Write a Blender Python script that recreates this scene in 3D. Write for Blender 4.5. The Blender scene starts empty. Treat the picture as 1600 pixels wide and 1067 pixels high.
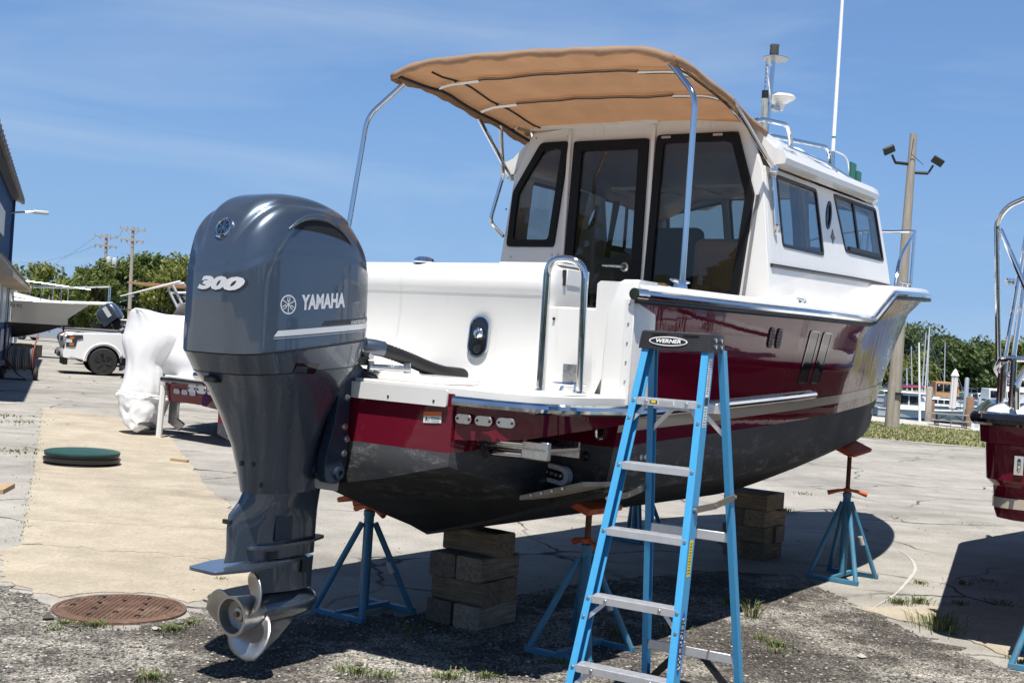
import bpy, bmesh, math, random
import numpy as np
from mathutils import Vector as V, Matrix as M
from mathutils.geometry import tessellate_polygon
from mathutils.bvhtree import BVHTree
from mathutils import noise as mnoise
R = math.radians
SC = bpy.context.scene
COL = SC.collection
random.seed(7)

# ---------------------------------------------------------------- camera, sky, sun, exposure
CAM_H, FOC, ROLL, VH = 1.62, 1922.0, R(3.75), 8.0
cam = bpy.data.cameras.new('camera')
cam.sensor_width = 36.0
cam.lens = 36.0 * FOC / 1600.0
cam.clip_start, cam.clip_end = 0.05, 3000
cam_o = bpy.data.objects.new('camera', cam)
COL.objects.link(cam_o)
cam_o.matrix_world = M.Translation((0, 0, CAM_H)) @ M.Rotation(R(90) + VH / FOC, 4, 'X') @ M.Rotation(ROLL, 4, 'Z')
SC.camera = cam_o
SC.render.resolution_x, SC.render.resolution_y = 1024, 682

SUN_EL, SUN_SHIFT = R(69), V((0.03, 0.34))       # shadows fall straight away from the camera
to_sun = V((-SUN_SHIFT.x, -SUN_SHIFT.y, 0)).normalized() * math.cos(SUN_EL) + V((0, 0, math.sin(SUN_EL)))
w = bpy.data.worlds.new('World'); SC.world = w; w.use_nodes = True
nt = w.node_tree; nt.nodes.clear()
sky = nt.nodes.new('ShaderNodeTexSky'); sky.sky_type = 'NISHITA'; sky.sun_disc = False
sky.sun_elevation = SUN_EL
sky.sun_rotation = math.atan2(to_sun.x, to_sun.y)
sky.altitude = 3000; sky.air_density = 0.7; sky.dust_density = 1.2; sky.ozone_density = 4.8
bg = nt.nodes.new('ShaderNodeBackground'); bg.inputs[1].default_value = 0.090
outw = nt.nodes.new('ShaderNodeOutputWorld')
tc = nt.nodes.new('ShaderNodeTexCoord')
mp = nt.nodes.new('ShaderNodeMapping'); mp.inputs['Scale'].default_value = (1.0, 1.0, 5.5)
mp.inputs['Rotation'].default_value = (0, R(6), 0); mp.inputs['Location'].default_value = (0.35, 0.0, 0.9)
nz = nt.nodes.new('ShaderNodeTexNoise'); nz.inputs['Scale'].default_value = 1.7; nz.inputs['Detail'].default_value = 7
nz.inputs['Roughness'].default_value = 0.55; nz.inputs['Distortion'].default_value = 0.6
cr = nt.nodes.new('ShaderNodeValToRGB')
cr.color_ramp.elements[0].position = 0.47; cr.color_ramp.elements[0].color = (0, 0, 0, 1)
cr.color_ramp.elements[1].position = 0.80; cr.color_ramp.elements[1].color = (0.42, 0.42, 0.42, 1)
mx = nt.nodes.new('ShaderNodeMixRGB'); mx.inputs[2].default_value = (5.2, 5.6, 6.3, 1)
L = nt.links.new
sp = nt.nodes.new('ShaderNodeSeparateXYZ'); L(tc.outputs['Generated'], sp.inputs[0])
def wmath(op, a, b):
    q = nt.nodes.new('ShaderNodeMath'); q.operation = op
    for i, x in enumerate((a, b)):
        if hasattr(x, 'is_linked'): L(x, q.inputs[i])
        else: q.inputs[i].default_value = x
    return q.outputs[0]
wz = wmath('MAXIMUM', sp.outputs[2], 0.0)                     # an even, clear sky all round: no bright band at the horizon
wzz = wmath('ADD', wmath('ADD', wmath('MULTIPLY', wz, .15), .09), wmath('MULTIPLY', wmath('POWER', wz, 3.0), .76))
cbz = nt.nodes.new('ShaderNodeCombineXYZ'); L(sp.outputs[0], cbz.inputs[0]); L(sp.outputs[1], cbz.inputs[1]); L(wzz, cbz.inputs[2])
nmz = nt.nodes.new('ShaderNodeVectorMath'); nmz.operation = 'NORMALIZE'; L(cbz.outputs[0], nmz.inputs[0]); L(nmz.outputs[0], sky.inputs[0])
L(tc.outputs['Generated'], mp.inputs[0]); L(mp.outputs[0], nz.inputs[0]); L(nz.outputs[0], cr.inputs[0])
hzr = nt.nodes.new('ShaderNodeMapRange'); hzr.inputs[1].default_value = 0.0; hzr.inputs[2].default_value = .20; hzr.inputs[3].default_value = .55; hzr.inputs[4].default_value = 0.0; L(wz, hzr.inputs[0])
hzm = nt.nodes.new('ShaderNodeMixRGB'); hzm.inputs[2].default_value = (2.95, 4.15, 5.6, 1); L(hzr.outputs[0], hzm.inputs[0]); L(sky.outputs[0], hzm.inputs[1])
L(cr.outputs[0], mx.inputs[0]); L(hzm.outputs[0], mx.inputs[1]); tn = nt.nodes.new('ShaderNodeMixRGB'); tn.blend_type = 'MULTIPLY'; tn.inputs[0].default_value = 1; tn.inputs[2].default_value = (.94, 1.0, 1.0, 1); L(mx.outputs[0], tn.inputs[1]); L(tn.outputs[0], bg.inputs[0]); L(bg.outputs[0], outw.inputs[0])
sun = bpy.data.lights.new('sun', 'SUN'); sun.energy = 5.0; sun.angle = R(0.53); sun.color = (1.0, 0.955, 0.89)
sun_o = bpy.data.objects.new('sun', sun); COL.objects.link(sun_o)
sun_o.rotation_euler = to_sun.to_track_quat('Z', 'Y').to_euler()
sun_o.location = (0, -20, 40)
SC.view_settings.view_transform = 'Standard'; SC.view_settings.look = 'None'
SC.view_settings.exposure = 0.60; SC.view_settings.gamma = 1.0
SC.view_settings.use_curve_mapping = False
SC.cycles.max_bounces = 8; SC.cycles.transparent_max_bounces = 12; SC.cycles.glossy_bounces = 5
SC.cycles.use_denoising = True; SC.cycles.caustics_reflective = False; SC.cycles.caustics_refractive = False

# ---------------------------------------------------------------- placing by sight line: real distance along a ray from the viewpoint
_c, _s = math.cos(ROLL), math.sin(ROLL)
def at(px, py, Y=None, z=None):
    dx, dy = px - 800.0, py - 533.5
    u = dx * _c + dy * _s; v = -dx * _s + dy * _c
    d = V((u / FOC, 1.0, -(v - VH) / FOC))
    t = Y if Y is not None else (z - CAM_H) / d.z
    return V((0, 0, CAM_H)) + d * t

# ---------------------------------------------------------------- materials
MATS = {}
def nodes_of(name):
    m = bpy.data.materials.new(name); m.use_nodes = True
    n = m.node_tree.nodes; n.clear()
    o = n.new('ShaderNodeOutputMaterial'); b = n.new('ShaderNodeBsdfPrincipled')
    m.node_tree.links.new(b.outputs[0], o.inputs[0])
    return m, n, m.node_tree.links.new, b, o
def noise(n, l, scale, detail=4, rough=.55, vec=None, dist=0, coord='Object', stretch=None):
    t = n.new('ShaderNodeTexCoord'); x = n.new('ShaderNodeTexNoise')
    x.inputs['Scale'].default_value = scale; x.inputs['Detail'].default_value = detail
    x.inputs['Roughness'].default_value = rough; x.inputs['Distortion'].default_value = dist
    if stretch:
        mpn = n.new('ShaderNodeMapping'); mpn.inputs['Scale'].default_value = stretch
        l(t.outputs[coord], mpn.inputs[0]); l(mpn.outputs[0], x.inputs[0])
    else:
        l(t.outputs[coord], x.inputs[0])
    return x
def ramp(n, l, src, stops):
    r = n.new('ShaderNodeValToRGB'); e = r.color_ramp.elements
    while len(e) < len(stops): e.new(0.5)
    for i, (p, c) in enumerate(stops):
        e[i].position = p
        e[i].color = (c, c, c, 1) if not hasattr(c, '__len__') else (*c[:3], 1)
    l(src, r.inputs[0]); return r
def mixc(n, l, fac, a, b, mode='MIX'):
    m = n.new('ShaderNodeMixRGB'); m.blend_type = mode
    for i, x in ((0, fac), (1, a), (2, b)):
        if hasattr(x, 'is_linked') or hasattr(x, 'links'): l(x, m.inputs[i])
        elif i == 0: m.inputs[0].default_value = x
        else: m.inputs[i].default_value = (*x[:3], 1)
    return m
def mat(name, col, rough=.5, metal=0., coat=0., bump=0., bscale=60., var=0., vscale=4., stretch=None, rvar=0., spec=.5, emit=None, coatr=.03, dirt=None):
    if name in MATS: return MATS[name]
    m, n, l, b, o = nodes_of(name)
    b.inputs['Base Color'].default_value = (*col, 1); b.inputs['Roughness'].default_value = rough
    b.inputs['Metallic'].default_value = metal; b.inputs['Coat Weight'].default_value = coat
    b.inputs['Coat Roughness'].default_value = coatr; b.inputs['Specular IOR Level'].default_value = spec
    cur = None
    if var:
        x = noise(n, l, vscale, 6, .6, stretch=stretch)
        r = ramp(n, l, x.outputs[0], [(.25, 1 - var), (.75, 1 + var)])
        k = mixc(n, l, 1.0, col, r.outputs[0], 'MULTIPLY'); cur = k.outputs[0]
    if dirt:
        x2 = noise(n, l, dirt[1], 8, .65, stretch=dirt[3] if len(dirt) > 3 else None)
        r2 = ramp(n, l, x2.outputs[0], [(dirt[2], 0), (dirt[2] + .14, 1)])
        k = mixc(n, l, r2.outputs[0], cur if cur else col, dirt[0]); cur = k.outputs[0]
    if cur: l(cur, b.inputs['Base Color'])
    if rvar:
        x = noise(n, l, vscale * 2.3, 5, .6)
        r = ramp(n, l, x.outputs[0], [(.3, max(0.01, rough - rvar)), (.75, min(1, rough + rvar))])
        l(r.outputs[0], b.inputs['Roughness'])
    if bump:
        x = noise(n, l, bscale, 5, .6, stretch=stretch); bp = n.new('ShaderNodeBump')
        bp.inputs['Strength'].default_value = bump; bp.inputs['Distance'].default_value = .01
        l(x.outputs[0], bp.inputs['Height']); l(bp.outputs[0], b.inputs['Normal'])
    if emit:
        b.inputs['Emission Color'].default_value = (*emit[0], 1); b.inputs['Emission Strength'].default_value = emit[1]
    MATS[name] = m; return m
def glass(name, tint, refl=1.0):
    if name in MATS: return MATS[name]
    m, n, l, b, o = nodes_of(name); n.remove(b)
    t = n.new('ShaderNodeBsdfTransparent'); t.inputs[0].default_value = (*tint, 1)
    g = n.new('ShaderNodeBsdfGlossy'); g.inputs['Roughness'].default_value = .01; g.inputs[0].default_value = (refl, refl, refl, 1)
    lw = n.new('ShaderNodeLayerWeight'); pw = n.new('ShaderNodeMath'); pw.operation = 'POWER'; pw.inputs[1].default_value = 5; l(lw.outputs['Facing'], pw.inputs[0])
    f = n.new('ShaderNodeMath'); f.operation = 'MULTIPLY_ADD'; f.inputs[1].default_value = .97; f.inputs[2].default_value = .03; l(pw.outputs[0], f.inputs[0])
    x = n.new('ShaderNodeMixShader'); l(f.outputs[0], x.inputs[0]); l(t.outputs[0], x.inputs[1]); l(g.outputs[0], x.inputs[2])
    l(x.outputs[0], o.inputs[0]); MATS[name] = m; return m

white = mat('white_gelcoat', (.72, .715, .695), .28, coat=.5, var=.03, vscale=3, bump=.03, bscale=3, dirt=((.60, .585, .55), 2.6, .60, (5, 5, .45)))
deckw = mat('deck_white', (.74, .735, .71), .45, var=.05, vscale=6, bump=.15, bscale=300)
chrome = mat('polished_stainless', (.72, .73, .74), .09, 1.0, rvar=.03, vscale=9)
steel = mat('brushed_steel', (.55, .56, .57), .3, 1.0, rvar=.08, vscale=20)
alum = mat('aluminium', (.72, .73, .75), .42, .75, rvar=.1, vscale=25, var=.08)
black = mat('black_plastic', (.012, .012, .013), .42, rvar=.08, vscale=20)
rubber = mat('black_rubber', (.018, .018, .018), .75, bump=.2, bscale=90)
blackgloss = mat('black_gloss', (.008, .008, .01), .08, coat=.6)
maroon = mat('maroon_gelcoat', (.125, .006, .019), .22, coat=1.0, coatr=.015, var=.06, vscale=2, spec=.0)
[q for q in maroon.node_tree.nodes if q.type == 'BSDF_PRINCIPLED'][0].inputs['Coat IOR'].default_value = 1.38
def wavy(m, lo, hi, x0, x1):
    """gelcoat that is less fair towards the bow: rippled reflections"""
    n, l = m.node_tree.nodes, m.node_tree.links.new; b = [q for q in n if q.type == 'BSDF_PRINCIPLED'][0]
    a1 = noise(n, l, 3.2, 3, .5, stretch=(3, 3, .55)); a2 = noise(n, l, 1.1, 2, .5)
    k = mixc(n, l, .5, a1.outputs[0], a2.outputs[0]); t = n.new('ShaderNodeTexCoord'); s_ = n.new('ShaderNodeSeparateXYZ'); l(t.outputs['Object'], s_.inputs[0])
    r = n.new('ShaderNodeMapRange'); r.inputs[1].default_value = x0; r.inputs[2].default_value = x1; r.inputs[3].default_value = lo; r.inputs[4].default_value = hi; l(s_.outputs[0], r.inputs[0])
    bp = n.new('ShaderNodeBump'); bp.inputs['Distance'].default_value = .045; l(r.outputs[0], bp.inputs['Strength']); l(k.outputs[0], bp.inputs['Height']); l(bp.outputs[0], b.inputs['Coat Normal'])
wavy(maroon, .05, .75, 3.0, 6.5)
winglass = glass('tinted_glass', (.76, .78, .80))
darkglass = glass('dark_tinted_glass', (.74, .72, .69))
clearglass = glass('clear_glass', (.75, .8, .8))
mirrorglass = mat('dark_window', (.010, .012, .015), .06, spec=.45)

# ---------------------------------------------------------------- mesh building
class MB:
    def __init__(s): s.v = []; s.f = []; s.mi = []; s.cur = 0
    def add(s, vs, fs):
        o = len(s.v); s.v.extend([tuple(p) for p in vs]); s.f.extend([tuple(i + o for i in f) for f in fs]); s.mi.extend([s.cur] * len(fs)); return s
    def box(s, c, d, rot=None, taper=1.0):
        hx, hy, hz = d[0] / 2, d[1] / 2, d[2] / 2
        vs = [V((x * hx * (taper if z > 0 else 1), y * hy * (taper if z > 0 else 1), z * hz)) for z in (-1, 1) for x, y in ((-1, -1), (1, -1), (1, 1), (-1, 1))]
        if rot is not None:
            m = M.Rotation(rot, 3, 'Z') if isinstance(rot, (int, float)) else rot
            vs = [m @ p for p in vs]
        c = V(c)
        return s.add([p + c for p in vs], [(3, 2, 1, 0), (4, 5, 6, 7), (0, 1, 5, 4), (1, 2, 6, 5), (2, 3, 7, 6), (3, 0, 4, 7)])
    def bar(s, p, q, w, h, up=(0, 0, 1), w2=None, h2=None):
        p, q = V(p), V(q); d = (q - p).normalized(); sx = d.cross(V(up))
        if sx.length < 1e-4: sx = d.cross(V((0, 1, 0)))
        sx.normalize(); u = sx.cross(d); vs = []
        for c, ww, hh in ((p, w, h), (q, w2 or w, h2 or h)):
            for a, b in ((-1, -1), (1, -1), (1, 1), (-1, 1)): vs.append(c + sx * a * ww / 2 + u * b * hh / 2)
        return s.add(vs, [(3, 2, 1, 0), (4, 5, 6, 7), (0, 1, 5, 4), (1, 2, 6, 5), (2, 3, 7, 6), (3, 0, 4, 7)])
    def loft(s, rings, close=True, cap0=True, cap1=True):
        n = len(rings[0]); vs = [p for r in rings for p in r]; fs = []
        m = n if close else n - 1
        for i in range(len(rings) - 1):
            for j in range(m):
                k = (j + 1) % n
                fs.append((i * n + j, i * n + k, (i + 1) * n + k, (i + 1) * n + j))
        if cap0: fs.append(tuple(range(n - 1, -1, -1)))
        if cap1: fs.append(tuple((len(rings) - 1) * n + j for j in range(n)))
        return s.add(vs, fs)
    def tube(s, path, r, seg=8, cap=True, closed=False, flat=None):
        path = [V(p) for p in path]; n = len(path); rings = []; prev = None
        for i, p in enumerate(path):
            a = path[i - 1] if (i > 0 or closed) else path[0]; b = path[(i + 1) % n] if (i < n - 1 or closed) else path[-1]
            d = (b - a).normalized()
            if prev is None:
                up = V((0, 0, 1)) if abs(d.z) < .9 else V((1, 0, 0)); x = d.cross(up).normalized()
            else:
                x = prev - d * prev.dot(d)
                x = x.normalized() if x.length > 1e-6 else d.orthogonal().normalized()
            prev = x; y = d.cross(x); rr = r[i] if hasattr(r, '__len__') else r
            fl = flat or 1.0
            rings.append([p + x * (math.cos(2 * math.pi * k / seg) * rr) + y * (math.sin(2 * math.pi * k / seg) * rr * fl) for k in range(seg)])
        if closed: rings.append(rings[0]); cap = False
        return s.loft(rings, True, cap, cap)
    def cyl(s, p, q, r, r2=None, seg=16): return s.tube([p, q], [r, r if r2 is None else r2], seg)
    def lathe(s, prof, o=(0, 0, 0), axis=(0, 0, 1), seg=24, cap=True):
        o = V(o); ax = V(axis).normalized(); x = ax.orthogonal().normalized(); y = ax.cross(x)
        rings = [[o + ax * z + (x * math.cos(2 * math.pi * k / seg) + y * math.sin(2 * math.pi * k / seg)) * max(r, 1e-5) for k in range(seg)] for r, z in prof]
        return s.loft(rings, True, cap, cap)
    def ball(s, c, r, seg=16, rings=10):
        rx, ry, rz = r if hasattr(r, '__len__') else (r, r, r); c = V(c); rr = []
        for i in range(rings + 1):
            t = -math.pi / 2 + math.pi * i / rings; k = max(math.cos(t), 1e-4)
            rr.append([c + V((rx * k * math.cos(2 * math.pi * j / seg), ry * k * math.sin(2 * math.pi * j / seg), rz * math.sin(t))) for j in range(seg)])
        return s.loft(rr)
    def plate(s, outer, holes=(), th=.02, fr=None):
        """polygon (2D) with holes, extruded by th along local z, placed by fr(x, y, z) -> point"""
        fr = fr or (lambda x, y, z: (x, y, z))
        loops = [list(outer)] + [list(h) for h in holes]
        tris = tessellate_polygon([[V((x, y, 0)) for x, y in lp] for lp in loops])
        flat = [p for lp in loops for p in lp]; n = len(flat)
        vs = [fr(x, y, 0) for x, y in flat] + [fr(x, y, th) for x, y in flat]; fs = []
        for a, b, c in tris:
            fs.append((a, c, b)); fs.append((a + n, b + n, c + n))
        o = 0
        for lp in loops:
            k = len(lp)
            for i in range(k):
                j = (i + 1) % k; fs.append((o + i, o + j, n + o + j, n + o + i))
            o += k
        return s.add(vs, fs)
    def xf(s, m):
        s.v = [tuple(m @ V(p)) for p in s.v]; return s
    def mirror(s):
        n = len(s.v); s.v += [(x, -y, z) for x, y, z in s.v]; s.f += [tuple(reversed([i + n for i in f])) for f in s.f]; s.mi += s.mi; return s
    def build(s, name, mats, parent=None, smooth=True, angle=35, bevel=0, bseg=2, loc=None, rz=None, fix=True, sub=0, solid=0):
        me = bpy.data.meshes.new(name); me.from_pydata([tuple(p) for p in s.v], [], s.f)
        if fix:
            bm = bmesh.new(); bm.from_mesh(me); bmesh.ops.recalc_face_normals(bm, faces=bm.faces); bm.to_mesh(me); bm.free()
        if not isinstance(mats, (list, tuple)): mats = [mats]
        for m in mats: me.materials.append(m)
        if len(mats) > 1: me.polygons.foreach_set('material_index', s.mi)
        if smooth:
            me.polygons.foreach_set('use_smooth', [True] * len(me.polygons))
            if angle < 180: me.set_sharp_from_angle(angle=R(angle))
        me.update()
        o = bpy.data.objects.new(name, me); COL.objects.link(o)
        if parent: o.parent = parent
        if loc is not None: o.location = loc
        if rz is not None: o.rotation_euler = (0, 0, rz)
        if solid:
            q = o.modifiers.new('s', 'SOLIDIFY'); q.thickness = solid; q.offset = 0
        if bevel:
            q = o.modifiers.new('b', 'BEVEL'); q.width = bevel; q.segments = bseg; q.limit_method = 'ANGLE'; q.angle_limit = R(40); q.harden_normals = False
        if sub:
            q = o.modifiers.new('u', 'SUBSURF'); q.levels = sub; q.render_levels = sub
        return o
def thing(name, label, cat, loc=(0, 0, 0), rz=0, group=None):
    o = bpy.data.objects.new(name, None); COL.objects.link(o); o.location = loc; o.rotation_euler = (0, 0, rz)
    o.empty_display_size = .2
    return tag(o, label, cat, group)
def tag(o, label=None, cat=None, group=None, kind=None):
    for k, x in (('label', label), ('category', cat), ('group', group), ('kind', kind)):
        if x: o[k] = x
    return o
def copy_tree(o, parent=None):
    c = o.copy(); COL.objects.link(c); c.parent = parent
    for ch in list(o.children): copy_tree(ch, c)
    return c
def bend(pts, r=.1, n=6):
    """polyline with its corners rounded"""
    pts = [V(p) for p in pts]; out = [pts[0]]
    for i in range(1, len(pts) - 1):
        a, b, c = pts[i - 1], pts[i], pts[i + 1]
        k = min(r, (a - b).length * .48, (c - b).length * .48)
        p, q = b + (a - b).normalized() * k, b + (c - b).normalized() * k
        for j in range(n + 1):
            t = j / n; out.append(p * (1 - t) ** 2 + b * 2 * t * (1 - t) + q * t * t)
    out.append(pts[-1]); return out
def crom(xs, ys, x):
    """smooth interpolation through points"""
    if x <= xs[0]: return ys[0]
    if x >= xs[-1]: return ys[-1]
    i = max(k for k in range(len(xs) - 1) if xs[k] <= x)
    def sl(k):
        if k == 0: return (ys[1] - ys[0]) / (xs[1] - xs[0])
        if k == len(xs) - 1: return (ys[-1] - ys[-2]) / (xs[-1] - xs[-2])
        d0, d1 = (ys[k] - ys[k - 1]) / (xs[k] - xs[k - 1]), (ys[k + 1] - ys[k]) / (xs[k + 1] - xs[k])
        return 0 if d0 * d1 <= 0 else 2 * d0 * d1 / (d0 + d1)
    hh = xs[i + 1] - xs[i]; t = (x - xs[i]) / hh
    return ((2 * t ** 3 - 3 * t ** 2 + 1) * ys[i] + (t ** 3 - 2 * t ** 2 + t) * hh * sl(i) + (-2 * t ** 3 + 3 * t ** 2) * ys[i + 1] + (t ** 3 - t ** 2) * hh * sl(i + 1))
def sstep(a, b, x):
    t = min(1, max(0, (x - a) / (b - a))); return t * t * (3 - 2 * t)
def rrect(x0, y0, x1, y1, r, n=5):
    out = []
    for cx, cy, a0 in ((x1 - r, y0 + r, -90), (x1 - r, y1 - r, 0), (x0 + r, y1 - r, 90), (x0 + r, y0 + r, 180)):
        for i in range(n + 1):
            t = R(a0 + 90 * i / n); out.append((cx + r * math.cos(t), cy + r * math.sin(t)))
    return out
def rpoly(pts, r, n=4):
    """closed 2D polygon with rounded corners"""
    out = []; k = len(pts)
    for i in range(k):
        a, b, c = V(pts[i - 1]), V(pts[i]), V(pts[(i + 1) % k])
        rr = min(r, (a - b).length * .45, (c - b).length * .45)
        p, q = b + (a - b).normalized() * rr, b + (c - b).normalized() * rr
        for j in range(n + 1):
            t = j / n; e = p * (1 - t) ** 2 + b * 2 * t * (1 - t) + q * t * t; out.append((e.x, e.y))
    return out
def inset(pts, d):
    """shrink a convex-ish polygon by d"""
    area = sum(pts[i - 1][0] * pts[i][1] - pts[i][0] * pts[i - 1][1] for i in range(len(pts)))
    sg = 1 if area > 0 else -1; out = []; k = len(pts)
    for i in range(k):
        a, b, c = V(pts[i - 1]), V(pts[i]), V(pts[(i + 1) % k])
        d1, d2 = (b - a).normalized(), (c - b).normalized()
        n1, n2 = V((-d1.y, d1.x)) * sg, V((-d2.y, d2.x)) * sg
        m = (n1 + n2); m = m / max(.3, m.length_squared) * 2
        e = b + m * d; out.append((e.x, e.y))
    return out
def text_mesh(s, size=1.0, bold=0.0, shear=0.0, sx=1.0, space=1.0):
    c = bpy.data.curves.new('lettering', 'FONT'); c.body = s; c.size = size; c.offset = bold; c.shear = shear
    c.align_x = 'CENTER'; c.align_y = 'CENTER'; c.space_character = space; c.resolution_u = 3
    o = bpy.data.objects.new('lettering', c); COL.objects.link(o)
    dg = bpy.context.evaluated_depsgraph_get(); me = bpy.data.meshes.new_from_object(o.evaluated_get(dg))
    vs = [(p.co.x * sx, p.co.y) for p in me.vertices]; fs = [tuple(p.vertices) for p in me.polygons]
    bpy.data.objects.remove(o); bpy.data.meshes.remove(me); bpy.data.curves.remove(c)
    return vs, fs
def ring2d(r0, r1, n=40, c=(0, 0), sx=1, sy=1):
    vs = [(c[0] + r * sx * math.cos(2 * math.pi * k / n), c[1] + r * sy * math.sin(2 * math.pi * k / n)) for r in (r0, r1) for k in range(n)]
    return vs, [(k, (k + 1) % n, n + (k + 1) % n, n + k) for k in range(n)]
def disc2d(r, n=40, c=(0, 0), sx=1, sy=1):
    vs = [(c[0], c[1])] + [(c[0] + r * sx * math.cos(2 * math.pi * k / n), c[1] + r * sy * math.sin(2 * math.pi * k / n)) for k in range(n)]
    return vs, [(0, 1 + k, 1 + (k + 1) % n) for k in range(n)]
def merge2d(*parts):
    vs, fs = [], []
    for v_, f_ in parts:
        o = len(vs); vs += v_; fs += [tuple(i + o for i in f) for f in f_]
    return vs, fs
def fork_emblem(r):
    """ring with three crossed tuning forks"""
    ps = [ring2d(r * .86, r, 36)]
    for k in range(3):
        t = R(90 + 120 * k); cx, sy = math.cos(t), math.sin(t)
        def seg(x0, y0, x1, y1, wd):
            d = V((x1 - x0, y1 - y0)).normalized(); nn = V((-d.y, d.x)) * wd / 2
            q = [(x0 + nn.x, y0 + nn.y), (x0 - nn.x, y0 - nn.y), (x1 - nn.x, y1 - nn.y), (x1 + nn.x, y1 + nn.y)]
            return [(x * cx - y * sy, x * sy + y * cx) for x, y in q], [(0, 1, 2, 3)]
        ps += [seg(-r * .86, 0, r * .38, 0, r * .1), seg(r * .36, -r * .16, r * .36, r * .16, r * .1), seg(r * .34, r * .13, r * .8, r * .13, r * .09), seg(r * .34, -r * .13, r * .8, -r * .13, r * .09)]
    return merge2d(*ps)
def decal(part, fr, mb=None):
    """flat print: 2D mesh -> points by fr(x, y)"""
    mb = mb or MB(); vs, fs = part
    return mb.add([fr(x, y) for x, y in vs], fs)
# ================================================================ ground
def asphalt_mat(name, base, dark, light, crack=1.0, agg=1.0, spots=0.5):
    m, n, l, b, o = nodes_of(name)
    x1 = noise(n, l, .35, 8, .6); x2 = noise(n, l, 2.2, 8, .65); x3 = noise(n, l, 160, 3, .6); x4 = noise(n, l, 38, 4, .7)
    r1 = ramp(n, l, x1.outputs[0], [(.32, dark), (.5, base), (.70, light)])
    x6 = noise(n, l, .9, 6, .6, stretch=(.3, 1.1, 1)); r6 = ramp(n, l, x6.outputs[0], [(.34, .83), (.46, 1.0)])
    r1 = mixc(n, l, 1.0, r1.outputs[0], r6.outputs[0], 'MULTIPLY')
    k1 = mixc(n, l, .55, r1.outputs[0], ramp(n, l, x2.outputs[0], [(.3, .62), (.7, 1.25)]).outputs[0], 'MULTIPLY')
    k2 = mixc(n, l, .8 * agg, k1.outputs[0], ramp(n, l, x3.outputs[0], [(.34, .45), (.5, 1.0), (.66, 1.35)]).outputs[0], 'MULTIPLY')
    k3 = mixc(n, l, .5, k2.outputs[0], ramp(n, l, x4.outputs[0], [(.38, .7), (.62, 1.15)]).outputs[0], 'MULTIPLY')
    # cracks: edges of large distorted cells, only where the slab is tired
    t = n.new('ShaderNodeTexCoord'); nd = n.new('ShaderNodeTexNoise'); nd.inputs['Scale'].default_value = 1.3; nd.inputs['Detail'].default_value = 6
    l(t.outputs['Object'], nd.inputs[0])
    mm = n.new('ShaderNodeMixRGB'); mm.blend_type = 'ADD'; mm.inputs[0].default_value = .55; l(t.outputs['Object'], mm.inputs[1]); l(nd.outputs['Color'], mm.inputs[2])
    vr = n.new('ShaderNodeTexVoronoi'); vr.feature = 'DISTANCE_TO_EDGE'; vr.inputs['Scale'].default_value = .5; l(mm.outputs[0], vr.inputs['Vector'])
    rc = ramp(n, l, vr.outputs['Distance'], [(.0035, 1), (.011, 0)])
    xm = noise(n, l, .8, 3, .5); rm = ramp(n, l, xm.outputs[0], [(.43, 0), (.57, crack)])
    kc = mixc(n, l, 1.0, rc.outputs[0], rm.outputs[0], 'MULTIPLY')
    k4 = mixc(n, l, kc.outputs[0], k3.outputs[0], (.035, .033, .03))
    l(k4.outputs[0], b.inputs['Base Color']); b.inputs['Roughness'].default_value = .92; b.inputs['Specular IOR Level'].default_value = .25
    hs = mixc(n, l, .5, x3.outputs[0], x4.outputs[0]); hs2 = mixc(n, l, kc.outputs[0], hs.outputs[0], (0, 0, 0))
    bp = n.new('ShaderNodeBump'); bp.inputs['Strength'].default_value = .55; bp.inputs['Distance'].default_value = .012; l(hs2.outputs[0], bp.inputs['Height']); l(bp.outputs[0], b.inputs['Normal'])
    MATS[name] = m; return m
asph = asphalt_mat('worn_asphalt', (.325, .309, .278), (.235, .224, .203), (.40, .38, .346))
# the yard ends in a grass bank that falls to a quay, with the harbour below
WLZ = -2.0
def line(p, q, Y=None, z=None, ext=5.0):
    a, b_ = at(*p, Y=Y, z=z), at(*q, Y=Y, z=z); return a, a + (b_ - a) * ext
N0, N1 = line((1270, 676), (1540, 699), z=0); G0, G1 = line((1270, 649), (1540, 674), Y=58); W0, W1 = line((1270, 640), (1540, 668), Y=63.5)
ray = N0 * 1.0; ray.z = 0; ray.normalize(); F0 = N0 + ray * 330
mb = MB(); mb.plate([(-700, -60), (N1.x, -60), (N1.x, N1.y), (N0.x, N0.y), (F0.x, F0.y), (F0.x, 900), (-700, 900)], (), 3.0, lambda x, y, z: (x, y, z - 3.0))
tag(mb.build('ground', asph, smooth=False), 'worn pale asphalt of the boat yard', kind='structure')
wm, n, l, b, o = nodes_of('harbour_water')
b.inputs['Base Color'].default_value = (.05, .075, .085, 1); b.inputs['Roughness'].default_value = .08
xw = noise(n, l, 1.2, 5, .6); bp = n.new('ShaderNodeBump'); bp.inputs['Strength'].default_value = .35; bp.inputs['Distance'].default_value = .1; l(xw.outputs[0], bp.inputs['Height']); l(bp.outputs[0], b.inputs['Normal'])
mb = MB(); mb.plate([(10, 45), (600, 45), (600, 225), (40, 225)], (), .2, lambda x, y, z: (x, y, WLZ - .2 + z)); tag(mb.build('water', wm, smooth=False), 'calm harbour water beyond the quay', kind='structure')
mb = MB(); mb.plate([(40, 214), (700, 214), (700, 800), (40, 800)], (), .9, lambda x, y, z: (x, y, WLZ - .3 + z))
tag(mb.build('far_bank', mat('bank_grass', (.10, .14, .05), .95, var=.3, vscale=.2), smooth=False), 'grassy far bank of the harbour', kind='structure')
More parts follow.
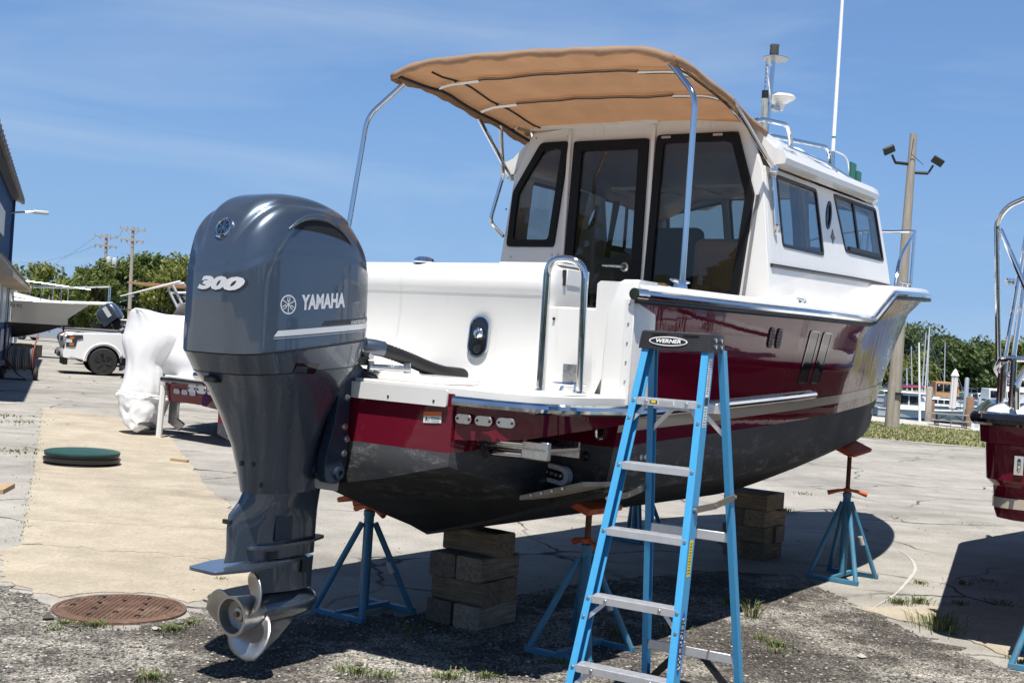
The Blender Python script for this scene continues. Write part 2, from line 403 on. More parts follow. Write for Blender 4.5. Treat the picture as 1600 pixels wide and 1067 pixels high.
def poly_sheet(name, pts, z, mt, label, kind='structure', rag=0, seed=1, step=.12):
    """sheet with a ragged outline"""
    random.seed(seed); out = []
    for i in range(len(pts)):
        p, q = V(pts[i - 1][:2]), V(pts[i][:2])
        if rag:
            k = max(1, int((q - p).length / step))
            for j in range(k):
                e = p.lerp(q, j / k); out.append((e.x + random.gauss(0, rag), e.y + random.gauss(0, rag)))
        else: out.append((p.x, p.y))
    mb = MB(); mb.plate(out, (), .03, lambda x, y, zz: (x, y, z - .03 + zz)); return tag(mb.build(name, mt, smooth=False), label, kind=kind)
conc = asphalt_mat('pale_concrete', (.46, .44, .40), (.40, .38, .35), (.52, .50, .46), .5, .5)
def strip3(name, A, mt, label, n_=24, wob=0.0):
    """ruled sheet between two lines, with a depth"""
    random.seed(3); a0, a1, b0, b1 = A; rows = [[], []]
    for i in range(n_ + 1):
        t = (i / n_) ** 1.6; rows[0].append(a0.lerp(a1, t) + V((0, random.gauss(0, wob), 0))); rows[1].append(b0.lerp(b1, t))
    mb = MB(); mb.loft([rows[0], rows[1], [p - V((0, 0, 2.2)) for p in rows[1]]], False, False, False); return tag(mb.build(name, mt, smooth=False), label, kind='structure')
strip3('quay_pavement', (G0, G1, W0, W1), conc, 'pale concrete walk along the quay')
gm, n, l, b, o = nodes_of('verge_turf')
x1 = noise(n, l, .5, 8, .7); x2 = noise(n, l, 9, 6, .75)
r1 = ramp(n, l, x1.outputs[0], [(.3, (.21, .20, .10)), (.5, (.155, .165, .065)), (.72, (.29, .26, .17))]); k = mixc(n, l, .7, r1.outputs[0], ramp(n, l, x2.outputs[0], [(.3, .45), (.7, 1.3)]).outputs[0], 'MULTIPLY'); l(k.outputs[0], b.inputs['Base Color']); b.inputs['Roughness'].default_value = .95
up = V((0, 0, .006)); strip3('grass_verge', (N0 + up - V((0, .6, 0)), N1 + up - V((0, .6, 0)), G0, G1), gm, 'grass bank between the yard and the quay', 60, .18)
# grass blades on the bank
random.seed(9); mb = MB(); gmat = [mat('grass_green', (.13, .165, .05), .9), mat('grass_dry', (.30, .26, .13), .9)]
for i in range(9000):
    u, v_ = random.random() ** 1.2 * .35, random.random() ** 1.5; p = N0.lerp(N1, u).lerp(G0.lerp(G1, u), v_)
    t = random.uniform(0, 6.28); hgt = random.uniform(.03, .08); d = V((math.cos(t), math.sin(t), 0)) * .03; lean = V((random.gauss(0, .04), random.gauss(0, .04), hgt))
    mb.cur = 0 if random.random() < .55 else 1
    mb.add([p - d, p + d, p + lean], [(0, 1, 2)])
tag(mb.build('grass', gmat, smooth=False, fix=False), 'short grass growing on the bank', kind='stuff')
# ---- tan concrete path, cast in slabs
tan = asphalt_mat('tan_concrete', (.395, .346, .268), (.35, .305, .236), (.43, .38, .297), .12, .28)
cp = thing('concrete_path', 'tan concrete strip running back past the green lid', 'path'); del cp['category']; cp['kind'] = 'structure'
E_l = [V((-8.19, 21.75, 0)), V((-6.35, 16.8, 0)), V((-4.85, 12.75, 0)), V((-3.75, 9.75, 0)), V((-3.34, 8.62, 0)), V((-3.05, 7.75, 0))]
E_r = [V((-5.70, 20.18, 0)), V((-4.40, 16.5, 0)), V((-2.90, 12.2, 0)), V((-1.95, 9.9, 0)), V((-1.55, 8.55, 0)), V((-1.35, 7.55, 0))]
E_l[4] = V((-3.36, 8.72, 0)); random.seed(21)
for i in range(4):
    a0, a1, b0, b1 = E_l[i], E_l[i + 1], E_r[i], E_r[i + 1]; d = (a1 - a0).normalized() * (.006 if i else 0)
    out = [(a0 + d).lerp(b0 + d, t / 6) for t in range(7)]
    right = [(b0 + d).lerp(b1 - d, t / 14) for t in range(1, 14)]
    out += [p + V((random.gauss(0, .025 if i > 0 else .01), 0, 0)) for p in right]
    out += [(b1 - d).lerp(a1 - d, t / 6) for t in range(7)] if i < 3 else [(b1).lerp(a1, t / 24) + V((random.gauss(0, .02), random.gauss(0, .04), 0)) for t in range(25)]
    MB().plate([(p.x, p.y) for p in out], (), .05, lambda x, y, z: (x, y, z - .041)).build('slab', tan, cp, smooth=False)
# apron of the last slab spreads towards the manhole
ap = [at(*p, z=0) for p in ((35, 852), (0, 862), (0, 905), (50, 921), (95, 934), (150, 925), (230, 925), (290, 942), (330, 938), (420, 950), (470, 905), (440, 858))]
poly_sheet('concrete_apron', [ap[0] + V((0, -.0, 0))] + ap[1:], .006, tan, 'tan concrete apron behind the manhole cover', rag=.016, seed=5, step=.07)
poly_sheet('concrete_strip', [at(1338, 950, z=0), at(1480, 947, z=0), at(1680, 948, z=0), at(1700, 1075, z=0), at(1600, 1038, z=0), at(1480, 985, z=0), at(1400, 968, z=0)], .008, tan, 'strip of tan concrete at right under the next boat', rag=.012, seed=6, step=.08)
# ---- broken gravelly pavement in the foreground
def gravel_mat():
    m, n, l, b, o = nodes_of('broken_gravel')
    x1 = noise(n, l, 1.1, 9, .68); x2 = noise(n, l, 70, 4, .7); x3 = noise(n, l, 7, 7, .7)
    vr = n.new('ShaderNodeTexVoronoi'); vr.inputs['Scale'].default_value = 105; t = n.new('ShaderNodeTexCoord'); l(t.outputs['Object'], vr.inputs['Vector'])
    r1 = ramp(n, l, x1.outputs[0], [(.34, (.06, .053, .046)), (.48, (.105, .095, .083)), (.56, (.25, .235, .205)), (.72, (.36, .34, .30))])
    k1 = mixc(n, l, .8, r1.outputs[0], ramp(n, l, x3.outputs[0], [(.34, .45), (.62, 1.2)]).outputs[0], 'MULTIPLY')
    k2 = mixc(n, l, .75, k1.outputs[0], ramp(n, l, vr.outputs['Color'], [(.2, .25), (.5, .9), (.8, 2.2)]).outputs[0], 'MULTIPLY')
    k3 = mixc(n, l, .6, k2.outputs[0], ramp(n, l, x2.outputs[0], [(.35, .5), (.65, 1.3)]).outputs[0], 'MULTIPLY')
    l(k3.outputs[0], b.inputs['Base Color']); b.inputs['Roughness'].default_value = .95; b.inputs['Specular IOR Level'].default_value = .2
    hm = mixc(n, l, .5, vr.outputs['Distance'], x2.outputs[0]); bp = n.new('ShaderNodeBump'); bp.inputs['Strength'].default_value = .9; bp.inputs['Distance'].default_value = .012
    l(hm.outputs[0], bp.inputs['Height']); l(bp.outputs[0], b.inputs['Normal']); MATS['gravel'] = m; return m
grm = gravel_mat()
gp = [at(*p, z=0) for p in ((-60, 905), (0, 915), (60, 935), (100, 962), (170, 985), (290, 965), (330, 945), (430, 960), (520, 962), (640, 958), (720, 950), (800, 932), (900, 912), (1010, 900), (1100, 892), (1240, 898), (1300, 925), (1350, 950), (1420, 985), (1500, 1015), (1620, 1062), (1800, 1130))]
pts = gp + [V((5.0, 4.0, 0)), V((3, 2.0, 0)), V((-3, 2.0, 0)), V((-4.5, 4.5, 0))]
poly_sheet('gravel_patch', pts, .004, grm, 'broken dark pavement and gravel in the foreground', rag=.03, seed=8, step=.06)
# loose stones
random.seed(13); mb = MB(); smats = [mat('stone_dark', (.07, .065, .06), .9), mat('stone_grey', (.20, .19, .175), .9), mat('stone_light', (.38, .36, .33), .9)]
def stone(p, r):
    k = [random.uniform(.7, 1.2) for _ in range(6)]; t = random.uniform(0, 3.14); c, s = math.cos(t), math.sin(t)
    q = [(k[0] * r, 0, .3 * r), (0, k[1] * r * .8, .25 * r), (-k[2] * r, 0, .3 * r), (0, -k[3] * r * .8, .25 * r), (.1 * r, .1 * r, k[4] * r * .75), (0, 0, -.3 * r)]
    mb.cur = random.choices((0, 1, 2), (.5, .38, .12))[0]
    mb.add([V((p[0] + x * c - y * s, p[1] + x * s + y * c, .004 + z)) for x, y, z in q], [(0, 1, 4), (1, 2, 4), (2, 3, 4), (3, 0, 4), (1, 0, 5), (2, 1, 5), (3, 2, 5), (0, 3, 5)])
gxy = [(p.x, p.y) for p in pts]
def inside(x, y, poly):
    r = False
    for i in range(len(poly)):
        (x0, y0), (x1, y1) = poly[i - 1], poly[i]
        if (y0 > y) != (y1 > y) and x < (x1 - x0) * (y - y0) / (y1 - y0) + x0: r = not r
    return r
cnt = 0
while cnt < 21000:
    y = 4.4 + 4.6 * random.random() ** 1.3; x = random.uniform(-.46, .46) * y
    if not inside(x, y, gxy): continue
    stone((x, y), random.choice((.004, .005, .006, .007, .009, .012)) * random.uniform(.8, 1.3)); cnt += 1
for i in range(700):
    y = random.uniform(6.5, 20); x = random.uniform(-.45, .45) * y; stone((x, y), random.uniform(.004, .010))
for px, py, r in ((245, 985, .04), (1345, 1028, .035), (280, 975, .03), (75, 968, .05), (405, 948, .02), (120, 980, .02), (560, 1040, .025)):
    p = at(px, py, z=0); stone((p.x, p.y), r)
tag(mb.build('gravel', smats, smooth=False, fix=False), 'loose stones scattered over the broken pavement', kind='stuff')
# weeds in cracks and along edges
random.seed(17); mb = MB(); wmats = [mat('weed_green', (.075, .13, .025), .85), mat('weed_olive', (.13, .15, .05), .85), mat('weed_straw', (.30, .25, .13), .9)]
def tuft(px, py, n_, r, hgt, mix=(.6, .3, .1), broad=.0034):
    c = at(px, py, z=0); n_ = int(n_ * 1.5); hgt *= .72
    for i in range(n_):
        a = random.uniform(0, 6.28); d = abs(random.gauss(0, r)); p = V((c.x + math.cos(a) * d, c.y + math.sin(a) * d * 1.2, 0)); t = random.uniform(0, 6.28)
        h_ = hgt * random.uniform(.4, 1.1); out_ = V((math.cos(a), math.sin(a), 0)) * h_ * random.uniform(.2, .9); s_ = V((math.cos(t), math.sin(t), 0)) * broad * random.uniform(.6, 1.4)
        mb.cur = random.choices((0, 1, 2), mix)[0]; m_ = p + out_ * .4 + V((0, 0, h_ * .7))
        mb.add([p - s_ * .6, p + s_ * .6, m_ + s_, m_ - s_, p + out_ + V((0, 0, h_ * .85))], [(0, 1, 2, 3), (3, 2, 4)])
for a in ((100, 975, 60, .05, .04), (150, 978, 90, .06, .05), (85, 985, 50, .05, .03), (270, 985, 120, .07, .05), (300, 975, 60, .05, .045), (240, 1060, 120, .05, .05), (345, 905, 30, .03, .03), (460, 858, 20, .03, .05),
          (1145, 945, 70, .05, .09), (1050, 985, 60, .06, .08), (1215, 1010, 70, .06, .06), (1190, 1000, 50, .05, .06), (960, 990, 40, .06, .05), (1175, 965, 50, .04, .18), (560, 1052, 90, .06, .06), (600, 1058, 60, .06, .05), (700, 1060, 90, .05, .06),
          (1405, 943, 90, .05, .07), (1435, 942, 80, .04, .08), (1470, 982, 160, .09, .16), (1440, 912, 40, .05, .05), (1540, 908, 40, .08, .04), (1505, 912, 40, .06, .05), (1565, 945, 50, .08, .06), (1500, 945, 40, .06, .06), (1212, 1020, 40, .05, .05), (1230, 800, 50, .06, .08),
          (880, 1035, 60, .05, .04), (640, 985, 60, .05, .06), (760, 1058, 80, .06, .05), (1590, 1035, 30, .05, .05), (1255, 772, 40, .10, .05), (1400, 810, 30, .10, .04), (1520, 820, 30, .2, .03)):
    tuft(*a, mix=(.45, .35, .2) if a[1] > 900 else (.3, .4, .3))
for t in [i / 30 for i in range(31)]:
    tuft(67 + (36 - 67) * t + random.gauss(0, 1), 640 + (845 - 640) * t, 5, .05, .035, (.35, .4, .25))
for px, py in ((25, 705), (215, 560), (205, 575), (150, 548), (110, 552), (60, 545), (90, 545), (240, 588), (30, 660), (12, 650)):
    tuft(px, py, 50, .28, .05, (.2, .4, .4), .010)
tag(mb.build('weeds', wmats, smooth=False, fix=False), 'small green weeds in cracks of the pavement', kind='stuff')
# curved white scuff on the asphalt
def ribbon(name, pts_, w_, label):
    q = bend([at(*p, z=.004) for p in pts_], .6, 10); mb = MB(); rows = []
    for i, p in enumerate(q):
        d = (q[min(i + 1, len(q) - 1)] - q[max(i - 1, 0)]).normalized(); s_ = V((-d.y, d.x, 0)) * w_ * (.35 + .65 * math.sin(math.pi * i / (len(q) - 1))) * random.uniform(.7, 1.2); rows.append([p - s_, p + s_])
    mb.loft(rows, False, False, False); return tag(mb.build(name, mat('scuff_white', (.42, .41, .385), .9, var=.25, vscale=30), smooth=False), label, kind='structure')
ribbon('paint_scuff', [(1352, 955), (1400, 928), (1432, 890), (1425, 872), (1402, 857)], .013, 'curved white scuff mark on the asphalt')
# sticks of scrap timber lying about
for (p0, p1, w_), lb in ((((-4, 768), (15, 758), .10), 'short plank end lying at the left edge of the picture'), (((268, 718), (294, 721), .05), 'small scrap of wood on the asphalt beside the tan path')):
    a, b2 = at(*p0, z=.02), at(*p1, z=.02)
    tag(MB().bar(a, b2, w_, .04).build('wood_scrap', mat('scrap_wood', (.36, .25, .14), .85, var=.2, vscale=12), smooth=False), lb, 'plank')
# ================================================================ main boat (x forward, y port, z up from the ground)
BOAT_LOC, BOAT_RZ = V((-.40, 6.83, 0)), R(54.5)
boat = thing('cabin_boat', 'maroon and white tug-style cabin boat with tan canopy, propped on blocks', 'boat', BOAT_LOC, BOAT_RZ)
fx = lambda x: x if x < 4 else 4 + (x - 4) * .80          # the fore body is shortened about station 4
KX = [0, 3.5, 4.7, 5.9, 6.9, 7.3, 7.45]; KZ = [.55, .555, .63, .81, 1.0, 1.13, 1.22]
CX = [0, 1, 2, 3, 4, 5, 6, 6.8, 7.3, 7.6]; CY = [1.12, 1.12, 1.10, 1.05, .95, .78, .52, .28, .11, 0]; CZ = [.92, .92, .945, 1.0, 1.06, 1.14, 1.25, 1.35, 1.42, 1.46]
SX = [0, 1, 2, 3, 4, 5, 6, 6.8, 7.4, 7.9, 8.25, 8.42, 8.47]; SY = [1.25, 1.275, 1.28, 1.265, 1.22, 1.12, .95, .76, .57, .37, .19, .07, 0]
KX, CX, SX = [[fx(x) for x in q] for q in (KX, CX, SX)]
def sheer_z(a): return float(np.interp(a, [0, 1, 2, 3.33, 3.84, 7.58], [1.93, 1.945, 1.965, 1.985, 2.215, 2.42]))
def sheer_y(a): return crom(SX, SY, a)
NT = 25
def hull_row(u):
    """one half section, keel to sheer, at length fraction u"""
    ak, ac, as_ = KX[-1] * u, CX[-1] * u, SX[-1] * u
    k = V((ak, 0, crom(KX, KZ, ak))); c = V((ac, crom(CX, CY, ac), crom(CX, CZ, ac))); s = V((as_, sheer_y(as_), sheer_z(as_)))
    out = [k.lerp(c, t) - V((0, 0, .02 * math.sin(math.pi * t))) for t in (0, .25, .5, .75)]
    kn = sstep(.30, .62, u)
    for i in range(NT + 1):
        t = i / NT
        bulge = .012 * math.sin(math.pi * t) * (1 - sstep(.35, .8, u))
        out.append(V((c.x + (s.x - c.x) * t ** (1 + .5 * u), c.y + (s.y - c.y) * (t * (1 - kn) + kn * (.52 * t ** 1.15 / .84 if t < .84 else .52 * .84 ** .15 + (1 - .52 * .84 ** .15) * (t - .84) / .16)) + bulge, c.z + (s.z - c.z) * t)))
    return out
US = [1 - (1 - i / 72) ** 1.25 for i in range(73)]
HROWS = [hull_row(u) for u in US]
def hull_y(a, z):
    """half breadth of the topsides at (a, z)"""
    best = None
    for r0, r1 in zip(HROWS, HROWS[1:]):
        for i in range(4, len(r0) - 1):
            p, q, o = r0[i], r1[i], r0[i + 1]
            if min(p.x, o.x) - .03 <= a <= max(q.x, r1[i + 1].x) + .03 and p.z - .02 <= z <= o.z + .02:
                d = abs((p.x + q.x) / 2 - a) + abs((p.z + o.z) / 2 - z)
                if best is None or d < best[0]:
                    t = min(1, max(0, (a - p.x) / max(1e-4, q.x - p.x))); w_ = min(1, max(0, (z - p.z) / max(1e-4, o.z - p.z)))
                    best = (d, (p.y * (1 - t) + q.y * t) * (1 - w_) + (o.y * (1 - t) + r1[i + 1].y * t) * w_)
    return best[1] if best else 1.2
def shell():
    mb = MB()
    for sg in (1, -1):
        mb.loft([[V((p.x, p.y * sg, p.z)) for p in r] for r in HROWS], False, False, False)
    # transom
    r = HROWS[0]; pts = [(p.x, p.y, p.z) for p in r] + [(p.x, -p.y, p.z) for p in reversed(r[1:])]
    tr = [p for p in pts if p[2] <= 1.40]
    rr = [p for p in r if p.z < 1.38]; rr = rr + [V((0, r[-1].y * .97, 1.38))]
    top = [V((0, p.y, p.z)) for p in rr]; bot = [V((0, -p.y, p.z)) for p in rr]
    mb.loft([top, bot], False, False, False)
    # engine bracket (integrated extension)
    def sec(a, zc_, ze, hw): return [V((a, 0, zc_)), V((a, -hw * .5, (zc_ + ze) / 2 - .01)), V((a, -hw, ze)), V((a, -hw - .01, 1.385)), V((a, 0, 1.385)), V((a, hw + .01, 1.385)), V((a, hw, ze)), V((a, hw * .5, (zc_ + ze) / 2 - .01))]
    mb.loft([sec(-.86, .87, 1.05, .79), sec(-.4, .70, .93, .80), sec(.02, .556, .82, .81)])
    return mb
def clip(mb, planes):
    me = bpy.data.meshes.new('t'); me.from_pydata([tuple(p) for p in mb.v], [], mb.f)
    bm = bmesh.new(); bm.from_mesh(me); bpy.data.meshes.remove(me)
    bmesh.ops.remove_doubles(bm, verts=bm.verts, dist=1e-4)
    for co, no in planes:
        bmesh.ops.bisect_plane(bm, geom=bm.verts[:] + bm.edges[:] + bm.faces[:], plane_co=co, plane_no=no, clear_outer=True, dist=1e-5)
    bm.verts.index_update(); o = MB(); o.add([tuple(p.co) for p in bm.verts], [tuple(q.index for q in f.verts) for f in bm.faces]); bm.free()
    return o
WL = lambda dz: ((0, 0, 1.15 + dz), V((-.047, 0, 1)))
UP = lambda dz: (WL(dz)[0], -WL(dz)[1])
sh = shell()
clip(sh, [UP(0)]).build('hull', maroon, boat, angle=30)
m, n, l, b, o = nodes_of('antifouling_black')
x1 = noise(n, l, 2.2, 8, .62, stretch=(1, 1, .8)); r1 = ramp(n, l, x1.outputs[0], [(.3, (.011, .012, .014)), (.75, (.030, .032, .034))])
x2 = noise(n, l, 9, 10, .75, stretch=(.55, 1, 2.6)); r2 = ramp(n, l, x2.outputs[0], [(.50, 0), (.64, 1)])
x3 = noise(n, l, 60, 4, .6, stretch=(.3, 1, 2)); b.inputs['Specular IOR Level'].default_value = .35; r3 = ramp(n, l, x3.outputs[0], [(.45, .2), (.65, 1)])
tz = n.new('ShaderNodeTexCoord'); sz_ = n.new('ShaderNodeSeparateXYZ'); l(tz.outputs['Object'], sz_.inputs[0])
mz_ = n.new('ShaderNodeMath'); mz_.operation = 'MULTIPLY'; mz_.inputs[1].default_value = .5; l(sz_.outputs[2], mz_.inputs[0])
rz_ = ramp(n, l, mz_.outputs[0], [(.40, .1), (.46, 1), (.56, .9), (.61, .1)])
x5 = noise(n, l, 3, 6, .7); r5 = ramp(n, l, x5.outputs[0], [(.42, .1), (.6, 1)])
k = mixc(n, l, 1.0, r2.outputs[0], r3.outputs[0], 'MULTIPLY'); k = mixc(n, l, 1.0, k.outputs[0], rz_.outputs[0], 'MULTIPLY'); k = mixc(n, l, 1.0, k.outputs[0], r5.outputs[0], 'MULTIPLY'); rb_ = ramp(n, l, mz_.outputs[0], [(.495, 0), (.54, .75), (.60, .9)]); r1 = mixc(n, l, rb_.outputs[0], r1.outputs[0], (.075, .079, .083))
k2 = mixc(n, l, k.outputs[0], r1.outputs[0], (.34, .34, .335))
l(k2.outputs[0], b.inputs['Base Color']); b.inputs['Roughness'].default_value = .38
rr_ = ramp(n, l, x1.outputs[0], [(.3, .48), (.7, .68)]); l(rr_.outputs[0], b.inputs['Roughness'])
antif = m
clip(sh, [WL(0)]).build('hull_bottom', antif, boat, angle=30)['label'] = 'chalky black antifouling bottom'
stripe_m = mat('tan_stripe', (.42, .37, .29), .3, coat=.5)
# boot stripe, a thin film proud of the hull
sm_ = MB()
for sg in (1, -1):
    sm_.loft([[V((p.x, (p.y + .003) * sg, p.z)) for p in r] for r in HROWS[:-1]], False, False, False)
clip(sm_, [UP(.075), WL(.135)]).build('boot_stripe', stripe_m, boat, fix=False)
# ---- rub rails
for sg, nm in ((-1, 's'), (1, 'p')):
    path = [V((a, sg * (sheer_y(a) + .012), sheer_z(a) - .012)) for a in [i * .12 for i in range(0, 62)] + [7.42, 7.49, 7.53]]
    path = [V((-.06, path[0].y, path[0].z))] + path
    MB().tube(path, .025, 10, flat=1.0).build('rub_rail', chrome, boat)
    MB().tube([p + V((0, sg * .006, -.035)) for p in path], .012, 6).build('rail_gasket', black, boat)
    lp = [V((a, sg * (hull_y(a, 1.315 + .047 * a) + .014), 1.315 + .047 * a)) for a in [i * .1 for i in range(0, 26)]]
    MB().tube(lp, .025, 10).build('spray_rail', chrome, boat)
# ---- deck: gunwale cap, side decks and foredeck in one moulding
mb = MB(); dk = 62
def deck_row(a):
    y, z = sheer_y(a), sheer_z(a) + .018
    inner = max(.0, min(1.0, y - .24)) if a < 2.0 else 0
    return y, z, inner
rows_o, rows_i = [], []
for sg in (1, -1):
    A = []; aa = [i * .10 for i in range(0, 20)] + [1.95]
    for a in aa:
        y, z, i_ = deck_row(a)
        A.append([V((a, sg * (y + .008), z - .02)), V((a, sg * (y + .004), z + .012)), V((a, sg * (y - .02), z + .03)), V((a, sg * (i_ + .02), z + .035)), V((a, sg * i_, z + .02)), V((a, sg * i_, 1.36))])
    mb.loft(A, False, False, False)
    mb.add(A[0], [tuple(range(6))])
A = []
for a in [1.95] + [2.05 + i * .1 for i in range(53)] + [7.35, 7.44, 7.50, 7.54]:
    y, z, _ = deck_row(a); y = max(y, .01)
    A.append([V((a, sg_ * yy, zz)) for sg_, yy, zz in ((-1, y + .008, z - .02), (-1, y + .004, z + .012), (-1, max(0, y - .02), z + .03), (-1, y * .5, z + .045), (1, y * .5, z + .045), (1, max(0, y - .02), z + .03), (1, y + .004, z + .012), (1, y + .008, z - .02))])
mb.loft(A, False, False, False)
mb.build('deck', white, boat, angle=50)
# raised step moulding on each side deck
for sg in (-1, 1):
    q = [V((a, sg * yy, sheer_z(a) + zz)) for a in (2.35, 2.6, 3.0, 3.33) for yy, zz in ((1.2, .045), (1.16, .115), (1.04, .125), (1.02, .05))]
    MB().loft([q[i * 4:i * 4 + 4] for i in range(4)]).build('deck_step', white, boat, bevel=.012)
# ---- cockpit
MB().box((1.0, 0, 1.385), (1.98, 2.0, .03)).build('cockpit_sole', deckw, boat)
# swim platform
plat = [(-.86, .78), (-.83, .95), (-.73, 1.13), (-.5, 1.2), (0.02, 1.24)]
outl = [(a, -y) for a, y in plat][::-1] + plat
outl = [(0.02, -1.24), (-.5, -1.215), (-.70, -1.15), (-.80, -1.03), (-.86, -.79), (-.86, .79), (-.80, 1.03), (-.70, 1.15), (-.5, 1.215), (0.02, 1.24)]
def platz(y): return .018 * (1 - (y / 1.2) ** 2)
mb = MB(); mb.plate(rpoly(outl, .06, 3), (), .065, lambda x, y, z: (x, y, 1.342 + z + platz(y))); mb.build('swim_platform', deckw, boat, bevel=.012)
# maroon skirt under the outboard wings of the platform, deeper towards the middle
for sg in (-1, 1):
    q = []
    for (a, y), zb in zip([(-.84, .80), (-.80, 1.0), (-.69, 1.125), (-.5, 1.185), (0.0, 1.22)], (1.175, 1.185, 1.205, 1.23, 1.27)):
        q.append([V((a, sg * y, 1.345)), V((a, sg * y, zb)), V((max(a + .12, -.6) if a < -.6 else a, sg * (y - .12 if a > -.75 else .80), zb + .01)), V((max(a + .12, -.6) if a < -.6 else a, sg * (y - .12 if a > -.75 else .80), 1.345))])
    MB().loft(q).build('platform_skirt', maroon, boat, angle=50)
    pth = [V((-.86, sg * .80, 1.352)), V((-.815, sg * 1.02, 1.348)), V((-.72, sg * 1.155, 1.345)), V((-.5, sg * 1.225, 1.342)), V((0.0, sg * 1.262, 1.338))]
    MB().tube(bend(pth, .12, 5), .027, 10).build('platform_rail', chrome, boat)
    # three oval courtesy lights
    if sg == -1 or True:
        for i in range(3):
            y0, z0 = .855 + i * .105, 1.275
            nrm = V((-1, sg * .10 * i, 0)).normalized(); tx = V((0, 0, 1)).cross(nrm) * -1
            cpt = V((-.833 - .004 + (.012 * i if i else 0) + .012 * (i > 1), sg * y0, z0)) + nrm * .012
            def fr(x, y, z, c=cpt, t=tx, nn=nrm): return c + t * x + V((0, 0, y)) + nn * z
            plate_ = MB().plate(rrect(-.046, -.022, .046, .022, .0215, 6), (), .006, fr).build('courtesy_light', steel, boat, bevel=.002)
            for k in (-1, 1):
                q = MB(); q.plate([(math.cos(t) * .006 + k * .033, math.sin(t) * .006) for t in [R(30 * j) for j in range(12)]], (), .003, lambda x, y, z, f=fr: f(x, y, z + .006)); q.build('screw', black, plate_)
# white vinyl strip across the engine well and its screws
vs_ = MB().plate(rrect(-.775, -.04, .775, .04, .01), (), .012, lambda x, y, z: (-.873 + z * 0 - z, x, 1.352 + y + platz(x))).build('well_strip', white, boat, bevel=.004)
for y in (-.7, -.42, -.15, .15, .42, .7):
    q = MB().cyl((-.884, y, 1.345), (-.888, y, 1.345), .006, seg=10); q.build('screw', black, vs_)
MB().box((-.62, -.35, 1.435), (.30, .62, .035)).build('well_cover', white, boat, bevel=.008)
MB().box((-.62, .35, 1.435), (.30, .62, .035)).build('well_cover', white, boat, bevel=.008)
# capacity sticker
st = mat('sticker_white', (.75, .75, .73), .4); so = mat('sticker_orange', (.75, .16, .02), .4); ink = mat('print_black', (.02, .02, .02), .5)
s0 = MB().plate([(-.735, 1.245), (-.628, 1.238), (-.628, 1.29), (-.735, 1.298)], (), .0015, lambda x, y, z: (-.8625 - z, x, y)).build('warning_sticker', st, boat)
MB().plate([(-.735, 1.278), (-.628, 1.270), (-.628, 1.29), (-.735, 1.298)], (), .001, lambda x, y, z: (-.8643 - z, x, y)).build('header', so, s0)
for s_, yy, zz, sz in (('A', -.648, 1.258, .024), ('C', -.664, 1.255, .012)):
    decal(text_mesh(s_, sz, .0006), lambda x, y, yy=yy, zz=zz: (-.8665, yy - x, zz + y)).build('lettering', ink, s0)
for i in range(3): MB().box((-.8665, -.70, 1.268 - i * .007), (.0004, .05, .002)).build('print_line', ink, s0)
# ---- transom bulkhead and quarter
mb = MB(); hold = []
for z, a0, y0 in ((1.395, .0, -.67), (1.46, .012, -.68), (1.90, .052, -.685), (1.925, .036, -.686), (1.99, .040, -.686), (2.045, .062, -.676), (2.075, .11, -.63)):
    hold.append([V((x, y, z - (.012 if z > 2 and y > .9 else 0))) for x, y in rpoly([(a0, y0), (.44, y0), (.44, 1.02), (a0, 1.02)], .07, 5)])
mb.loft(hold); bulk = mb.build('transom_locker', white, boat, angle=40)
MB().plate(rrect(-.66, .16, -.24, .42, .03), (), .012, lambda x, y, z: (y, x, 2.072 + z)).build('locker_lid', white, boat, bevel=.004)
MB().box((.30, -.686, 2.01), (.22, .012, .09)).build('lid_flap', white, boat, bevel=.004)
MB().box((.165, -.688, 2.005), (.018, .014, .085)).build('flap_slot', black, boat)
fl = MB().lathe([(.0, .03), (.035, .028), (.055, .018), (.062, .0)], (.14, .27, 2.075)).build('deck_filler', chrome, boat)
# oval shower panel
pc = V((-.0, -.255, 1.665))
def ovl(k): return [(x * k, y * k) for x, y in rrect(-.068, -.118, .068, .118, .067, 10)]
def frs(x, y, z): return V((.026 + (y) * .083 - z, -.255 - x, 1.665 + y))
sp_ = MB().plate(ovl(1.0), [ovl(.9)], .014, frs).build('shower_panel', chrome, boat, bevel=.003)
MB().plate(ovl(.92), (), .005, frs).build('panel_face', blackgloss, sp_)
MB().lathe([(.032, 0), (.032, .012), (.024, .018), (.018, .03), (0, .032)], frs(0.0, .015, .005), (-1, 0, .08)).build('knob', chrome, sp_)
MB().lathe([(.026, 0), (.026, .008), (0, .012)], frs(.0, -.07, .005), (-1, 0, .08)).build('spray_head', black, sp_)
# transom door, starboard quarter
MB().box((.075, -.885, 1.62), (.05, .41, .45)).build('transom_door', white, boat, bevel=.01)
MB().cyl((.046, -.72, 1.78), (.04, -.72, 1.78), .008, seg=10).build('door_stud', black, boat)
mb = MB()
for z, y1, a0 in ((1.355, -1.07, -.035), (1.60, -1.075, -.035), (1.84, -1.085, -.035), (1.90, -1.115, -.03), (1.975, -1.13, -.02), (1.992, -1.15, .0)):
    mb_ring = [V((x, y, z)) for x, y in rpoly([(a0, -1.245), (.2, -1.245), (.2, y1), (a0, y1)], .02, 3)]; hold = hold if z > 1.36 else []
    hold.append(mb_ring)
mb.loft(hold); mb.build('quarter_moulding', white, boat, angle=40)
mb = MB()
for z, y1 in ((1.355, 1.07), (1.84, 1.085), (1.99, 1.12)):
    hold = hold if z > 1.36 else []
    hold.append([V((x, y, z)) for x, y in rpoly([(-.035, 1.245), (.2, 1.245), (.2, y1), (-.035, y1)], .02, 3)])
mb.loft(hold); mb.build('quarter_moulding', white, boat, angle=40)
tr_ = MB().box((-.043, -1.225, 1.63), (.014, .055, .53)).build('corner_trim', white, boat, bevel=.004)
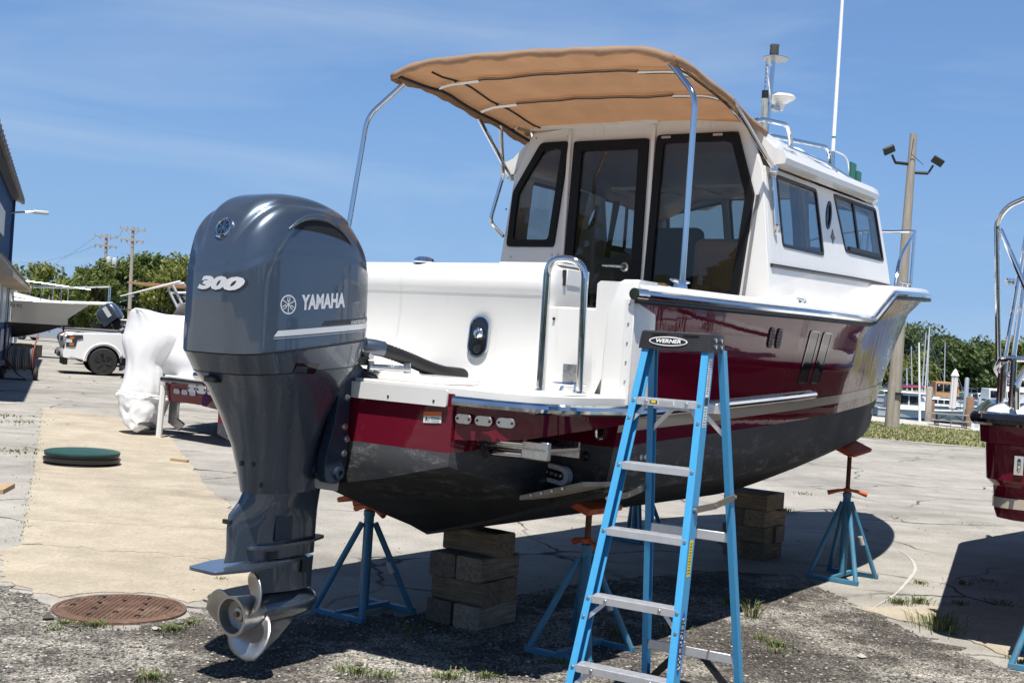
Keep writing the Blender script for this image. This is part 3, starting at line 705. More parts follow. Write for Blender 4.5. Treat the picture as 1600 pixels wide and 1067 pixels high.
for i in range(6): MB().cyl((-.05, -1.225, 1.39 + i * .095), (-.054, -1.225, 1.39 + i * .095), .005, seg=8).build('screw', steel, tr_)
MB().tube([(-.075, -1.262, 1.918), (.03, -1.264, 1.92)], .030, 14).build('rail_end_cap', chrome, boat)
# ---- grab rail on the platform
g = MB().tube(bend([(-.26, -.865, 1.40), (-.255, -.86, 2.075), (-.20, -1.045, 2.065), (-.19, -1.055, 1.40)], .09, 8), .019, 12).build('grab_rail', chrome, boat)
for p in ((-.26, -.865), (-.19, -1.055)): MB().lathe([(.038, 0), (.038, .005), (.022, .014)], (p[0], p[1], 1.408)).build('flange', chrome, g)
def cleat(c, ang, sc=1.0):
    r_ = M.Rotation(ang, 3, 'Z'); mb = MB(); L_ = .085 * sc
    P = lambda x, y, z: V(c) + r_ @ V((x, y, z))
    mb.tube([P(-L_, 0, .042 * sc), P(-L_ * .55, 0, .04 * sc), P(0, 0, .036 * sc), P(L_ * .55, 0, .04 * sc), P(L_, 0, .042 * sc)], [.005 * sc, .010 * sc, .012 * sc, .010 * sc, .005 * sc], 8)
    for k in (-1, 1):
        mb.tube([P(k * .038 * sc, 0, 0), P(k * .030 * sc, 0, .036 * sc)], [.013 * sc, .009 * sc], 8)
    mb.box(P(0, 0, .003), (.11 * sc, .045 * sc, .006), ang)
    return mb.build('cleat', chrome, boat)
cleat((-.05, -.90, 1.408), R(-55)); cleat((.62, -1.14, 1.982), 0, 1.25); cleat((2.30, -1.15, 2.01), 0); cleat((5.0, -.95, 2.33), R(-14))
MB().box((-.02, -.90, 1.50), (.012, .12, .10), 0).build('vent_plate', steel, boat, bevel=.004)
MB().lathe([(.05, 0), (.05, .008), (.03, .02), (0, .024)], (.42, -1.14, 1.985)).build('deck_filler', chrome, boat)
MB().lathe([(.04, 0), (.04, .006), (0, .01)], (3.6, -.98, 2.125)).build('deck_filler', chrome, boat)
# ---- boarding ladder, trim tabs, lights, rings under the platform
lad = MB().box((-.50, -.90, 1.155), (.30, .56, .012)).box((-.36, -.90, 1.15), (.012, .56, .075)).build('boarding_ladder', steel, boat)
for a, z in ((-.64, 1.165), (-.62, 1.115)): MB().tube([(a, -.63, z), (a, -1.06, z + .012)], .022, 12).build('ladder_tube', chrome, lad)
MB().box((-.635, -1.12, 1.15), (.03, .15, .085)).build('ladder_end', steel, lad, bevel=.006)
MB().tube([(-.66, -.83, 1.20), (-.675, -.84, 1.14), (-.66, -.86, 1.09)], .012, 8).build('strap', rubber, lad)
tabm = mat('weathered_tab', (.36, .33, .28), .6, .3, var=.3, vscale=12, bump=.2)
for sg in (-1, 1):
    mb = MB(); P = [(.01, .78, .845), (.01, 1.15, .955), (-.27, 1.16, .97), (-.28, .80, .86)]
    mb.add([V((a, sg * y, z)) for a, y, z in P] + [V((a, sg * y, z + .022)) for a, y, z in P], [(0, 1, 2, 3), (7, 6, 5, 4), (0, 4, 5, 1), (1, 5, 6, 2), (2, 6, 7, 3), (3, 7, 4, 0)])
    tb = mb.build('trim_tab', tabm, boat)
    for i in range(4): MB().cyl((-.278, sg * (.87 + i * .06), .892 + i * .018), (-.284, sg * (.87 + i * .06), .892 + i * .018), .007, seg=8).build('rivet', steel, tb)
# sheltering under the hull edge: white housing with four lenses
ul = MB().plate(rrect(-.085, -.048, .085, .048, .046, 8), (), .05, lambda x, y, z: V((-.01 - z, -.85 - x, .985 + y - x * .12))).build('underwater_light', white, boat, bevel=.014, bseg=3)
MB().plate(rrect(-.06, -.024, .06, .024, .023, 8), (), .006, lambda x, y, z: V((-.06 - z, -.85 - x, .985 + y - x * .12))).build('lens_plate', blackgloss, ul)
for i in range(4): MB().lathe([(.011, 0), (.009, .004), (0, .005)], (-.066, -.85 - (-.042 + i * .028), .985 - (-.042 + i * .028) * .12), (-1, 0, 0), 12).build('lens', steel, ul)
def dring(c, nrm, sc=1.0):
    nrm = V(nrm).normalized(); t = V((0, 0, 1)).cross(nrm).normalized(); c = V(c)
    P = lambda x, y, z: c + t * x + V((0, 0, y)) + nrm * z
    return MB().plate(rrect(-.018 * sc, -.045 * sc, .018 * sc, .045 * sc, .017 * sc, 5), (), .006, P).tube(bend([P(0, -.032 * sc, 0), P(0, -.03 * sc, .045 * sc), P(0, .03 * sc, .045 * sc), P(0, .032 * sc, 0)], .02 * sc), .007 * sc, 8).build('tow_ring', chrome, boat)
dring((-.006, -1.08, 1.22), (-1, 0, 0)); dring((-.006, 1.08, 1.22), (-1, 0, 0))
MB().lathe([(.022, 0), (.02, .008), (0, .01)], (-.0, -.02, .60), (-1, 0, 0)).build('drain_plug', steel, boat)
MB().lathe([(.02, 0), (.024, .01), (.015, .03)], (-.0, -1.0, 1.09), (-1, 0, 0)).build('through_hull', black, boat)
# hull side fittings
def hs(a, z, off=.0): return V((a, -(hull_y(a, z) + off), z))
for a0 in (1.60, 1.715):
    v_ = MB().plate(rrect(-.034, -.062, .034, .062, .032, 6), (), .008, lambda x, y, z, a0=a0: hs(a0 + x, 1.775 + y, z)).build('hull_vent', black, boat)
    for k in range(5): MB().box(hs(a0, 1.735 + k * .020, .009), (.046, .009, .004)).build('louvre', rubber, v_)
for (a0, a1, a2, a3) in ((2.20, 2.37, 2.33, 2.16), (2.44, 2.61, 2.57, 2.40)):
    pol = rpoly([(a3, 1.50), (a2, 1.50), (a1, 1.85), (a0, 1.85)], .03, 3)
    pw = MB().plate(pol, [inset(pol, .010)], .008, lambda x, y, z: hs(x, y, z - .002)).build('hull_window', blackgloss, boat)
    MB().plate(inset(pol, .010), (), .003, lambda x, y, z: hs(x, y, z)).build('pane', mirrorglass, pw)
for a0, z0 in ((.30, 1.09),):
    for k in range(2): MB().lathe([(.016, 0), (.016, .006), (.008, .012)], hs(a0 + .045 * k, z0, -.004), (0, -1, 0), 12).build('through_hull', steel, boat)
for k in range(3):
    MB().plate([(0, 0), (.022, 0), (.022, .035), (.011, .055), (0, .035)], (), .004, lambda x, y, z, k=k: hs(4.62 + k * .055 + x, 1.265 + y, z)).build('transducer', steel, boat)
# ================================================================ cabin of the main boat
AW = 1.95
def side_y(z): return 1.085 - .115 * (z - 2.0) / .88
outer = [(-1.02, 1.40), (1.02, 1.40), (1.05, 1.95), (1.085, 2.0), (side_y(2.3), 2.3), (side_y(2.86), 2.86), (.835, 3.165), (.45, 3.20), (0, 3.212), (-.45, 3.20), (-.835, 3.165), (-side_y(2.86), 2.86), (-side_y(2.3), 2.3), (-1.085, 2.0), (-1.05, 1.95)]
hw1 = [(.585, 2.347), (.995, 2.347), (.965, 2.747), (.745, 3.093), (.508, 3.097)]
hdoor = [(-.132, 1.44), (.50, 1.44), (.462, 3.09), (-.134, 3.088)]
hw2 = [(-.835, 1.72), (-.156, 1.72), (-.200, 3.105), (-.79, 3.102), (-.93, 2.69)]
afr = lambda x, y, z: V((AW + .02 - z, x, y))
MB().plate(outer, [hw1, hdoor, hw2], .04, lambda x, y, z: V((AW + .04 - z, x, y))).build('aft_wall', white, boat, bevel=.004)
def window(name, poly, fr, gl=darkglass, fw=.05, th=.026, r=.03, frame=mat('frame_black', (.004, .004, .0045), .5, spec=.25), parent=boat):
    pol = rpoly(poly, r, 3); o = MB().plate(pol, [rpoly(inset(poly, fw), r, 3)], th, lambda x, y, z: fr(x, y, z + .004)).build(name, frame, parent)
    p_ = MB().plate(rpoly(inset(poly, fw - .008), r, 3), (), .005, lambda x, y, z: fr(x, y, z + .006)).build('pane', gl, o)
    return o
wfr = lambda x, y, z: V((AW - .002 - z + .01, x, y))
w1 = window('aft_window', hw1, wfr)
w2 = window('aft_window', hw2, wfr, fw=.055)
for y in (-.28, -.66): MB().box((AW - .03, y, 3.085), (.012, .07, .016)).build('hinge', chrome, w2)
door = window('cabin_door', hdoor, wfr, fw=.07, r=.02)
MB().box((AW - .005, .18, 1.62), (.02, .46, .30)).build('kick_panel', blackgloss, door)
hd = MB().lathe([(.032, 0), (.032, .012), (.02, .02), (.012, .05)], (AW - .02, -.02, 2.21), (-1, 0, 0)).build('door_handle', steel, door)
MB().tube([(AW - .07, -.02, 2.21), (AW - .075, .05, 2.213), (AW - .07, .13, 2.215)], [.012, .011, .009], 10).build('lever', steel, door)
MB().lathe([(.028, 0), (.028, .012), (.012, .016), (.012, .02)], (AW - .02, -.03, 2.07), (-1, 0, 0)).build('lock', chrome, door)
for p in ((.96, 2.27), (.60, 2.29), (.55, 2.295), (1.03, 2.62), (.80, 3.13), (.53, 3.135)):
    MB().lathe([(.010, 0), (.007, .004), (0, .005)], (AW, p[0], p[1]), (-1, 0, 0), 10).build('screw', steel, boat)
# moulded pillar strips each side of the door
for y in (.505, -.17): MB().box((AW - .008, y, 2.55), (.02, .03, 1.25)).build('door_trim', white, boat, bevel=.005)
# aft wall edge returns (grey rubber on the starboard window edge)
MB().tube([(AW - .004, -.955, 2.69), (AW - .004, -.90, 2.05)], .012, 6).build('window_gasket', mat('grey_gasket', (.20, .20, .21), .6), boat)
# side walls
sw1 = rpoly([(2.20, 2.385), (2.93, 2.395), (2.86, 2.855), (2.16, 2.855)], .04, 4)
sw2 = rpoly([(3.36, 2.465), (4.20, 2.475), (4.085, 2.878), (3.18, 2.872)], .035, 4)
ova = [(3.065 + .052 * math.cos(R(15 * k)) + .035 * math.sin(R(15 * k)), 2.70 + .105 * math.sin(R(15 * k))) for k in range(24)]
swall = [(AW + .04, 1.95), (4.34, 2.2), (4.29, 2.45), (4.15, 2.895), (AW + .04, 2.885)]
for sg in (-1, 1):
    fs = lambda x, y, z, sg=sg: V((x, sg * (side_y(y) - .025 + z), y))
    MB().plate(swall, [sw1, sw2, ova], .025, fs).build('side_wall', white, boat, bevel=.003)
    for nm, pol in (('side_window', sw1), ('sliding_window', sw2), ('oval_port', ova)):
        fo = MB().plate(pol, [inset(pol, .022)], .016, lambda x, y, z, fs=fs: fs(x, y, z + .014)).build(nm, black, boat)
        MB().plate(inset(pol, .018), (), .004, lambda x, y, z, fs=fs: fs(x, y, z + .018)).build('pane', winglass, fo)
        if nm == 'sliding_window':
            MB().plate([(3.64, 2.49), (3.672, 2.49), (3.60, 2.85), (3.568, 2.85)], (), .014, lambda x, y, z, fs=fs: fs(x, y, z + .016)).build('mullion', black, fo)
            MB().plate([(3.42, 2.485), (4.1, 2.495), (4.1, 2.525), (3.42, 2.515)], (), .02, lambda x, y, z, fs=fs: fs(x, y, z + .02)).build('sill_track', black, fo, bevel=.003)
    # small diamond emblem below the port
    em = [(3.11, 2.47), (3.135, 2.50), (3.16, 2.515), (3.14, 2.535), (3.12, 2.575), (3.10, 2.535), (3.075, 2.515), (3.10, 2.50)]
    MB().plate(em, (), .004, lambda x, y, z, fs=fs: fs(x - .0, y + .03, z + .0255)).build('emblem', mat('bronze_emblem', (.20, .17, .13), .4, .7), boat)
    MB().tube([fs(1.99 + (4.85 - 1.99) * t, 2.245 + .075 * t - .06 * t ** 6, .028) for t in [i / 20 for i in range(21)]], .014, 6).build('trim_strip', black, boat)
# front wall with three windscreens
ffr = lambda x, y, z: V((4.27 - (y - 2.45) * .36 - .16 * (abs(x) / .95) ** 2 * 0 + z, x, y))
fws = [rpoly([(y0, 2.50), (y1, 2.50), (y1 * .97, t1), (y0 * .97, t0)], .04, 3) for y0, y1, t0, t1 in ((-.93, -.36, 2.86, 2.96), (-.31, .31, 2.985, 2.985), (.36, .93, 2.96, 2.86))]
MB().plate([(-1.0, 2.2), (1.0, 2.2), (.97, 2.90), (.75, 3.02), (0, 3.045), (-.75, 3.02), (-.97, 2.90)], fws, .03, ffr).build('front_wall', white, boat)
for p in fws:
    fo = MB().plate(p, [inset(p, .02)], .012, lambda x, y, z: ffr(x, y, z + .03)).build('windscreen', black, boat)
    MB().plate(inset(p, .016), (), .004, lambda x, y, z: ffr(x, y, z + .032)).build('pane', clearglass, fo)
# roof moulding
def roof_sec(a):
    k = sstep(1.95, 4.6, a); zt = 3.165 - .15 * k; w = 1.105 - .03 * k - (.42 * max(0, (a - 3.75) / .55) ** 2.2)
    h = .83 - .05 * k - (.36 * max(0, (a - 3.75) / .55) ** 2.2); zb_ = .02 * k
    side = [(w, 2.895 + zb_), (w + .008, 2.93 + zb_), (w - .012, 2.975 + zb_), (w - .08, 3.0 + zb_), (h + .05, zt - .03), (h - .06, zt + .012), (.4, zt + .04), (0, zt + .05)]
    full = side + [(-y, z) for y, z in reversed(side[:-1])]
    return [V((a, y, z)) for y, z in full] + [V((a, -w + .09, 2.885 + zb_)), V((a, -h + .02, zt - .05)), V((a, 0, zt - .0)), V((a, h - .02, zt - .05)), V((a, w - .09, 2.885 + zb_))]
mb = MB(); mb.loft([roof_sec(a) for a in (1.99, 2.2, 2.6, 3.0, 3.4, 3.7, 3.85, 4.0, 4.12, 4.22, 4.29)]); mb.build('roof', white, boat, angle=28)
wood = mat('varnished_teak', (.24, .105, .04), .3, coat=.3, var=.35, vscale=5, stretch=(.6, 8, 8))
MB().loft([[V((a, y, (3.165 - .15 * sstep(1.95, 4.6, a)) - .075 - (.155 * max(0, abs(y) - .55) / .4 if abs(y) > .55 else 0) + .03 * (1 - abs(y)))) for y in (-.95, -.75, -.55, -.2, .2, .55, .75, .95)] for a in (2.0, 2.6, 3.2, 3.8, 4.15)], False, False, False).build('headliner', mat('headliner_wood', (.30, .16, .07), .45, var=.2, vscale=6, stretch=(.5, 6, 6)), boat, solid=.01)
# interior
tanv = mat('tan_vinyl', (.46, .33, .20), .55, bump=.1, bscale=120)
dkv = mat('dark_vinyl', (.05, .035, .03), .5)
MB().box((3.1, 0, 1.60), (2.25, 1.95, .02)).build('cabin_sole', wood, boat)
MB().box((4.0, 0, 2.08), (.45, 1.8, .5)).build('dashboard', dkv, boat, bevel=.03)
MB().box((3.0, .74, 1.8), (1.6, .45, .4)).build('galley', wood, boat, bevel=.01)
def seat(c, w, col, hgt, name):
    s = MB().box((c[0], c[1], c[2]), (.5, w, .16)).build(name, col, boat, bevel=.05, bseg=3)
    MB().box((c[0] - .22, c[1], c[2] + hgt / 2 + .05), (.14, w, hgt)).build('backrest', col, s, bevel=.06, bseg=4)
    MB().box((c[0], c[1], (1.6 + c[2]) / 2 - .04), (.3, w * .5, c[2] - 1.68)).build('pedestal', dkv, s)
    return s
seat((3.1, .12, 1.98), .46, dkv, .56, 'helm_seat')
seat((2.75, -.55, 1.92), .62, tanv, .50, 'settee')
# curtains hanging inside the side windows
cur = mat('tan_curtain', (.33, .24, .16), .85)
dcur = mat('brown_curtain', (.09, .075, .075), .9)
for sg in (-1, 1):
    for a0, w_, cm in ((2.62, .16, dcur), (2.80, .14, cur), (3.30, .10, cur)):
        mb = MB(); g_ = []
        for j, z in enumerate((2.86, 2.75, 2.62, 2.52, 2.40)):
            g_.append([V((a0 + (i / 10 - .5) * w_ * (1.0, .8, .55, .5, .62)[j], sg * (side_y(z) - .07 + .014 * math.sin(i * 2.2)), z)) for i in range(11)])
        mb.loft(g_, False, False, False); mb.build('curtain', cm, boat, solid=.004)
# hatch rims and handles in the ceiling
for y in (-.35, .35): MB().plate(rrect(-.22, -.2, .22, .2, .05), [rrect(-.19, -.17, .19, .17, .04)], .02, lambda x, yy, z, y=y: V((2.8 + x, y + yy, 2.85 - z + .012))).build('hatch_rim', mat('cream_trim', (.6, .56, .48), .4), boat)
# trunk cabin ahead of the windscreen
tr_s = []
for a, hw_, zt in ((4.12, .92, 2.56), (4.4, .90, 2.57), (4.7, .84, 2.55), (5.1, .72, 2.52), (5.4, .58, 2.47), (5.6, .44, 2.42), (5.7, .3, 2.36)):
    zb = sheer_z(a) + .03
    side = [(hw_ + .03, zb), (hw_ + .02, zb + (zt - zb) * .4), (hw_ - .03, zb + (zt - zb) * .75), (hw_ - .14, zt - .012), (hw_ * .5, zt + .02), (0, zt + .03)]
    tr_s.append([V((a, y, z)) for y, z in side + [(-y, z) for y, z in reversed(side[:-1])]])
MB().loft(tr_s).build('trunk_cabin', white, boat, angle=45)
# ---- canopy
m, n, l, b, o = nodes_of('tan_canvas')
b.inputs['Roughness'].default_value = .9; b.inputs['Base Color'].default_value = (.50, .32, .18, 1)
x1 = noise(n, l, 5, 5, .6); r1 = ramp(n, l, x1.outputs[0], [(.3, (.50, .355, .24)), (.7, (.57, .41, .285))]); l(r1.outputs[0], b.inputs['Base Color'])
x2 = noise(n, l, 900, 2, .5); bpn = n.new('ShaderNodeBump'); bpn.inputs['Strength'].default_value = .25; bpn.inputs['Distance'].default_value = .002
x3 = noise(n, l, 9, 4, .55, stretch=(2.5, .6, 1)); bp3 = n.new('ShaderNodeBump'); bp3.inputs['Strength'].default_value = .5; bp3.inputs['Distance'].default_value = .02; l(x3.outputs[0], bp3.inputs['Height']); l(bp3.outputs[0], bpn.inputs['Normal']); l(x2.outputs[0], bpn.inputs['Height']); l(bpn.outputs[0], b.inputs['Normal'])
tl = n.new('ShaderNodeBsdfTranslucent'); l(r1.outputs[0], tl.inputs[0]); ms = n.new('ShaderNodeMixShader'); ms.inputs[0].default_value = .60
l(b.outputs[0], ms.inputs[1]); l(tl.outputs[0], ms.inputs[2]); l(ms.outputs[0], o.inputs[0]); canvas = m
random.seed(3)
sec = []; AS = [.60 + 1.45 * i / 26 for i in range(27)]; LS = [-1 + 2 * j / 40 for j in range(41)]
def can_pt(a, q):
    k = (a - .6) / 1.45; hw_ = 1.025 - .085 * k; zc_ = 3.372 + .006 * math.sin(k * 6) - .165 * k ** 1.6
    e = abs(q); z = zc_ - .012 - .026 * e ** 2 - .035 * sstep(.80, 1.0, e) * e + .030 * q * (1 - .6 * k) + .006 * math.sin(a * 9 + q * 5) * e
    z += .015 * math.cos(k * 2 * math.pi * 3) * (1 - e ** 4) + .007 * mnoise.noise(V((a * 5, q * 4, 0))) + .004 * mnoise.noise(V((a * 16, q * 9, 3)))          # sag between the bows
    return V((a + .03 * (1 - e ** 2) * (-1 if k < .1 else 0) * (1 - k * 10), q * hw_, z))
G = [[can_pt(a, q) for q in LS] for a in AS]
mb = MB(); mb.loft(G, False, False, False)
top_n = len(mb.v)
# hem: hanging flap round the aft edge and both sides
def hem(line, out):
    rr = []
    for t, dz in ((0, 0), (.45, .022), (1, .048)):
        rr.append([p + out(p) * (.010 * math.sin(t * 3.0)) + V((0, 0, -dz - .006 * t * math.sin(i * .9) - .004 * t * math.sin(i * 2.3))) for i, p in enumerate(line)])
    mb.loft(rr, False, False, False)
hem(G[0], lambda p: V((-1, 0, 0))); hem([r[0] for r in G], lambda p: V((0, -1, 0))); hem([r[-1] for r in G], lambda p: V((0, 1, 0)))
can = mb.build('canopy', canvas, boat, angle=60, solid=.004)
pip = MB()
for a in (1.02, 1.42): pass
for a, y0, y1 in ((.98, -.58, .60), (1.42, -.60, .62)):
    ln = [can_pt(a, y0 + (y1 - y0) * i / 20) + V((0, 0, -.022)) for i in range(21)]
    s_ = MB().tube(ln, .022, 8, flat=.35).build('bow_sleeve', canvas, can)
    MB().tube([p + V((-.010, 0, -.006)) for p in ln], .006, 6).build('zipper', black, can)
    for q0, q1 in ((y0, -.93), (y1, .93)):
        MB().tube([can_pt(a, q0 + (q1 - q0) * i / 8) + V((0, 0, -.03)) for i in range(9)], .0125, 8).build('canopy_bow', chrome, can)
for q in (-.95, .95):
    MB().tube([can_pt(.62 + 1.38 * i / 14, q) + V((0, 0, -.035)) for i in range(15)], .012, 8).build('side_bow', black if q > 0 else chrome, can)
for i in range(12):
    a = .72 + i * .1
MB().tube([can_pt(a, .80) + V((0, 0, -.012)) for a in [.75 + i * .1 for i in range(13)]], .007, 6).build('seam_piping', black, can)
MB().box((1.95, .35, 3.205), (.05, 1.10, .035)).build('canopy_track', deckw, boat)
MB().tube(bend([(.55, -1.19, 1.985), (.555, -1.195, 3.03), (.64, -.985, 3.235)], .08), .0165, 12).build('canopy_pole', chrome, boat)
MB().tube(bend([(.42, 1.19, 1.985), (.55, 1.165, 3.04), (.68, .985, 3.27)], .08), .0165, 12).build('canopy_pole', chrome, boat)
MB().lathe([(.03, 0), (.03, .02), (.02, .05)], (.55, -1.19, 1.98)).build('pole_socket', chrome, boat)
for sg in (-1, 1):
    MB().tube([(1.47, sg * .97, 3.20), (1.99, sg * 1.035, 2.86)], .015, 10).build('canopy_strut', chrome, boat)
    MB().box((1.99, sg * 1.035, 2.86), (.05, .035, .05)).build('strut_joint', chrome, boat, bevel=.008)
    yy = lambda z: sg * (side_y(z) + .022)
    MB().tube(bend([(2.06, sg * (side_y(2.84) - .0), 2.84), (2.06, yy(2.80), 2.815), (2.075, yy(2.50), 2.50), (2.08, sg * side_y(2.46), 2.455)], .03, 5), .016, 10).build('hand_hold', chrome, boat)
MB().tube(bend([(1.72, .96, 3.2), (1.90, 1.04, 2.86), (1.84, 1.09, 2.52), (1.95, 1.04, 2.42)], .05), .015, 10).build('canopy_strut', chrome, boat)
MB().tube(bend([(1.80, .90, 3.17), (1.84, .88, 3.24), (1.95, .85, 3.20), (2.0, .86, 3.12)], .05), .016, 8).build('hand_hold', chrome, boat)
# ---- roof furniture
MB().tube(bend([(2.20, -.72, 3.17), (2.42, -.70, 3.285), (2.96, -.70, 3.335), (3.03, -.70, 3.13)], .12, 6), .017, 10).build('roof_rail', chrome, boat)
MB().tube(bend([(2.20, .72, 3.17), (2.42, .70, 3.285), (2.96, .70, 3.335), (3.03, .70, 3.13)], .12, 6), .017, 10).build('roof_rail', chrome, boat)
for y in (-.56, .56): MB().tube(bend([(2.6, y, 3.2), (2.9, y, 3.262), (4.10, y, 3.375), (4.19, y, 3.08)], .12, 6), .016, 10).build('roof_rail', chrome, boat)
for y in (-.90, .90):
    rl = MB().tube(bend([(2.40, y, 2.98), (2.45, y, 3.085), (3.20, y, 3.09), (3.9, y * .95, 3.07), (3.98, y * .95, 2.96)], .05, 5), .0155, 10).build('roof_rail', chrome, boat)
    for a in (2.95, 3.4): MB().tube([(a, y, 2.97), (a, y, 3.09)], .011, 8).build('stanchion', chrome, rl)
ant = MB().tube([(4.19, -.56, 3.22), (4.2, -.55, 3.36)], .018, 10).build('antenna', chrome, boat)
MB().tube([(4.2, -.55, 3.36), (4.2, -.545, 5.6)], [.0155, .011], 10).build('whip', mat('white_fibreglass', (.82, .82, .82), .3), ant)
MB().tube([(4.199, -.55, 3.47), (4.199, -.55, 3.482)], .0165, 10).build('band', mat('teal_band', (.02, .2, .22), .4), ant)
MB().tube(bend([(4.2, -.57, 3.36), (4.33, -.62, 3.34), (4.33, -.66, 3.16), (4.16, -.72, 3.06), (4.05, -.75, 3.05)], .06), .006, 6).build('antenna_cable', white, ant)
mst = MB().tube([(3.44, -.30, 3.15), (3.50, -.30, 3.99)], .018, 12).build('mast', chrome, boat)
MB().tube([(3.36, -.33, 3.15), (3.46, -.30, 3.75)], .012, 8).build('brace', chrome, mst)
MB().tube([(3.44, -.33, 3.60), (3.30, -.33, 3.93), (3.47, -.3, 3.915)], .009, 8).build('signal_arm', chrome, mst)
MB().tube([(3.33, -.34, 3.16), (3.30, -.34, 3.62)], .026, 10).build('rolled_flag', mat('grey_cloth', (.30, .32, .29), .9, var=.35, vscale=14, stretch=(1, 1, 3)), mst)
MB().tube([(3.30, -.34, 3.62), (3.30, -.34, 3.68)], .026, 10).build('flag_cap', black, mst)
MB().tube([(3.28, -.34, 3.20), (3.28, -.34, 3.90)], .004, 5).build('halyard', steel, mst)
for i in range(6): MB().tube([(3.30, -.34, 3.70 + i * .032), (3.302, -.336, 3.722 + i * .032)], .007 if i % 2 else .004, 6).build('chain_link', steel, mst)
MB().lathe([(.033, 0), (.036, .01), (.034, .06), (.036, .065), (.036, .08), (0, .085)], (3.503, -.30, 4.0)).build('masthead_light', mat('smoked_lens', (.10, .11, .10), .2), mst)
MB().lathe([(.10, 0), (.10, .006), (0, .008)], (3.53, -.30, 3.975), (0.05, 0, 1)).build('light_plate', steel, mst)
MB().box((3.56, -.30, 3.60), (.14, .05, .03)).build('bracket_arm', steel, mst)
MB().lathe([(.03, 0), (.045, .05), (.11, .085), (.125, .10), (.11, .118), (0, .13)], (3.66, -.30, 3.60)).build('gps_dome', white, mst)
MB().lathe([(.20, 0), (.215, .05), (.20, .12), (.13, .17), (0, .19)], (3.68, -.36, 3.13), seg=28).build('radome', white, boat, angle=60)
grn = mat('green_lens', (.005, .10, .035), .25, coat=.5)
gl_ = MB().box((4.00, -.80, 3.14), (.13, .014, .18)).box((4.11, -.80, 3.12), (.11, .03, .12)).build('starboard_light', grn, boat, bevel=.008)
MB().lathe([(.03, 0), (.03, .06), (0, .07)], (4.17, -.80, 3.02)).build('lamp_body', chrome, gl_)
# hull letters on the roof shoulder
for s_, a0 in (('N', 2.36), ('1', 2.245)):
    decal(text_mesh(s_, .115, .004), lambda x, y, a0=a0: V((a0 + x, -(.905 + (0) + .0) - (3.10 - (3.045 + y)) * 1.15, 3.048 + y * .72))).build('lettering', ink, boat)
# ---- bow pulpit
for sg in (-1, 1):
    pr = MB().tube(bend([(7.38, 0, 3.075), (7.38, sg * .22, 3.08), (7.30, sg * .27, 3.07), (6.9, sg * .38, 2.99), (6.4, sg * .50, 2.87), (5.9, sg * .60, 2.70), (5.55, sg * .69, 2.56), (5.42, sg * .72, 2.30)], .18, 8), .0165, 10).build('bow_rail', chrome, boat)
    for a, y_ in ((7.36, .24), (7.26, .275)): MB().tube([(a, sg * y_, 3.07), (a - .02, sg * y_, sheer_z(a))], .0145, 10).build('stanchion', chrome, pr)
    MB().tube([(6.4, sg * .50, 2.87), (6.36, sg * .52, sheer_z(6.4))], .0125, 10).build('stanchion', chrome, pr) if sg > 0 else None
MB().box((7.4, 0, 2.37), (.5, .22, .05)).build('bow_roller', steel, boat, bevel=.01)
an = MB().tube([(7.68, 0, 2.36), (7.35, 0, 2.28), (7.2, 0, 2.10)], [.02, .03, .02], 8).build('anchor', blackgloss, boat)
MB().plate([(-.13, 0), (.13, 0), (.03, .26), (-.03, .26)], (), .02, lambda x, y, z: V((7.27 + y * .5 + z, x, 2.03 + y * .85))).build('fluke', chrome, an)
MB().plate(rrect(-.06, -.05, .06, .05, .01), (), .03, lambda x, y, z: V((6.95 + x, -(hull_y(6.95 + x, 2.2 + y) + z), 2.2 + y))).build('anchor_pocket', black, boat)
# ================================================================ outboard motor (same axes as the boat, hung on its transom)
ob = thing('outboard_motor', 'large blue-grey outboard motor hung on the stern of the maroon cabin boat', 'outboard motor', BOAT_LOC, BOAT_RZ)
m, n, l, b, o = nodes_of('metallic_slate_blue')
b.inputs['Base Color'].default_value = (.075, .105, .15, 1); b.inputs['Metallic'].default_value = .70; b.inputs['Roughness'].default_value = .34
b.inputs['Coat Weight'].default_value = 1.0; b.inputs['Coat Roughness'].default_value = .03
x1 = noise(n, l, 1400, 2, .5); r1 = ramp(n, l, x1.outputs[0], [(.35, (.070, .094, .130)), (.65, (.100, .130, .172))]); l(r1.outputs[0], b.inputs['Base Color'])
slate = m
slate_d = mat('slate_satin', (.070, .094, .128), .30, .55, coat=.8, coatr=.06, var=.05, vscale=5, rvar=.05)
slate_b = mat('slate_bracket', (.030, .046, .074), .38, .35, var=.2, vscale=15)
AX = -1.215                                  # cowl axis
def seam_z(a): return 1.508 + .135 * (a + 1.63)
def top_z(a): return crom([-1.66, -1.56, -1.42, -1.25, -1.05, -.9, -.78], [2.10, 2.205, 2.255, 2.262, 2.235, 2.17, 2.06], a)
def supr(t, A, B, e): 
    c, s = math.cos(t), math.sin(t)
    return math.copysign(abs(c) ** (2 / e), c) * A, math.copysign(abs(s) ** (2 / e), s) * B
NP, NV = 160, 64
def cowl_pt(i, v):
    """v: 0 at the seam .. 1 at the crown"""
    t = 2 * math.pi * i / NP
    if v < .5:
        s = 1.0 + .018 * math.sin(v * 2 * math.pi * .5) - .012 * v; zf = v / .5 * .62
    else:
        p = (v - .5) / .5 * math.pi / 2
        s = max(math.cos(p), 0) ** .62 * 1.0; zf = .62 + .38 * math.sin(p) ** .95
    x, y = supr(t, .425 * s, .292 * s * (1 - .06 * zf), 3.9)
    a = AX + x + .02 * zf * (1 if x > 0 else .3) * -1
    z0 = seam_z(AX + x / max(s, .05) if s > .05 else AX); z1 = top_z(a)
    z = z0 + (z1 - z0) * zf
    pt = V((a, y, z))
    return pt
raw = [[cowl_pt(i, j / NV) for i in range(NP)] for j in range(NV + 1)]
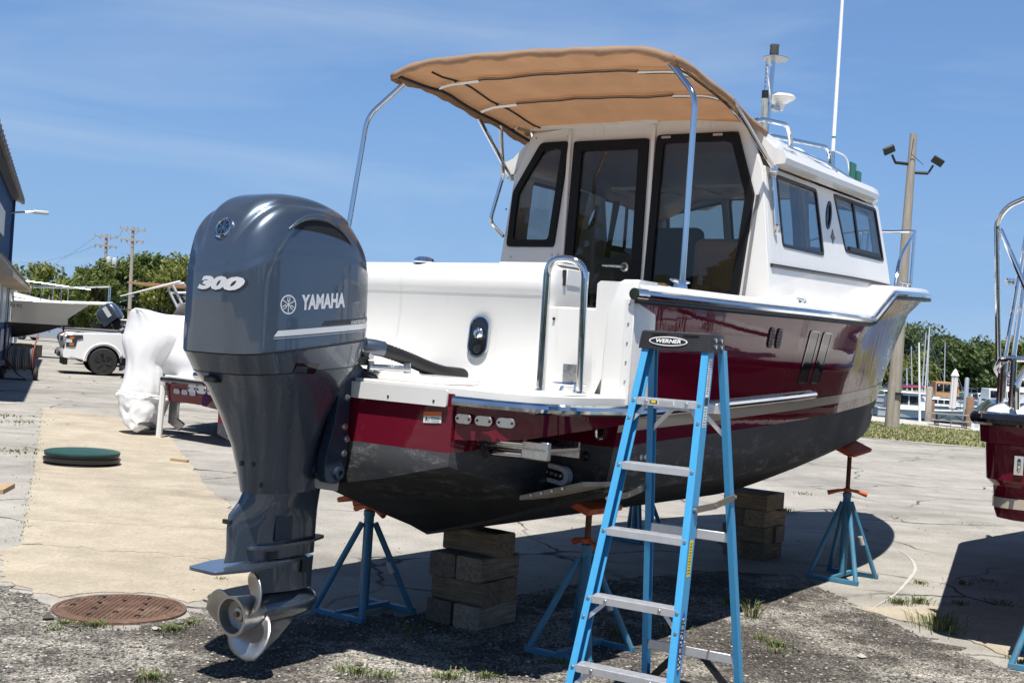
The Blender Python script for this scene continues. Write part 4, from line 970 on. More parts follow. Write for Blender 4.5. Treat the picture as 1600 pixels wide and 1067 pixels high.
def nrm_at(j, i):
    a = raw[min(j + 1, NV)][i] - raw[max(j - 1, 0)][i]; c = raw[j][(i + 1) % NP] - raw[j][i - 1]
    q = c.cross(a); q = q if q.length > 1e-9 else V((0, 0, 1)); q.normalize()
    ctr = V((AX, 0, 1.9)); return q if q.dot(raw[j][i] - ctr) > 0 else -q
def side_edge(a, z):
    """>0 inside the flat side panel of the cowl"""
    return min((a + 1.56) - .15 * max(0, (z - 1.80) / .3) ** 2, 2.172 - z)
def in_slot(a, z):
    """lens shaped air intake high on each side"""
    u = (a + 1.055) / .235
    if abs(u) >= 1: return 0
    lo = 2.045 + .010 * u - .03 * u * u; hi = lo + .082 * (1 - abs(u) ** 2.2) * (1 - .25 * u)
    return min(z - lo, hi - z)
disp = []; slot = set()
for j in range(NV + 1):
    row = []
    for i in range(NP):
        p = raw[j][i]; nn = nrm_at(j, i); d = 0
        sidew = sstep(.15, .22, abs(p.y))
        if sidew > 0:
            d -= .012 * sstep(0.0, .016, side_edge(p.x, p.z)) * sidew
        # two flowing grooves from the crown down the aft face, either side of the badge
        if p.x < -1.12:
            yy = abs(p.y); gz = (p.z - 1.93) / .33
            if gz > 0:
                yc = .095 + .125 * min(gz, 1.25) ** 1.4
                d -= .013 * math.exp(-((yy - yc) / .020) ** 2) * sstep(0, .35, gz) * (1 - sstep(-1.22, -1.12, p.x))
                d += .007 * math.exp(-((yy - yc - .06) / .035) ** 2) * sstep(0, .35, gz) * (1 - sstep(-1.22, -1.12, p.x))
            d += .010 * (1 - sstep(.10, .16, yy)) * sstep(1.55, 1.75, p.z) * (1 - sstep(-1.55, -1.40, p.x))
        row.append(p + nn * d)
    disp.append(row)
mb = MB(); N_ = NP; vs = [p for r in disp for p in r]; fs = []; mi = []
for j in range(NV):
    for i in range(NP):
        k = (i + 1) % NP; f = (j * N_ + i, j * N_ + k, (j + 1) * N_ + k, (j + 1) * N_ + i)
        c = sum((raw[jj][ii] for jj, ii in ((j, i), (j, k), (j + 1, k), (j + 1, i))), V((0, 0, 0))) / 4
        fs.append(f); mi.append(0)
mb.add(vs, fs); mb.mi = mi
cowl_mb = mb
cowl = mb.build('engine_cowl', [slate, blackgloss], ob, angle=180)
BV = BVHTree.FromPolygons([V(p) for p in mb.v], mb.f)
def on_cowl(origin, direction, off=.0015):
    h_, nn, _, _ = BV.ray_cast(V(origin), V(direction).normalized())
    return (h_ - V(direction).normalized() * off) if h_ is not None else V(origin)
def subdiv2d(part, maxlen):
    """split long edges so that print follows the curved surface"""
    bm = bmesh.new(); vv = [bm.verts.new((x, y, 0)) for x, y in part[0]]
    for f in part[1]:
        try: bm.faces.new([vv[i] for i in f])
        except ValueError: pass
    bmesh.ops.triangulate(bm, faces=bm.faces[:])
    for _ in range(5):
        es = [e for e in bm.edges if e.calc_length() > maxlen]
        if not es: break
        bmesh.ops.subdivide_edges(bm, edges=es, cuts=1); bmesh.ops.triangulate(bm, faces=bm.faces[:])
    bm.verts.index_update(); out = ([(p.co.x, p.co.y) for p in bm.verts], [tuple(q.index for q in f.verts) for f in bm.faces]); bm.free(); return out
silver = mat('silver_print', (.70, .71, .72), .35, .3); dgrey = mat('dark_print', (.02, .025, .035), .35); dsil = mat('dull_silver_print', (.30, .33, .37), .4, .3)
def side_print(part, a0, z0, name, mt, off=.0015, slope=0.0, ml=.02):
    """print on the starboard face: x runs forward, y up"""
    return decal(subdiv2d(part, ml), lambda x, y: on_cowl((a0 + x, -1.2, z0 + y + slope * x), (0, 1, 0), off)).build(name, mt, cowl, fix=False)
def aft_print(part, y0, z0, name, mt, off=.0015, ml=.02):
    """print on the aft face: x runs to starboard"""
    return decal(subdiv2d(part, ml), lambda x, y: on_cowl((-2.4, y0 - x, z0 + y), (1, 0, 0), off)).build(name, mt, cowl, fix=False)
SL = .11
def fit(part, w_, h_):
    xs, ys = [p[0] for p in part[0]], [p[1] for p in part[0]]; cx, cy = (min(xs) + max(xs)) / 2, (min(ys) + max(ys)) / 2
    return [((x - cx) * w_ / (max(xs) - min(xs)), (y - cy) * h_ / (max(ys) - min(ys))) for x, y in part[0]], part[1]
side_print(fit(text_mesh('YAMAHA', .135, .0065, 0, .73, 1.03), .285, .070), -1.215, 1.772, 'lettering', silver, slope=SL)
side_print(fork_emblem(.044), -1.432, 1.742, 'emblem', silver)
side_print(fit(text_mesh('fourstroke', .05, .001, .3, .8), .13, .022), -.955, 1.695, 'lettering', silver, slope=SL)
def strip(x0, x1, y0, y1, tp=0): return [(x0, y0), (x1, y0), (x1, y1), (x0 + tp, y1)], [(0, 1, 2, 3)]
side_print(strip(-.40, .27, -.010, .016, .02), -1.10, 1.648, 'stripe', silver, slope=SL)
side_print(strip(-.40, .27, -.021, -.016), -1.10, 1.648, 'stripe', dsil, slope=SL)
side_print(strip(-.12, .27, .024, .044, .02), -1.10, 1.648, 'stripe', dgrey, slope=SL)
def num300(w_, h_, k=0.0):
    return fit(text_mesh('300', .12, .008 + k, .30, 1.35, .98), w_, h_)
aft_print(num300(.278, .068, .002), -.068, 1.810, 'numeral_shadow', dgrey, .001)
aft_print(num300(.268, .062), -.060, 1.816, 'numeral', silver, .003)
# air intake: dark mouth under a moulded lip on each side
for sg in (-1, 1):
    def lens(u): return 2.085 - .012 * u - .018 * u * u, .070 * (1 - abs(u) ** 2.4) * (1 + .25 * u)
    vsl, fsl = [], []
    for i in range(25):
        u = -1 + i / 12; lo, hh = lens(u); vsl += [(-1.245 + u * .205, lo), (-1.245 + u * .205, lo + hh + .0005)]
    fsl = [(2 * i, 2 * i + 2, 2 * i + 3, 2 * i + 1) for i in range(24)]
    mth = decal(subdiv2d((vsl, fsl), .02), lambda x, y: on_cowl((x, sg * 1.2, y), (0, -sg, 0), .0012)).build('intake_mouth', mat('intake_black', (.002, .002, .003), .6), cowl, fix=False)
    lipu = []
    for i in range(25):
        u = -1 + i / 12; lo, hh = lens(u); lipu.append(on_cowl((-1.245 + u * .205, sg * 1.2, lo + hh), (0, -sg, 0), .004))
    MB().tube(lipu, [.003 + .014 * (1 - abs(-1 + i / 12) ** 2) for i in range(25)], 10).build('intake_lip', slate, cowl)
# badge and service sticker
bc = on_cowl((-2.4, -.02, 2.065), (1, 0, 0), 0)
hit = BV.ray_cast(V((-2.4, -.02, 2.065)), V((1, 0, 0))); bn = V((hit[1].x, 0, hit[1].z)).normalized(); bn = bn if bn.x < 0 else -bn
bt = V((0, -1, 0)); bu = bt.cross(bn); bu = bu if bu.z > 0 else -bu
bd = MB().lathe([(.052, -.004), (.052, .008), (.046, .011), (.044, .008), (0, .008)], bc, bn, 32).build('badge', chrome, cowl)
decal(disc2d(.044, 32), lambda x, y: bc + bt * x + bu * y + bn * .0085).build('badge_face', blackgloss, bd)
decal(fork_emblem(.042), lambda x, y: bc + bt * x + bu * y + bn * .0095).build('badge_forks', chrome, bd)
aft_print(ring2d(.034, .041, 30), .20, 1.60, 'service_sticker', dsil, .001); aft_print(disc2d(.029, 30), .20, 1.60, 'service_sticker', dsil, .001)
# ---- lower cowl and apron, lofted by level
def lsec(z, a0, a1, hw, e, tilt=0.0, n=72):
    ca, ha = (a0 + a1) / 2, (a1 - a0) / 2; out = []
    for k in range(n):
        x, y = supr(2 * math.pi * k / n, ha, hw, e); out.append(V((ca + x, y, z + tilt * (ca + x + 1.63))))
    return out
rings = [lsec(1.502, -1.638, -.792, .290, 3.9, .135), lsec(1.488, -1.628, -.80, .286, 3.9, .135), lsec(1.42, -1.595, -.83, .272, 3.6, .10), lsec(1.405, -1.585, -.84, .268, 3.5, .09), lsec(1.34, -1.53, -.90, .242, 3.1, .05), lsec(1.22, -1.475, -.95, .19, 2.8, .02), lsec(1.08, -1.415, -.975, .150, 2.5), lsec(.96, -1.385, -.97, .122, 2.4), lsec(.88, -1.372, -.93, .110, 2.3), lsec(.862, -1.37, -.90, .108, 2.2)]
apron = MB().loft(rings).build('lower_cowl', slate_d, ob, angle=50)
MB().loft([lsec(1.5035, -1.634, -.796, .287, 3.9, .135), lsec(1.5105, -1.634, -.796, .287, 3.9, .135)]).build('cowl_gasket', black, ob)
MB().loft([lsec(1.408, -1.5895, -.836, .2705, 3.55, .095), lsec(1.412, -1.592, -.833, .2715, 3.55, .097)], cap0=False, cap1=False).build('apron_joint', black, apron)
# vent windows and latch on the lower cowl
bva = BVHTree.FromPolygons([p for r in rings for p in r], [(i * 72 + j, i * 72 + (j + 1) % 72, (i + 1) * 72 + (j + 1) % 72, (i + 1) * 72 + j) for i in range(len(rings) - 1) for j in range(72)])
def on_ap(o_, d_, off=.002):
    h_, _, _, _ = bva.ray_cast(V(o_), V(d_).normalized()); return (h_ - V(d_).normalized() * off) if h_ is not None else V(o_)
DQ = V((.70, .71, 0))
def ap_print(part, y0, z0, name, mt, dirv=(0, 1, 0), a0=-1.2, off=.002):
    dv = V(dirv).normalized(); tx = V((dv.y, -dv.x, 0))
    return decal(subdiv2d(part, .03), lambda x, y: on_ap(V((a0, 0, 0)) - dv * 1.2 + tx * x + V((0, 0, z0 + y)), dv, off)).build(name, mt, apron, fix=False)
ap_print(([(-.075, -.018), (.06, -.018), (.085, .03), (-.06, .03)], [(0, 1, 2, 3)]), 0, 1.452, 'vent_window', blackgloss, (.25, .97, 0), -1.23)
ap_print(([(-.07, -.014), (.008, -.014), (.012, .016), (-.058, .016)], [(0, 1, 2, 3)]), 0, 1.452, 'vent_window', slate_b, (.25, .97, 0), -1.23, .004)
ap_print(strip(-.001, .001, -.06, .09), 0, 1.505, 'panel_joint', black, (.15, 1, 0), -.97)
lt = MB().box((-1.575, .03, 1.385), (.05, .075, .03)).build('latch', black, apron, bevel=.008)
for y, z in ((.0, 1.0), (-.06, 1.0), (-.075, .905)):
    p = on_ap((-2.4, y, z), (1, 0, 0), 0); MB().lathe([(.012, 0), (.012, .006), (.006, .008)], p, (-1, 0, 0), 10).build('bolt', black, apron)
# ---- leg
def foil(z, a0, a1, hw, n=40):
    """blunt nose forward (a1), tapering aft (a0)"""
    out = []
    for k in range(n):
        t = 2 * math.pi * k / n; c, s = math.cos(t), math.sin(t); x = (a0 + a1) / 2 + c * (a1 - a0) / 2
        q = (x - a0) / (a1 - a0); out.append(V((x, math.copysign(abs(s) ** .8, s) * hw * (.42 + .58 * sstep(0, .55, q)), z)))
    return out
leg = MB().loft([foil(.868, -1.372, -.895, .098), foil(.82, -1.40, -.893, .082), foil(.765, -1.455, -.892, .066), foil(.70, -1.462, -.892, .060), foil(.60, -1.455, -.892, .056), foil(.545, -1.465, -.893, .056)]).build('drive_leg', slate, ob, angle=50)
MB().box((-1.46, 0, .735), (.016, .05, .02)).build('trim_block', black, leg)
ap_ = MB().box((-1.16, -.0605, .69), (.11, .006, .12)).build('leg_recess', slate_b, leg, bevel=.003)
for k in range(4): MB().box((-1.22, -.058, .545 + k * .011), (.07, .006, .005)).build('water_slot', black, leg)
# cavitation plates
def planf(z, pts, th, nm):
    q = rpoly(pts, .03, 4); return MB().plate(q, (), th, lambda x, y, zz: V((x, y, z + zz + .02 * (x + 1.2)))).build(nm, slate, ob, bevel=.004)
planf(.525, [(-1.60, -.09), (-1.60, .09), (-1.42, .135), (-1.12, .10), (-.98, .055), (-.98, -.055), (-1.12, -.10), (-1.42, -.135)], .014, 'ventilation_plate')
planf(.605, [(-1.36, -.062), (-1.36, .062), (-1.20, .085), (-.98, .082), (-.84, .03), (-.84, -.03), (-.98, -.082), (-1.20, -.085)], .012, 'splash_plate')
MB().loft([foil(.53, -1.30, -.895, .05), foil(.45, -1.285, -.898, .045), foil(.38, -1.27, -.90, .05)]).build('lower_leg', slate, ob, angle=50)
PZ = .298
MB().lathe([(.002, -.012), (.035, .012), (.06, .055), (.073, .12), (.076, .20), (.074, .32), (.066, .40), (.0625, .42)], (-.865, 0, PZ + .02), (-1, 0, -.05), 32).build('gearcase', slate, ob, angle=60)
sk = []
for z, a0, a1, w_ in ((.30, -1.26, -.93, .018), (.22, -1.255, -1.0, .013), (.14, -1.27, -1.10, .010), (.085, -1.29, -1.19, .007)):
    sk.append([V((a0, 0, z)), V(((a0 * 2 + a1) / 3, -w_, z)), V(((a0 + a1 * 2) / 3, -w_, z)), V((a1, 0, z)), V(((a0 + a1 * 2) / 3, w_, z)), V(((a0 * 2 + a1) / 3, w_, z))])
MB().loft(sk).build('skeg', slate, ob, angle=60)
MB().box((-1.0, -.052, .50), (.03, .006, .08)).build('water_intake', black, ob)
MB().tube([(-.905, 0, .36), (-.875, 0, .315), (-.885, 0, .29)], .018, 8).build('nose_scuff', mat('scuffed_alloy', (.45, .45, .44), .6, .5), ob)
# ---- propeller
prop = MB().lathe([(.066, 0), (.078, .03), (.084, .09), (.090, .150), (.095, .165), (.081, .165), (.078, .11), (.035, .10), (.032, .125), (0, .13)], (-1.235, 0, PZ), (-1, 0, -.03), 32).build('propeller', mat('propeller_steel', (.46, .45, .43), .42, 1.0, var=.15, vscale=9, rvar=.1, bump=.08, bscale=70), ob, angle=40)
MB().lathe([(.026, 0), (.026, .02), (.016, .025), (.014, .045), (0, .046)], (-1.33, 0, PZ), (-1, 0, -.03), 6).build('shaft_nut', mat('dull_bronze', (.25, .2, .15), .5, .8), prop)
def blade(ang):
    G_ = []
    for i in range(15):
        t = i / 14; r = .075 + (.222 - .075) * t
        half = (.056 + .062 * math.sin(math.pi * min(1, .25 + t * .62))) * (1 if t < .55 else math.sqrt(max(.004, 1 - ((t - .55) / .45) ** 2)))
        pit = math.atan2(.40, 2 * math.pi * max(r, .09)); row = []
        for j in range(11):
            q = -1 + j / 5; s_ = half * q - .018 * t ** 2
            tang, ax = s_ * math.cos(pit), s_ * math.sin(pit) + .055 * t - .010 * (q ** 2) * t
            th_ = ang + tang / r; row.append(V((-1.305 - ax, r * math.cos(th_), PZ - .003 + r * math.sin(th_))))
        G_.append(row)
    return MB().loft(G_, False, False, False).build('blade', MATS['propeller_steel'], prop, solid=.007, angle=60)
for k in range(3): blade(R(2 + 120 * k))
# ---- clamp bracket, hoses
for sg in (-1, 1):
    prof = [(-.885, 1.50), (-.80, 1.47), (-.815, 1.38), (-.885, 1.36), (-.885, .98), (-.93, .90), (-1.02, .91), (-1.035, 1.02), (-.985, 1.20), (-.965, 1.40)]
    br = MB().plate(rpoly(prof, .03, 3), (), .055, lambda x, y, z, sg=sg: V((x, sg * (.125 + z), y))).build('clamp_bracket', slate_b, ob, bevel=.012, bseg=3)
    for a, z in ((-.915, 1.32), (-.92, 1.18), (-.915, 1.05), (-.90, 1.12)):
        MB().lathe([(.018, 0), (.018, .008), (.011, .009), (.011, .018), (0, .019)], (a, sg * .18, z), (0, sg, 0), 12).build('bolt', steel, br)
    MB().lathe([(.03, 0), (.03, .02), (.016, .022), (.016, .012), (0, .012)], (-.945, sg * .18, .955), (0, sg, 0), 16).build('pivot_tube', slate_b, br)
MB().loft([lsec(1.46, -1.02, -.80, .11, 3), lsec(1.2, -1.04, -.90, .10, 3), lsec(.95, -1.05, -.91, .10, 3)]).build('swivel_bracket', slate_b, ob, angle=50)
MB().bar((-1.0, -.06, .90), (-.90, -.15, .885), .03, .05).build('anode', mat('zinc_anode', (.40, .40, .38), .7, .4), ob, bevel=.006)
MB().tube([(-.84, -.20, 1.575), (-.80, -.235, 1.572), (-.755, -.255, 1.565)], .040, 16).build('hose_cuff', slate, ob)
hp = bend([(-.78, -.24, 1.57), (-.66, -.30, 1.535), (-.46, -.335, 1.475), (-.30, -.345, 1.452), (-.20, -.335, 1.452), (-.12, -.22, 1.455), (-.09, -.05, 1.455), (.02, .08, 1.46)], .09, 14)
hpp = []
for p0, p1 in zip(hp, hp[1:]):
    k = max(1, int((p1 - p0).length / .0055)); hpp += [p0.lerp(p1, t / k) for t in range(k)]
MB().tube(hpp, [.0365 if i % 2 else .0325 for i in range(len(hpp))], 16).build('rigging_hose', black, ob, angle=80)
MB().lathe([(.05, 0), (.05, .02), (.04, .03)], (-.01, .06, 1.44), (-1, 0, 0)).build('hose_flange', black, ob)
MB().tube(bend([(-.83, -.15, 1.45), (-.78, -.23, 1.43), (-.74, -.25, 1.405), (-.72, -.22, 1.40), (-.78, -.19, 1.435), (-.85, -.12, 1.47)], .03, 6), .009, 8).build('cable_loop', black, ob)
MB().tube(bend([(-.80, -.12, 1.46), (-.68, -.22, 1.44), (-.55, -.20, 1.42), (-.40, -.18, 1.41)], .05), .010, 8).build('control_cable', black, ob)
lk = MB().bar((-.80, -.20, 1.475), (-.63, -.33, 1.475), .045, .03).build('steering_link', steel, ob, bevel=.01)
for p in ((-.79, -.21, 1.475), (-.64, -.32, 1.475)): MB().cyl((p[0], p[1], 1.455), (p[0], p[1], 1.505), .018, seg=12).build('bolt', chrome, lk)
MB().box((-.83, -.17, 1.505), (.08, .06, .05)).build('junction_block', black, ob, bevel=.01)
MB().cyl((-.82, -.18, 1.535), (-.82, -.24, 1.53), .02, seg=12).build('connector', steel, ob)
# ================================================================ step ladder
lx = thing('step_ladder', 'blue fibreglass step ladder with aluminium steps and black top cap beside the boat', 'ladder', (.751, 5.504, 0), -.5307)
lblue = mat('ladder_blue', (.055, .325, .60), .42, var=.07, vscale=9, bump=.12, bscale=250, stretch=(6, 6, .5), coat=.12, coatr=.3)
fw = lambda z: .2436 - .0584 * z
fy = lambda z: -.0439 - .2611 * (1.7 - z)
rw = lambda z: .2435 - .0449 * z
ry = lambda z: .0587 + .2029 * (1.7 - z)
def chan(sg, wf, yf, depth, fl, th, z0, z1, back):
    """channel section rail, web outside, flanges pointing in"""
    sec_ = [(0, 0), (0, depth), (-fl, depth), (-fl, depth - th), (-th, depth - th), (-th, th), (-fl, th), (-fl, 0)]
    rings = []
    for z in (z0, z1):
        rings.append([V((sg * (wf(z) + .012 + x), yf(z) + (y if back else -y + depth * 0), z)) for x, y in sec_])
    return MB().loft(rings)
for sg in (-1, 1):
    fr_ = chan(sg, fw, fy, .072, .032, .005, .0, 1.665, True).build('front_rail', lblue, lx, smooth=False)
    rr_ = chan(sg, rw, lambda z: ry(z) - .0, .045, .028, .005, .0, 1.665, True).build('rear_rail', lblue, lx, smooth=False)
    for o_, w_, y_, d_ in ((fr_, fw, fy, .072), (rr_, rw, ry, .045)):
        MB().box((sg * (w_(.03) - .003), y_(.03) + d_ / 2, .035), (.046, d_ + .012, .075)).build('foot', rubber, o_, bevel=.006)
rise = .2863
riv = MB().lathe([(.0085, 0), (.007, .004), (0, .005)], (0, 0, 0), (0, -1, 0), 10)
for k in range(1, 6):
    z = k * rise; w_, y_ = fw(z), fy(z); mb = MB()
    prof = [(0, -.030), (.004, -.030), (.004, -.004), (.078, -.004), (.078, -.022), (.082, -.022), (.082, .0), (0, 0)]
    mb.loft([[V((x, y_ - .002 + p, z + q)) for p, q in prof] for x in (-w_ + .006, w_ - .006)])
    for i in range(7): mb.box((0, y_ + .008 + i * .0105, z + .001), (2 * w_ - .016, .004, .003))
    st_ = mb.build('step', alum, lx, smooth=False)
    for sg in (-1, 1):
        for dz in ((-.012,) if k not in (1, 2, 5) else (-.012,)):
            q = MB(); q.add(riv.v, riv.f); q.build('rivet', steel, lx, loc=(sg * (w_ - .004), fy(z + dz) - .0005, z + dz))
    if k in (1, 2, 5):
        for sg in (-1, 1):
            MB().bar((sg * (w_ * .62), y_ + .03, z - .02), (sg * (fw(z - .09) - .004), fy(z - .09) + .03, z - .10), .018, .004, (0, 1, 0)).build('step_brace', alum, lx)
            q = MB(); q.add(riv.v, riv.f); q.build('rivet', steel, lx, loc=(sg * (fw(z - .09) - .002), fy(z - .09) - .0005, z - .09))
            q = MB(); q.add(riv.v, riv.f); q.build('rivet', steel, st_, loc=(sg * w_ * .6, y_ - .0025, z - .015))
for z in (.2385, .8136, 1.40):
    MB().bar((-rw(z) + .004, ry(z) + .012, z), (rw(z) - .004, ry(z) + .012, z), .012, .045, (0, 0, 1)).build('rear_brace', alum, lx, bevel=.003)
for sg in (-1, 1):
    MB().bar((sg * .06, ry(.23) + .02, .225), (sg * (rw(.03) - .01), ry(.05) + .02, .04), .022, .03).build('foot_brace', black, lx)
    MB().bar((sg * .07, ry(1.39) + .012, 1.385), (sg * (rw(1.28) - .008), ry(1.28) + .012, 1.28), .02, .004, (0, 1, 0)).build('rear_gusset', alum, lx)
    z = .98; spm = mat('spreader_steel', (.30, .28, .24), .45, .8)
    p, q = V((sg * (fw(z) + .018), fy(z) + .02, z)), V((sg * (rw(z) + .016), ry(z) + .03, z + .025)); mid = (p + q) / 2 + V((0, 0, -.012))
    s_ = MB().bar(p, mid, .006, .028).bar(mid, q, .006, .028).build('spreader', spm, lx)
    for e in (p, mid, q): MB().cyl(e - V((.005 * sg, 0, 0)), e + V((.009 * sg, 0, 0)), .008, seg=10).build('rivet', steel, s_)
# top cap
capm = mat('cap_black', (.016, .016, .018), .5, bump=.25, bscale=160, rvar=.08)
hold = []
for z, gx, y0, y1 in ((1.652, .176, -.066, .112), (1.70, .172, -.060, .108), (1.728, .168, -.056, .104), (1.734, .160, -.050, .098)):
    hold.append([V((x, y, z)) for x, y in rpoly([(-gx, y0), (gx, y0), (gx, y1), (-gx, y1)], .014, 3)])
cap_ = MB().loft(hold).build('top_cap', capm, lx, angle=30)
for x in (-.075, .075): MB().box((x, -.0565, 1.718), (.075, .008, .008)).build('tool_slot', mat('slot_black', (.003, .003, .003), .9), cap_)
wp_, kp_ = mat('label_white', (.78, .78, .76), .4), mat('label_black', (.015, .015, .015), .45)
cf = lambda x, y: V((x - .03, -.0640 + (y * .13) + .0, 1.689 + y))
decal(disc2d(1, 40, sx=.092, sy=.021), lambda x, y: cf(x, y) + V((0, -.0015, 0))).build('label_oval', wp_, cap_)
decal(disc2d(1, 40, sx=.086, sy=.016), lambda x, y: cf(x, y) + V((0, -.0022, 0))).build('label_field', kp_, cap_)
decal(text_mesh('WERNER', .0235, .0008, .15, 1.28), lambda x, y: cf(x, y) + V((0, -.0030, 0))).build('lettering', wp_, cap_)
for x, z in ((.1775, 1.676), (.1755, 1.705)):
    for y in (-.02, .05): MB().cyl((x - .006, y, z), (x + .004, y, z), .010, seg=10).build('rivet', steel, cap_)
# stickers on the right front rail and first step
def rail_fr(zc_, x0=.0): return lambda x, y: V((fw(zc_ + y) + .0125 - .016 + x * .9, fy(zc_ + y) - .0012, zc_ + y))
def rail_side(zc_): return lambda x, y: V((fw(zc_ + y) + .0128, fy(zc_ + y) + .036 + x, zc_ + y))
ly = mat('label_yellow', (.80, .62, .02), .45); lb_ = mat('label_blue', (.02, .06, .42), .4)
def lbl(name, m_, w_, h_, zc_, f=rail_side, rows=0, head=None):
    o_ = decal(([(-w_, -h_), (w_, -h_), (w_, h_), (-w_, h_)], [(0, 1, 2, 3)]), f(zc_)).build(name, m_, lx)
    for i in range(rows):
        y = h_ * .8 - i * h_ * 1.6 / max(1, rows - 1); ww = w_ * random.uniform(.5, .8)
        decal(([(-ww, y - .0016), (ww, y - .0016), (ww, y + .0016), (-ww, y + .0016)], [(0, 1, 2, 3)]), lambda x, yy: f(zc_)(x, yy) + V((.0006, -.0006, 0))).build('print_line', kp_, o_)
    return o_
random.seed(5)
lbl('rail_label', wp_, .020, .085, 1.54, rows=14); lbl('rail_label', wp_, .020, .045, 1.37, rows=7)
lbl('rail_label', kp_, .020, .016, 1.437); lbl('warning_label', ly, .018, .075, .78, rows=11); 
o_ = decal(disc2d(1, 36, sx=.026, sy=.125), rail_side(.44)).build('logo_label', lb_, lx)
decal(([(-.020, -.10), (.020, -.10), (.020, .10), (-.020, .10)], [(0, 1, 2, 3)]), lambda x, y: rail_side(.44)(x * (1 - (y / .13) ** 2 * .5), y) + V((.0006, -.0006, 0))).build('logo_field', wp_, o_)
decal(text_mesh('WERNER', .044, .0014, .15, 1.1), lambda x, y: rail_side(.44)(-y, x) + V((.0012, -.0012, 0))).build('lettering', kp_, o_)
z1_ = 5 * rise
o_ = decal(([(-.07, -.022), (.05, -.022), (.05, -.004), (-.07, -.004)], [(0, 1, 2, 3)]), lambda x, y: V((x - .01, fy(z1_) - .0032, z1_ + y))).build('step_label', wp_, lx)
decal(([(-.068, -.020), (-.03, -.020), (-.03, -.006), (-.068, -.006)], [(0, 1, 2, 3)]), lambda x, y: V((x - .01, fy(z1_) - .0038, z1_ + y))).build('label_patch', kp_, o_)
decal(disc2d(1, 20, sx=.014, sy=.005, c=(-.049, -.013)), lambda x, y: V((x - .01, fy(z1_) - .0044, z1_ + y))).build('label_mark', ly, o_)
for i in range(4): decal(([(-.025, -.0062 - i * .004), (.045, -.0062 - i * .004), (.045, -.0074 - i * .004), (-.025, -.0074 - i * .004)], [(0, 1, 2, 3)]), lambda x, y: V((x - .01, fy(z1_) - .0038, z1_ + y))).build('print_line', kp_, o_)

# ================================================================ boat stands
sblue = mat('stand_blue_paint', (.045, .185, .30), .5, var=.25, vscale=8, dirt=((.20, .13, .09), 22, .56))
sorange = mat('stand_orange_paint', (.50, .10, .03), .6, var=.2, vscale=9, dirt=((.10, .045, .03), 12, .60))
srust = mat('rusty_steel', (.13, .055, .03), .8, .3, var=.4, vscale=25, bump=.3)
def bw(a, l_, z=0):
    q = M.Rotation(BOAT_RZ, 3, 'Z') @ V((a, l_, 0)); return V((BOAT_LOC.x + q.x, BOAT_LOC.y + q.y, z))
def stand(loc, rz, label, apex=.60, top=.80, pad_tilt=(0, 0), spread=(.22, .19), turn=0.3, lab=True, screw=None):
    t = thing('boat_stand', label, 'boat stand', loc, rz, 'boat stands holding up the hulls')
    sx, sy = spread
    MB().tube([(0, 0, .03), (0, 0, apex)], .030, 12).build('column', sblue, t)
    for x in (-1, 1):
        for y in (-1, 1):
            MB().tube([(x * sx, y * sy, .012), (x * sx * .93, y * sy * .93, .055), (x * .028, y * .026, apex - .07)], [.018, .0185, .018], 10).build('leg', sblue, t)
        MB().bar((x * sx, -sy - .015, .018), (x * sx, sy + .015, .018), .036, .028).build('base_bar', sblue, t)
    MB().bar((-sx, 0, .03), (sx, 0, .03), .03, .025).build('cross_bar', sblue, t)
    MB().lathe([(.031, 0), (.034, .004), (.034, .03), (.031, .034)], (0, 0, apex - .03), seg=14).build('collar', sblue, t)
    if top > apex + .05:
        MB().tube([(0, 0, apex - .02), (0, 0, top - .04)], .017, 12).build('screw', srust, t)
    h_ = MB().lathe([(.022, 0), (.032, .006), (.032, .028), (.022, .034)], (0, 0, apex + .005), seg=12).build('screw_nut', sorange, t)
    c, s = math.cos(turn), math.sin(turn)
    for k in (-1, 1): MB().tube([(k * c * .02, k * s * .02, apex + .022), (k * c * .07, k * s * .07, apex + .016), (k * c * .15, k * s * .15, apex - .006)], [.011, .013, .019], 8).build('handle', sorange, h_)
    mt = M.Translation((0, 0, top)) @ M.Rotation(pad_tilt[0], 4, 'X') @ M.Rotation(pad_tilt[1], 4, 'Y')
    MB().box((0, 0, -.018), (.34, .24, .03)).box((0, 0, -.05), (.20, .14, .04)).xf(mt).build('pad', sorange, t, bevel=.006)
    if lab: MB().tube([(sx * .55, -sy * .55, apex * .40), (sx * .46, -sy * .46, apex * .50)], .0195, 10).build('label', mat('faded_label', (.55, .52, .50), .6, var=.3, vscale=40), t)
    return t
stand(bw(.36, -.82), BOAT_RZ, 'boat stand with orange pad under the starboard quarter, behind the step ladder', .58, .835, (R(18), 0), turn=R(60))
stand(bw(.13, .55), BOAT_RZ, 'short blue boat stand between the outboard motor and the stern timber blocks', .60, .715, (R(-18), 0), turn=R(75))
stand(bw(3.98, -.93), BOAT_RZ, 'blue boat stand with tall rusty screw and orange pad near the bow', .66, 1.04, (R(22), R(-6)), turn=R(-55))
stand(bw(4.2, 1.05), BOAT_RZ, 'boat stand on the far side of the hull, its feet seen between ladder rails', .64, 1.02, (R(-22), R(-6)))

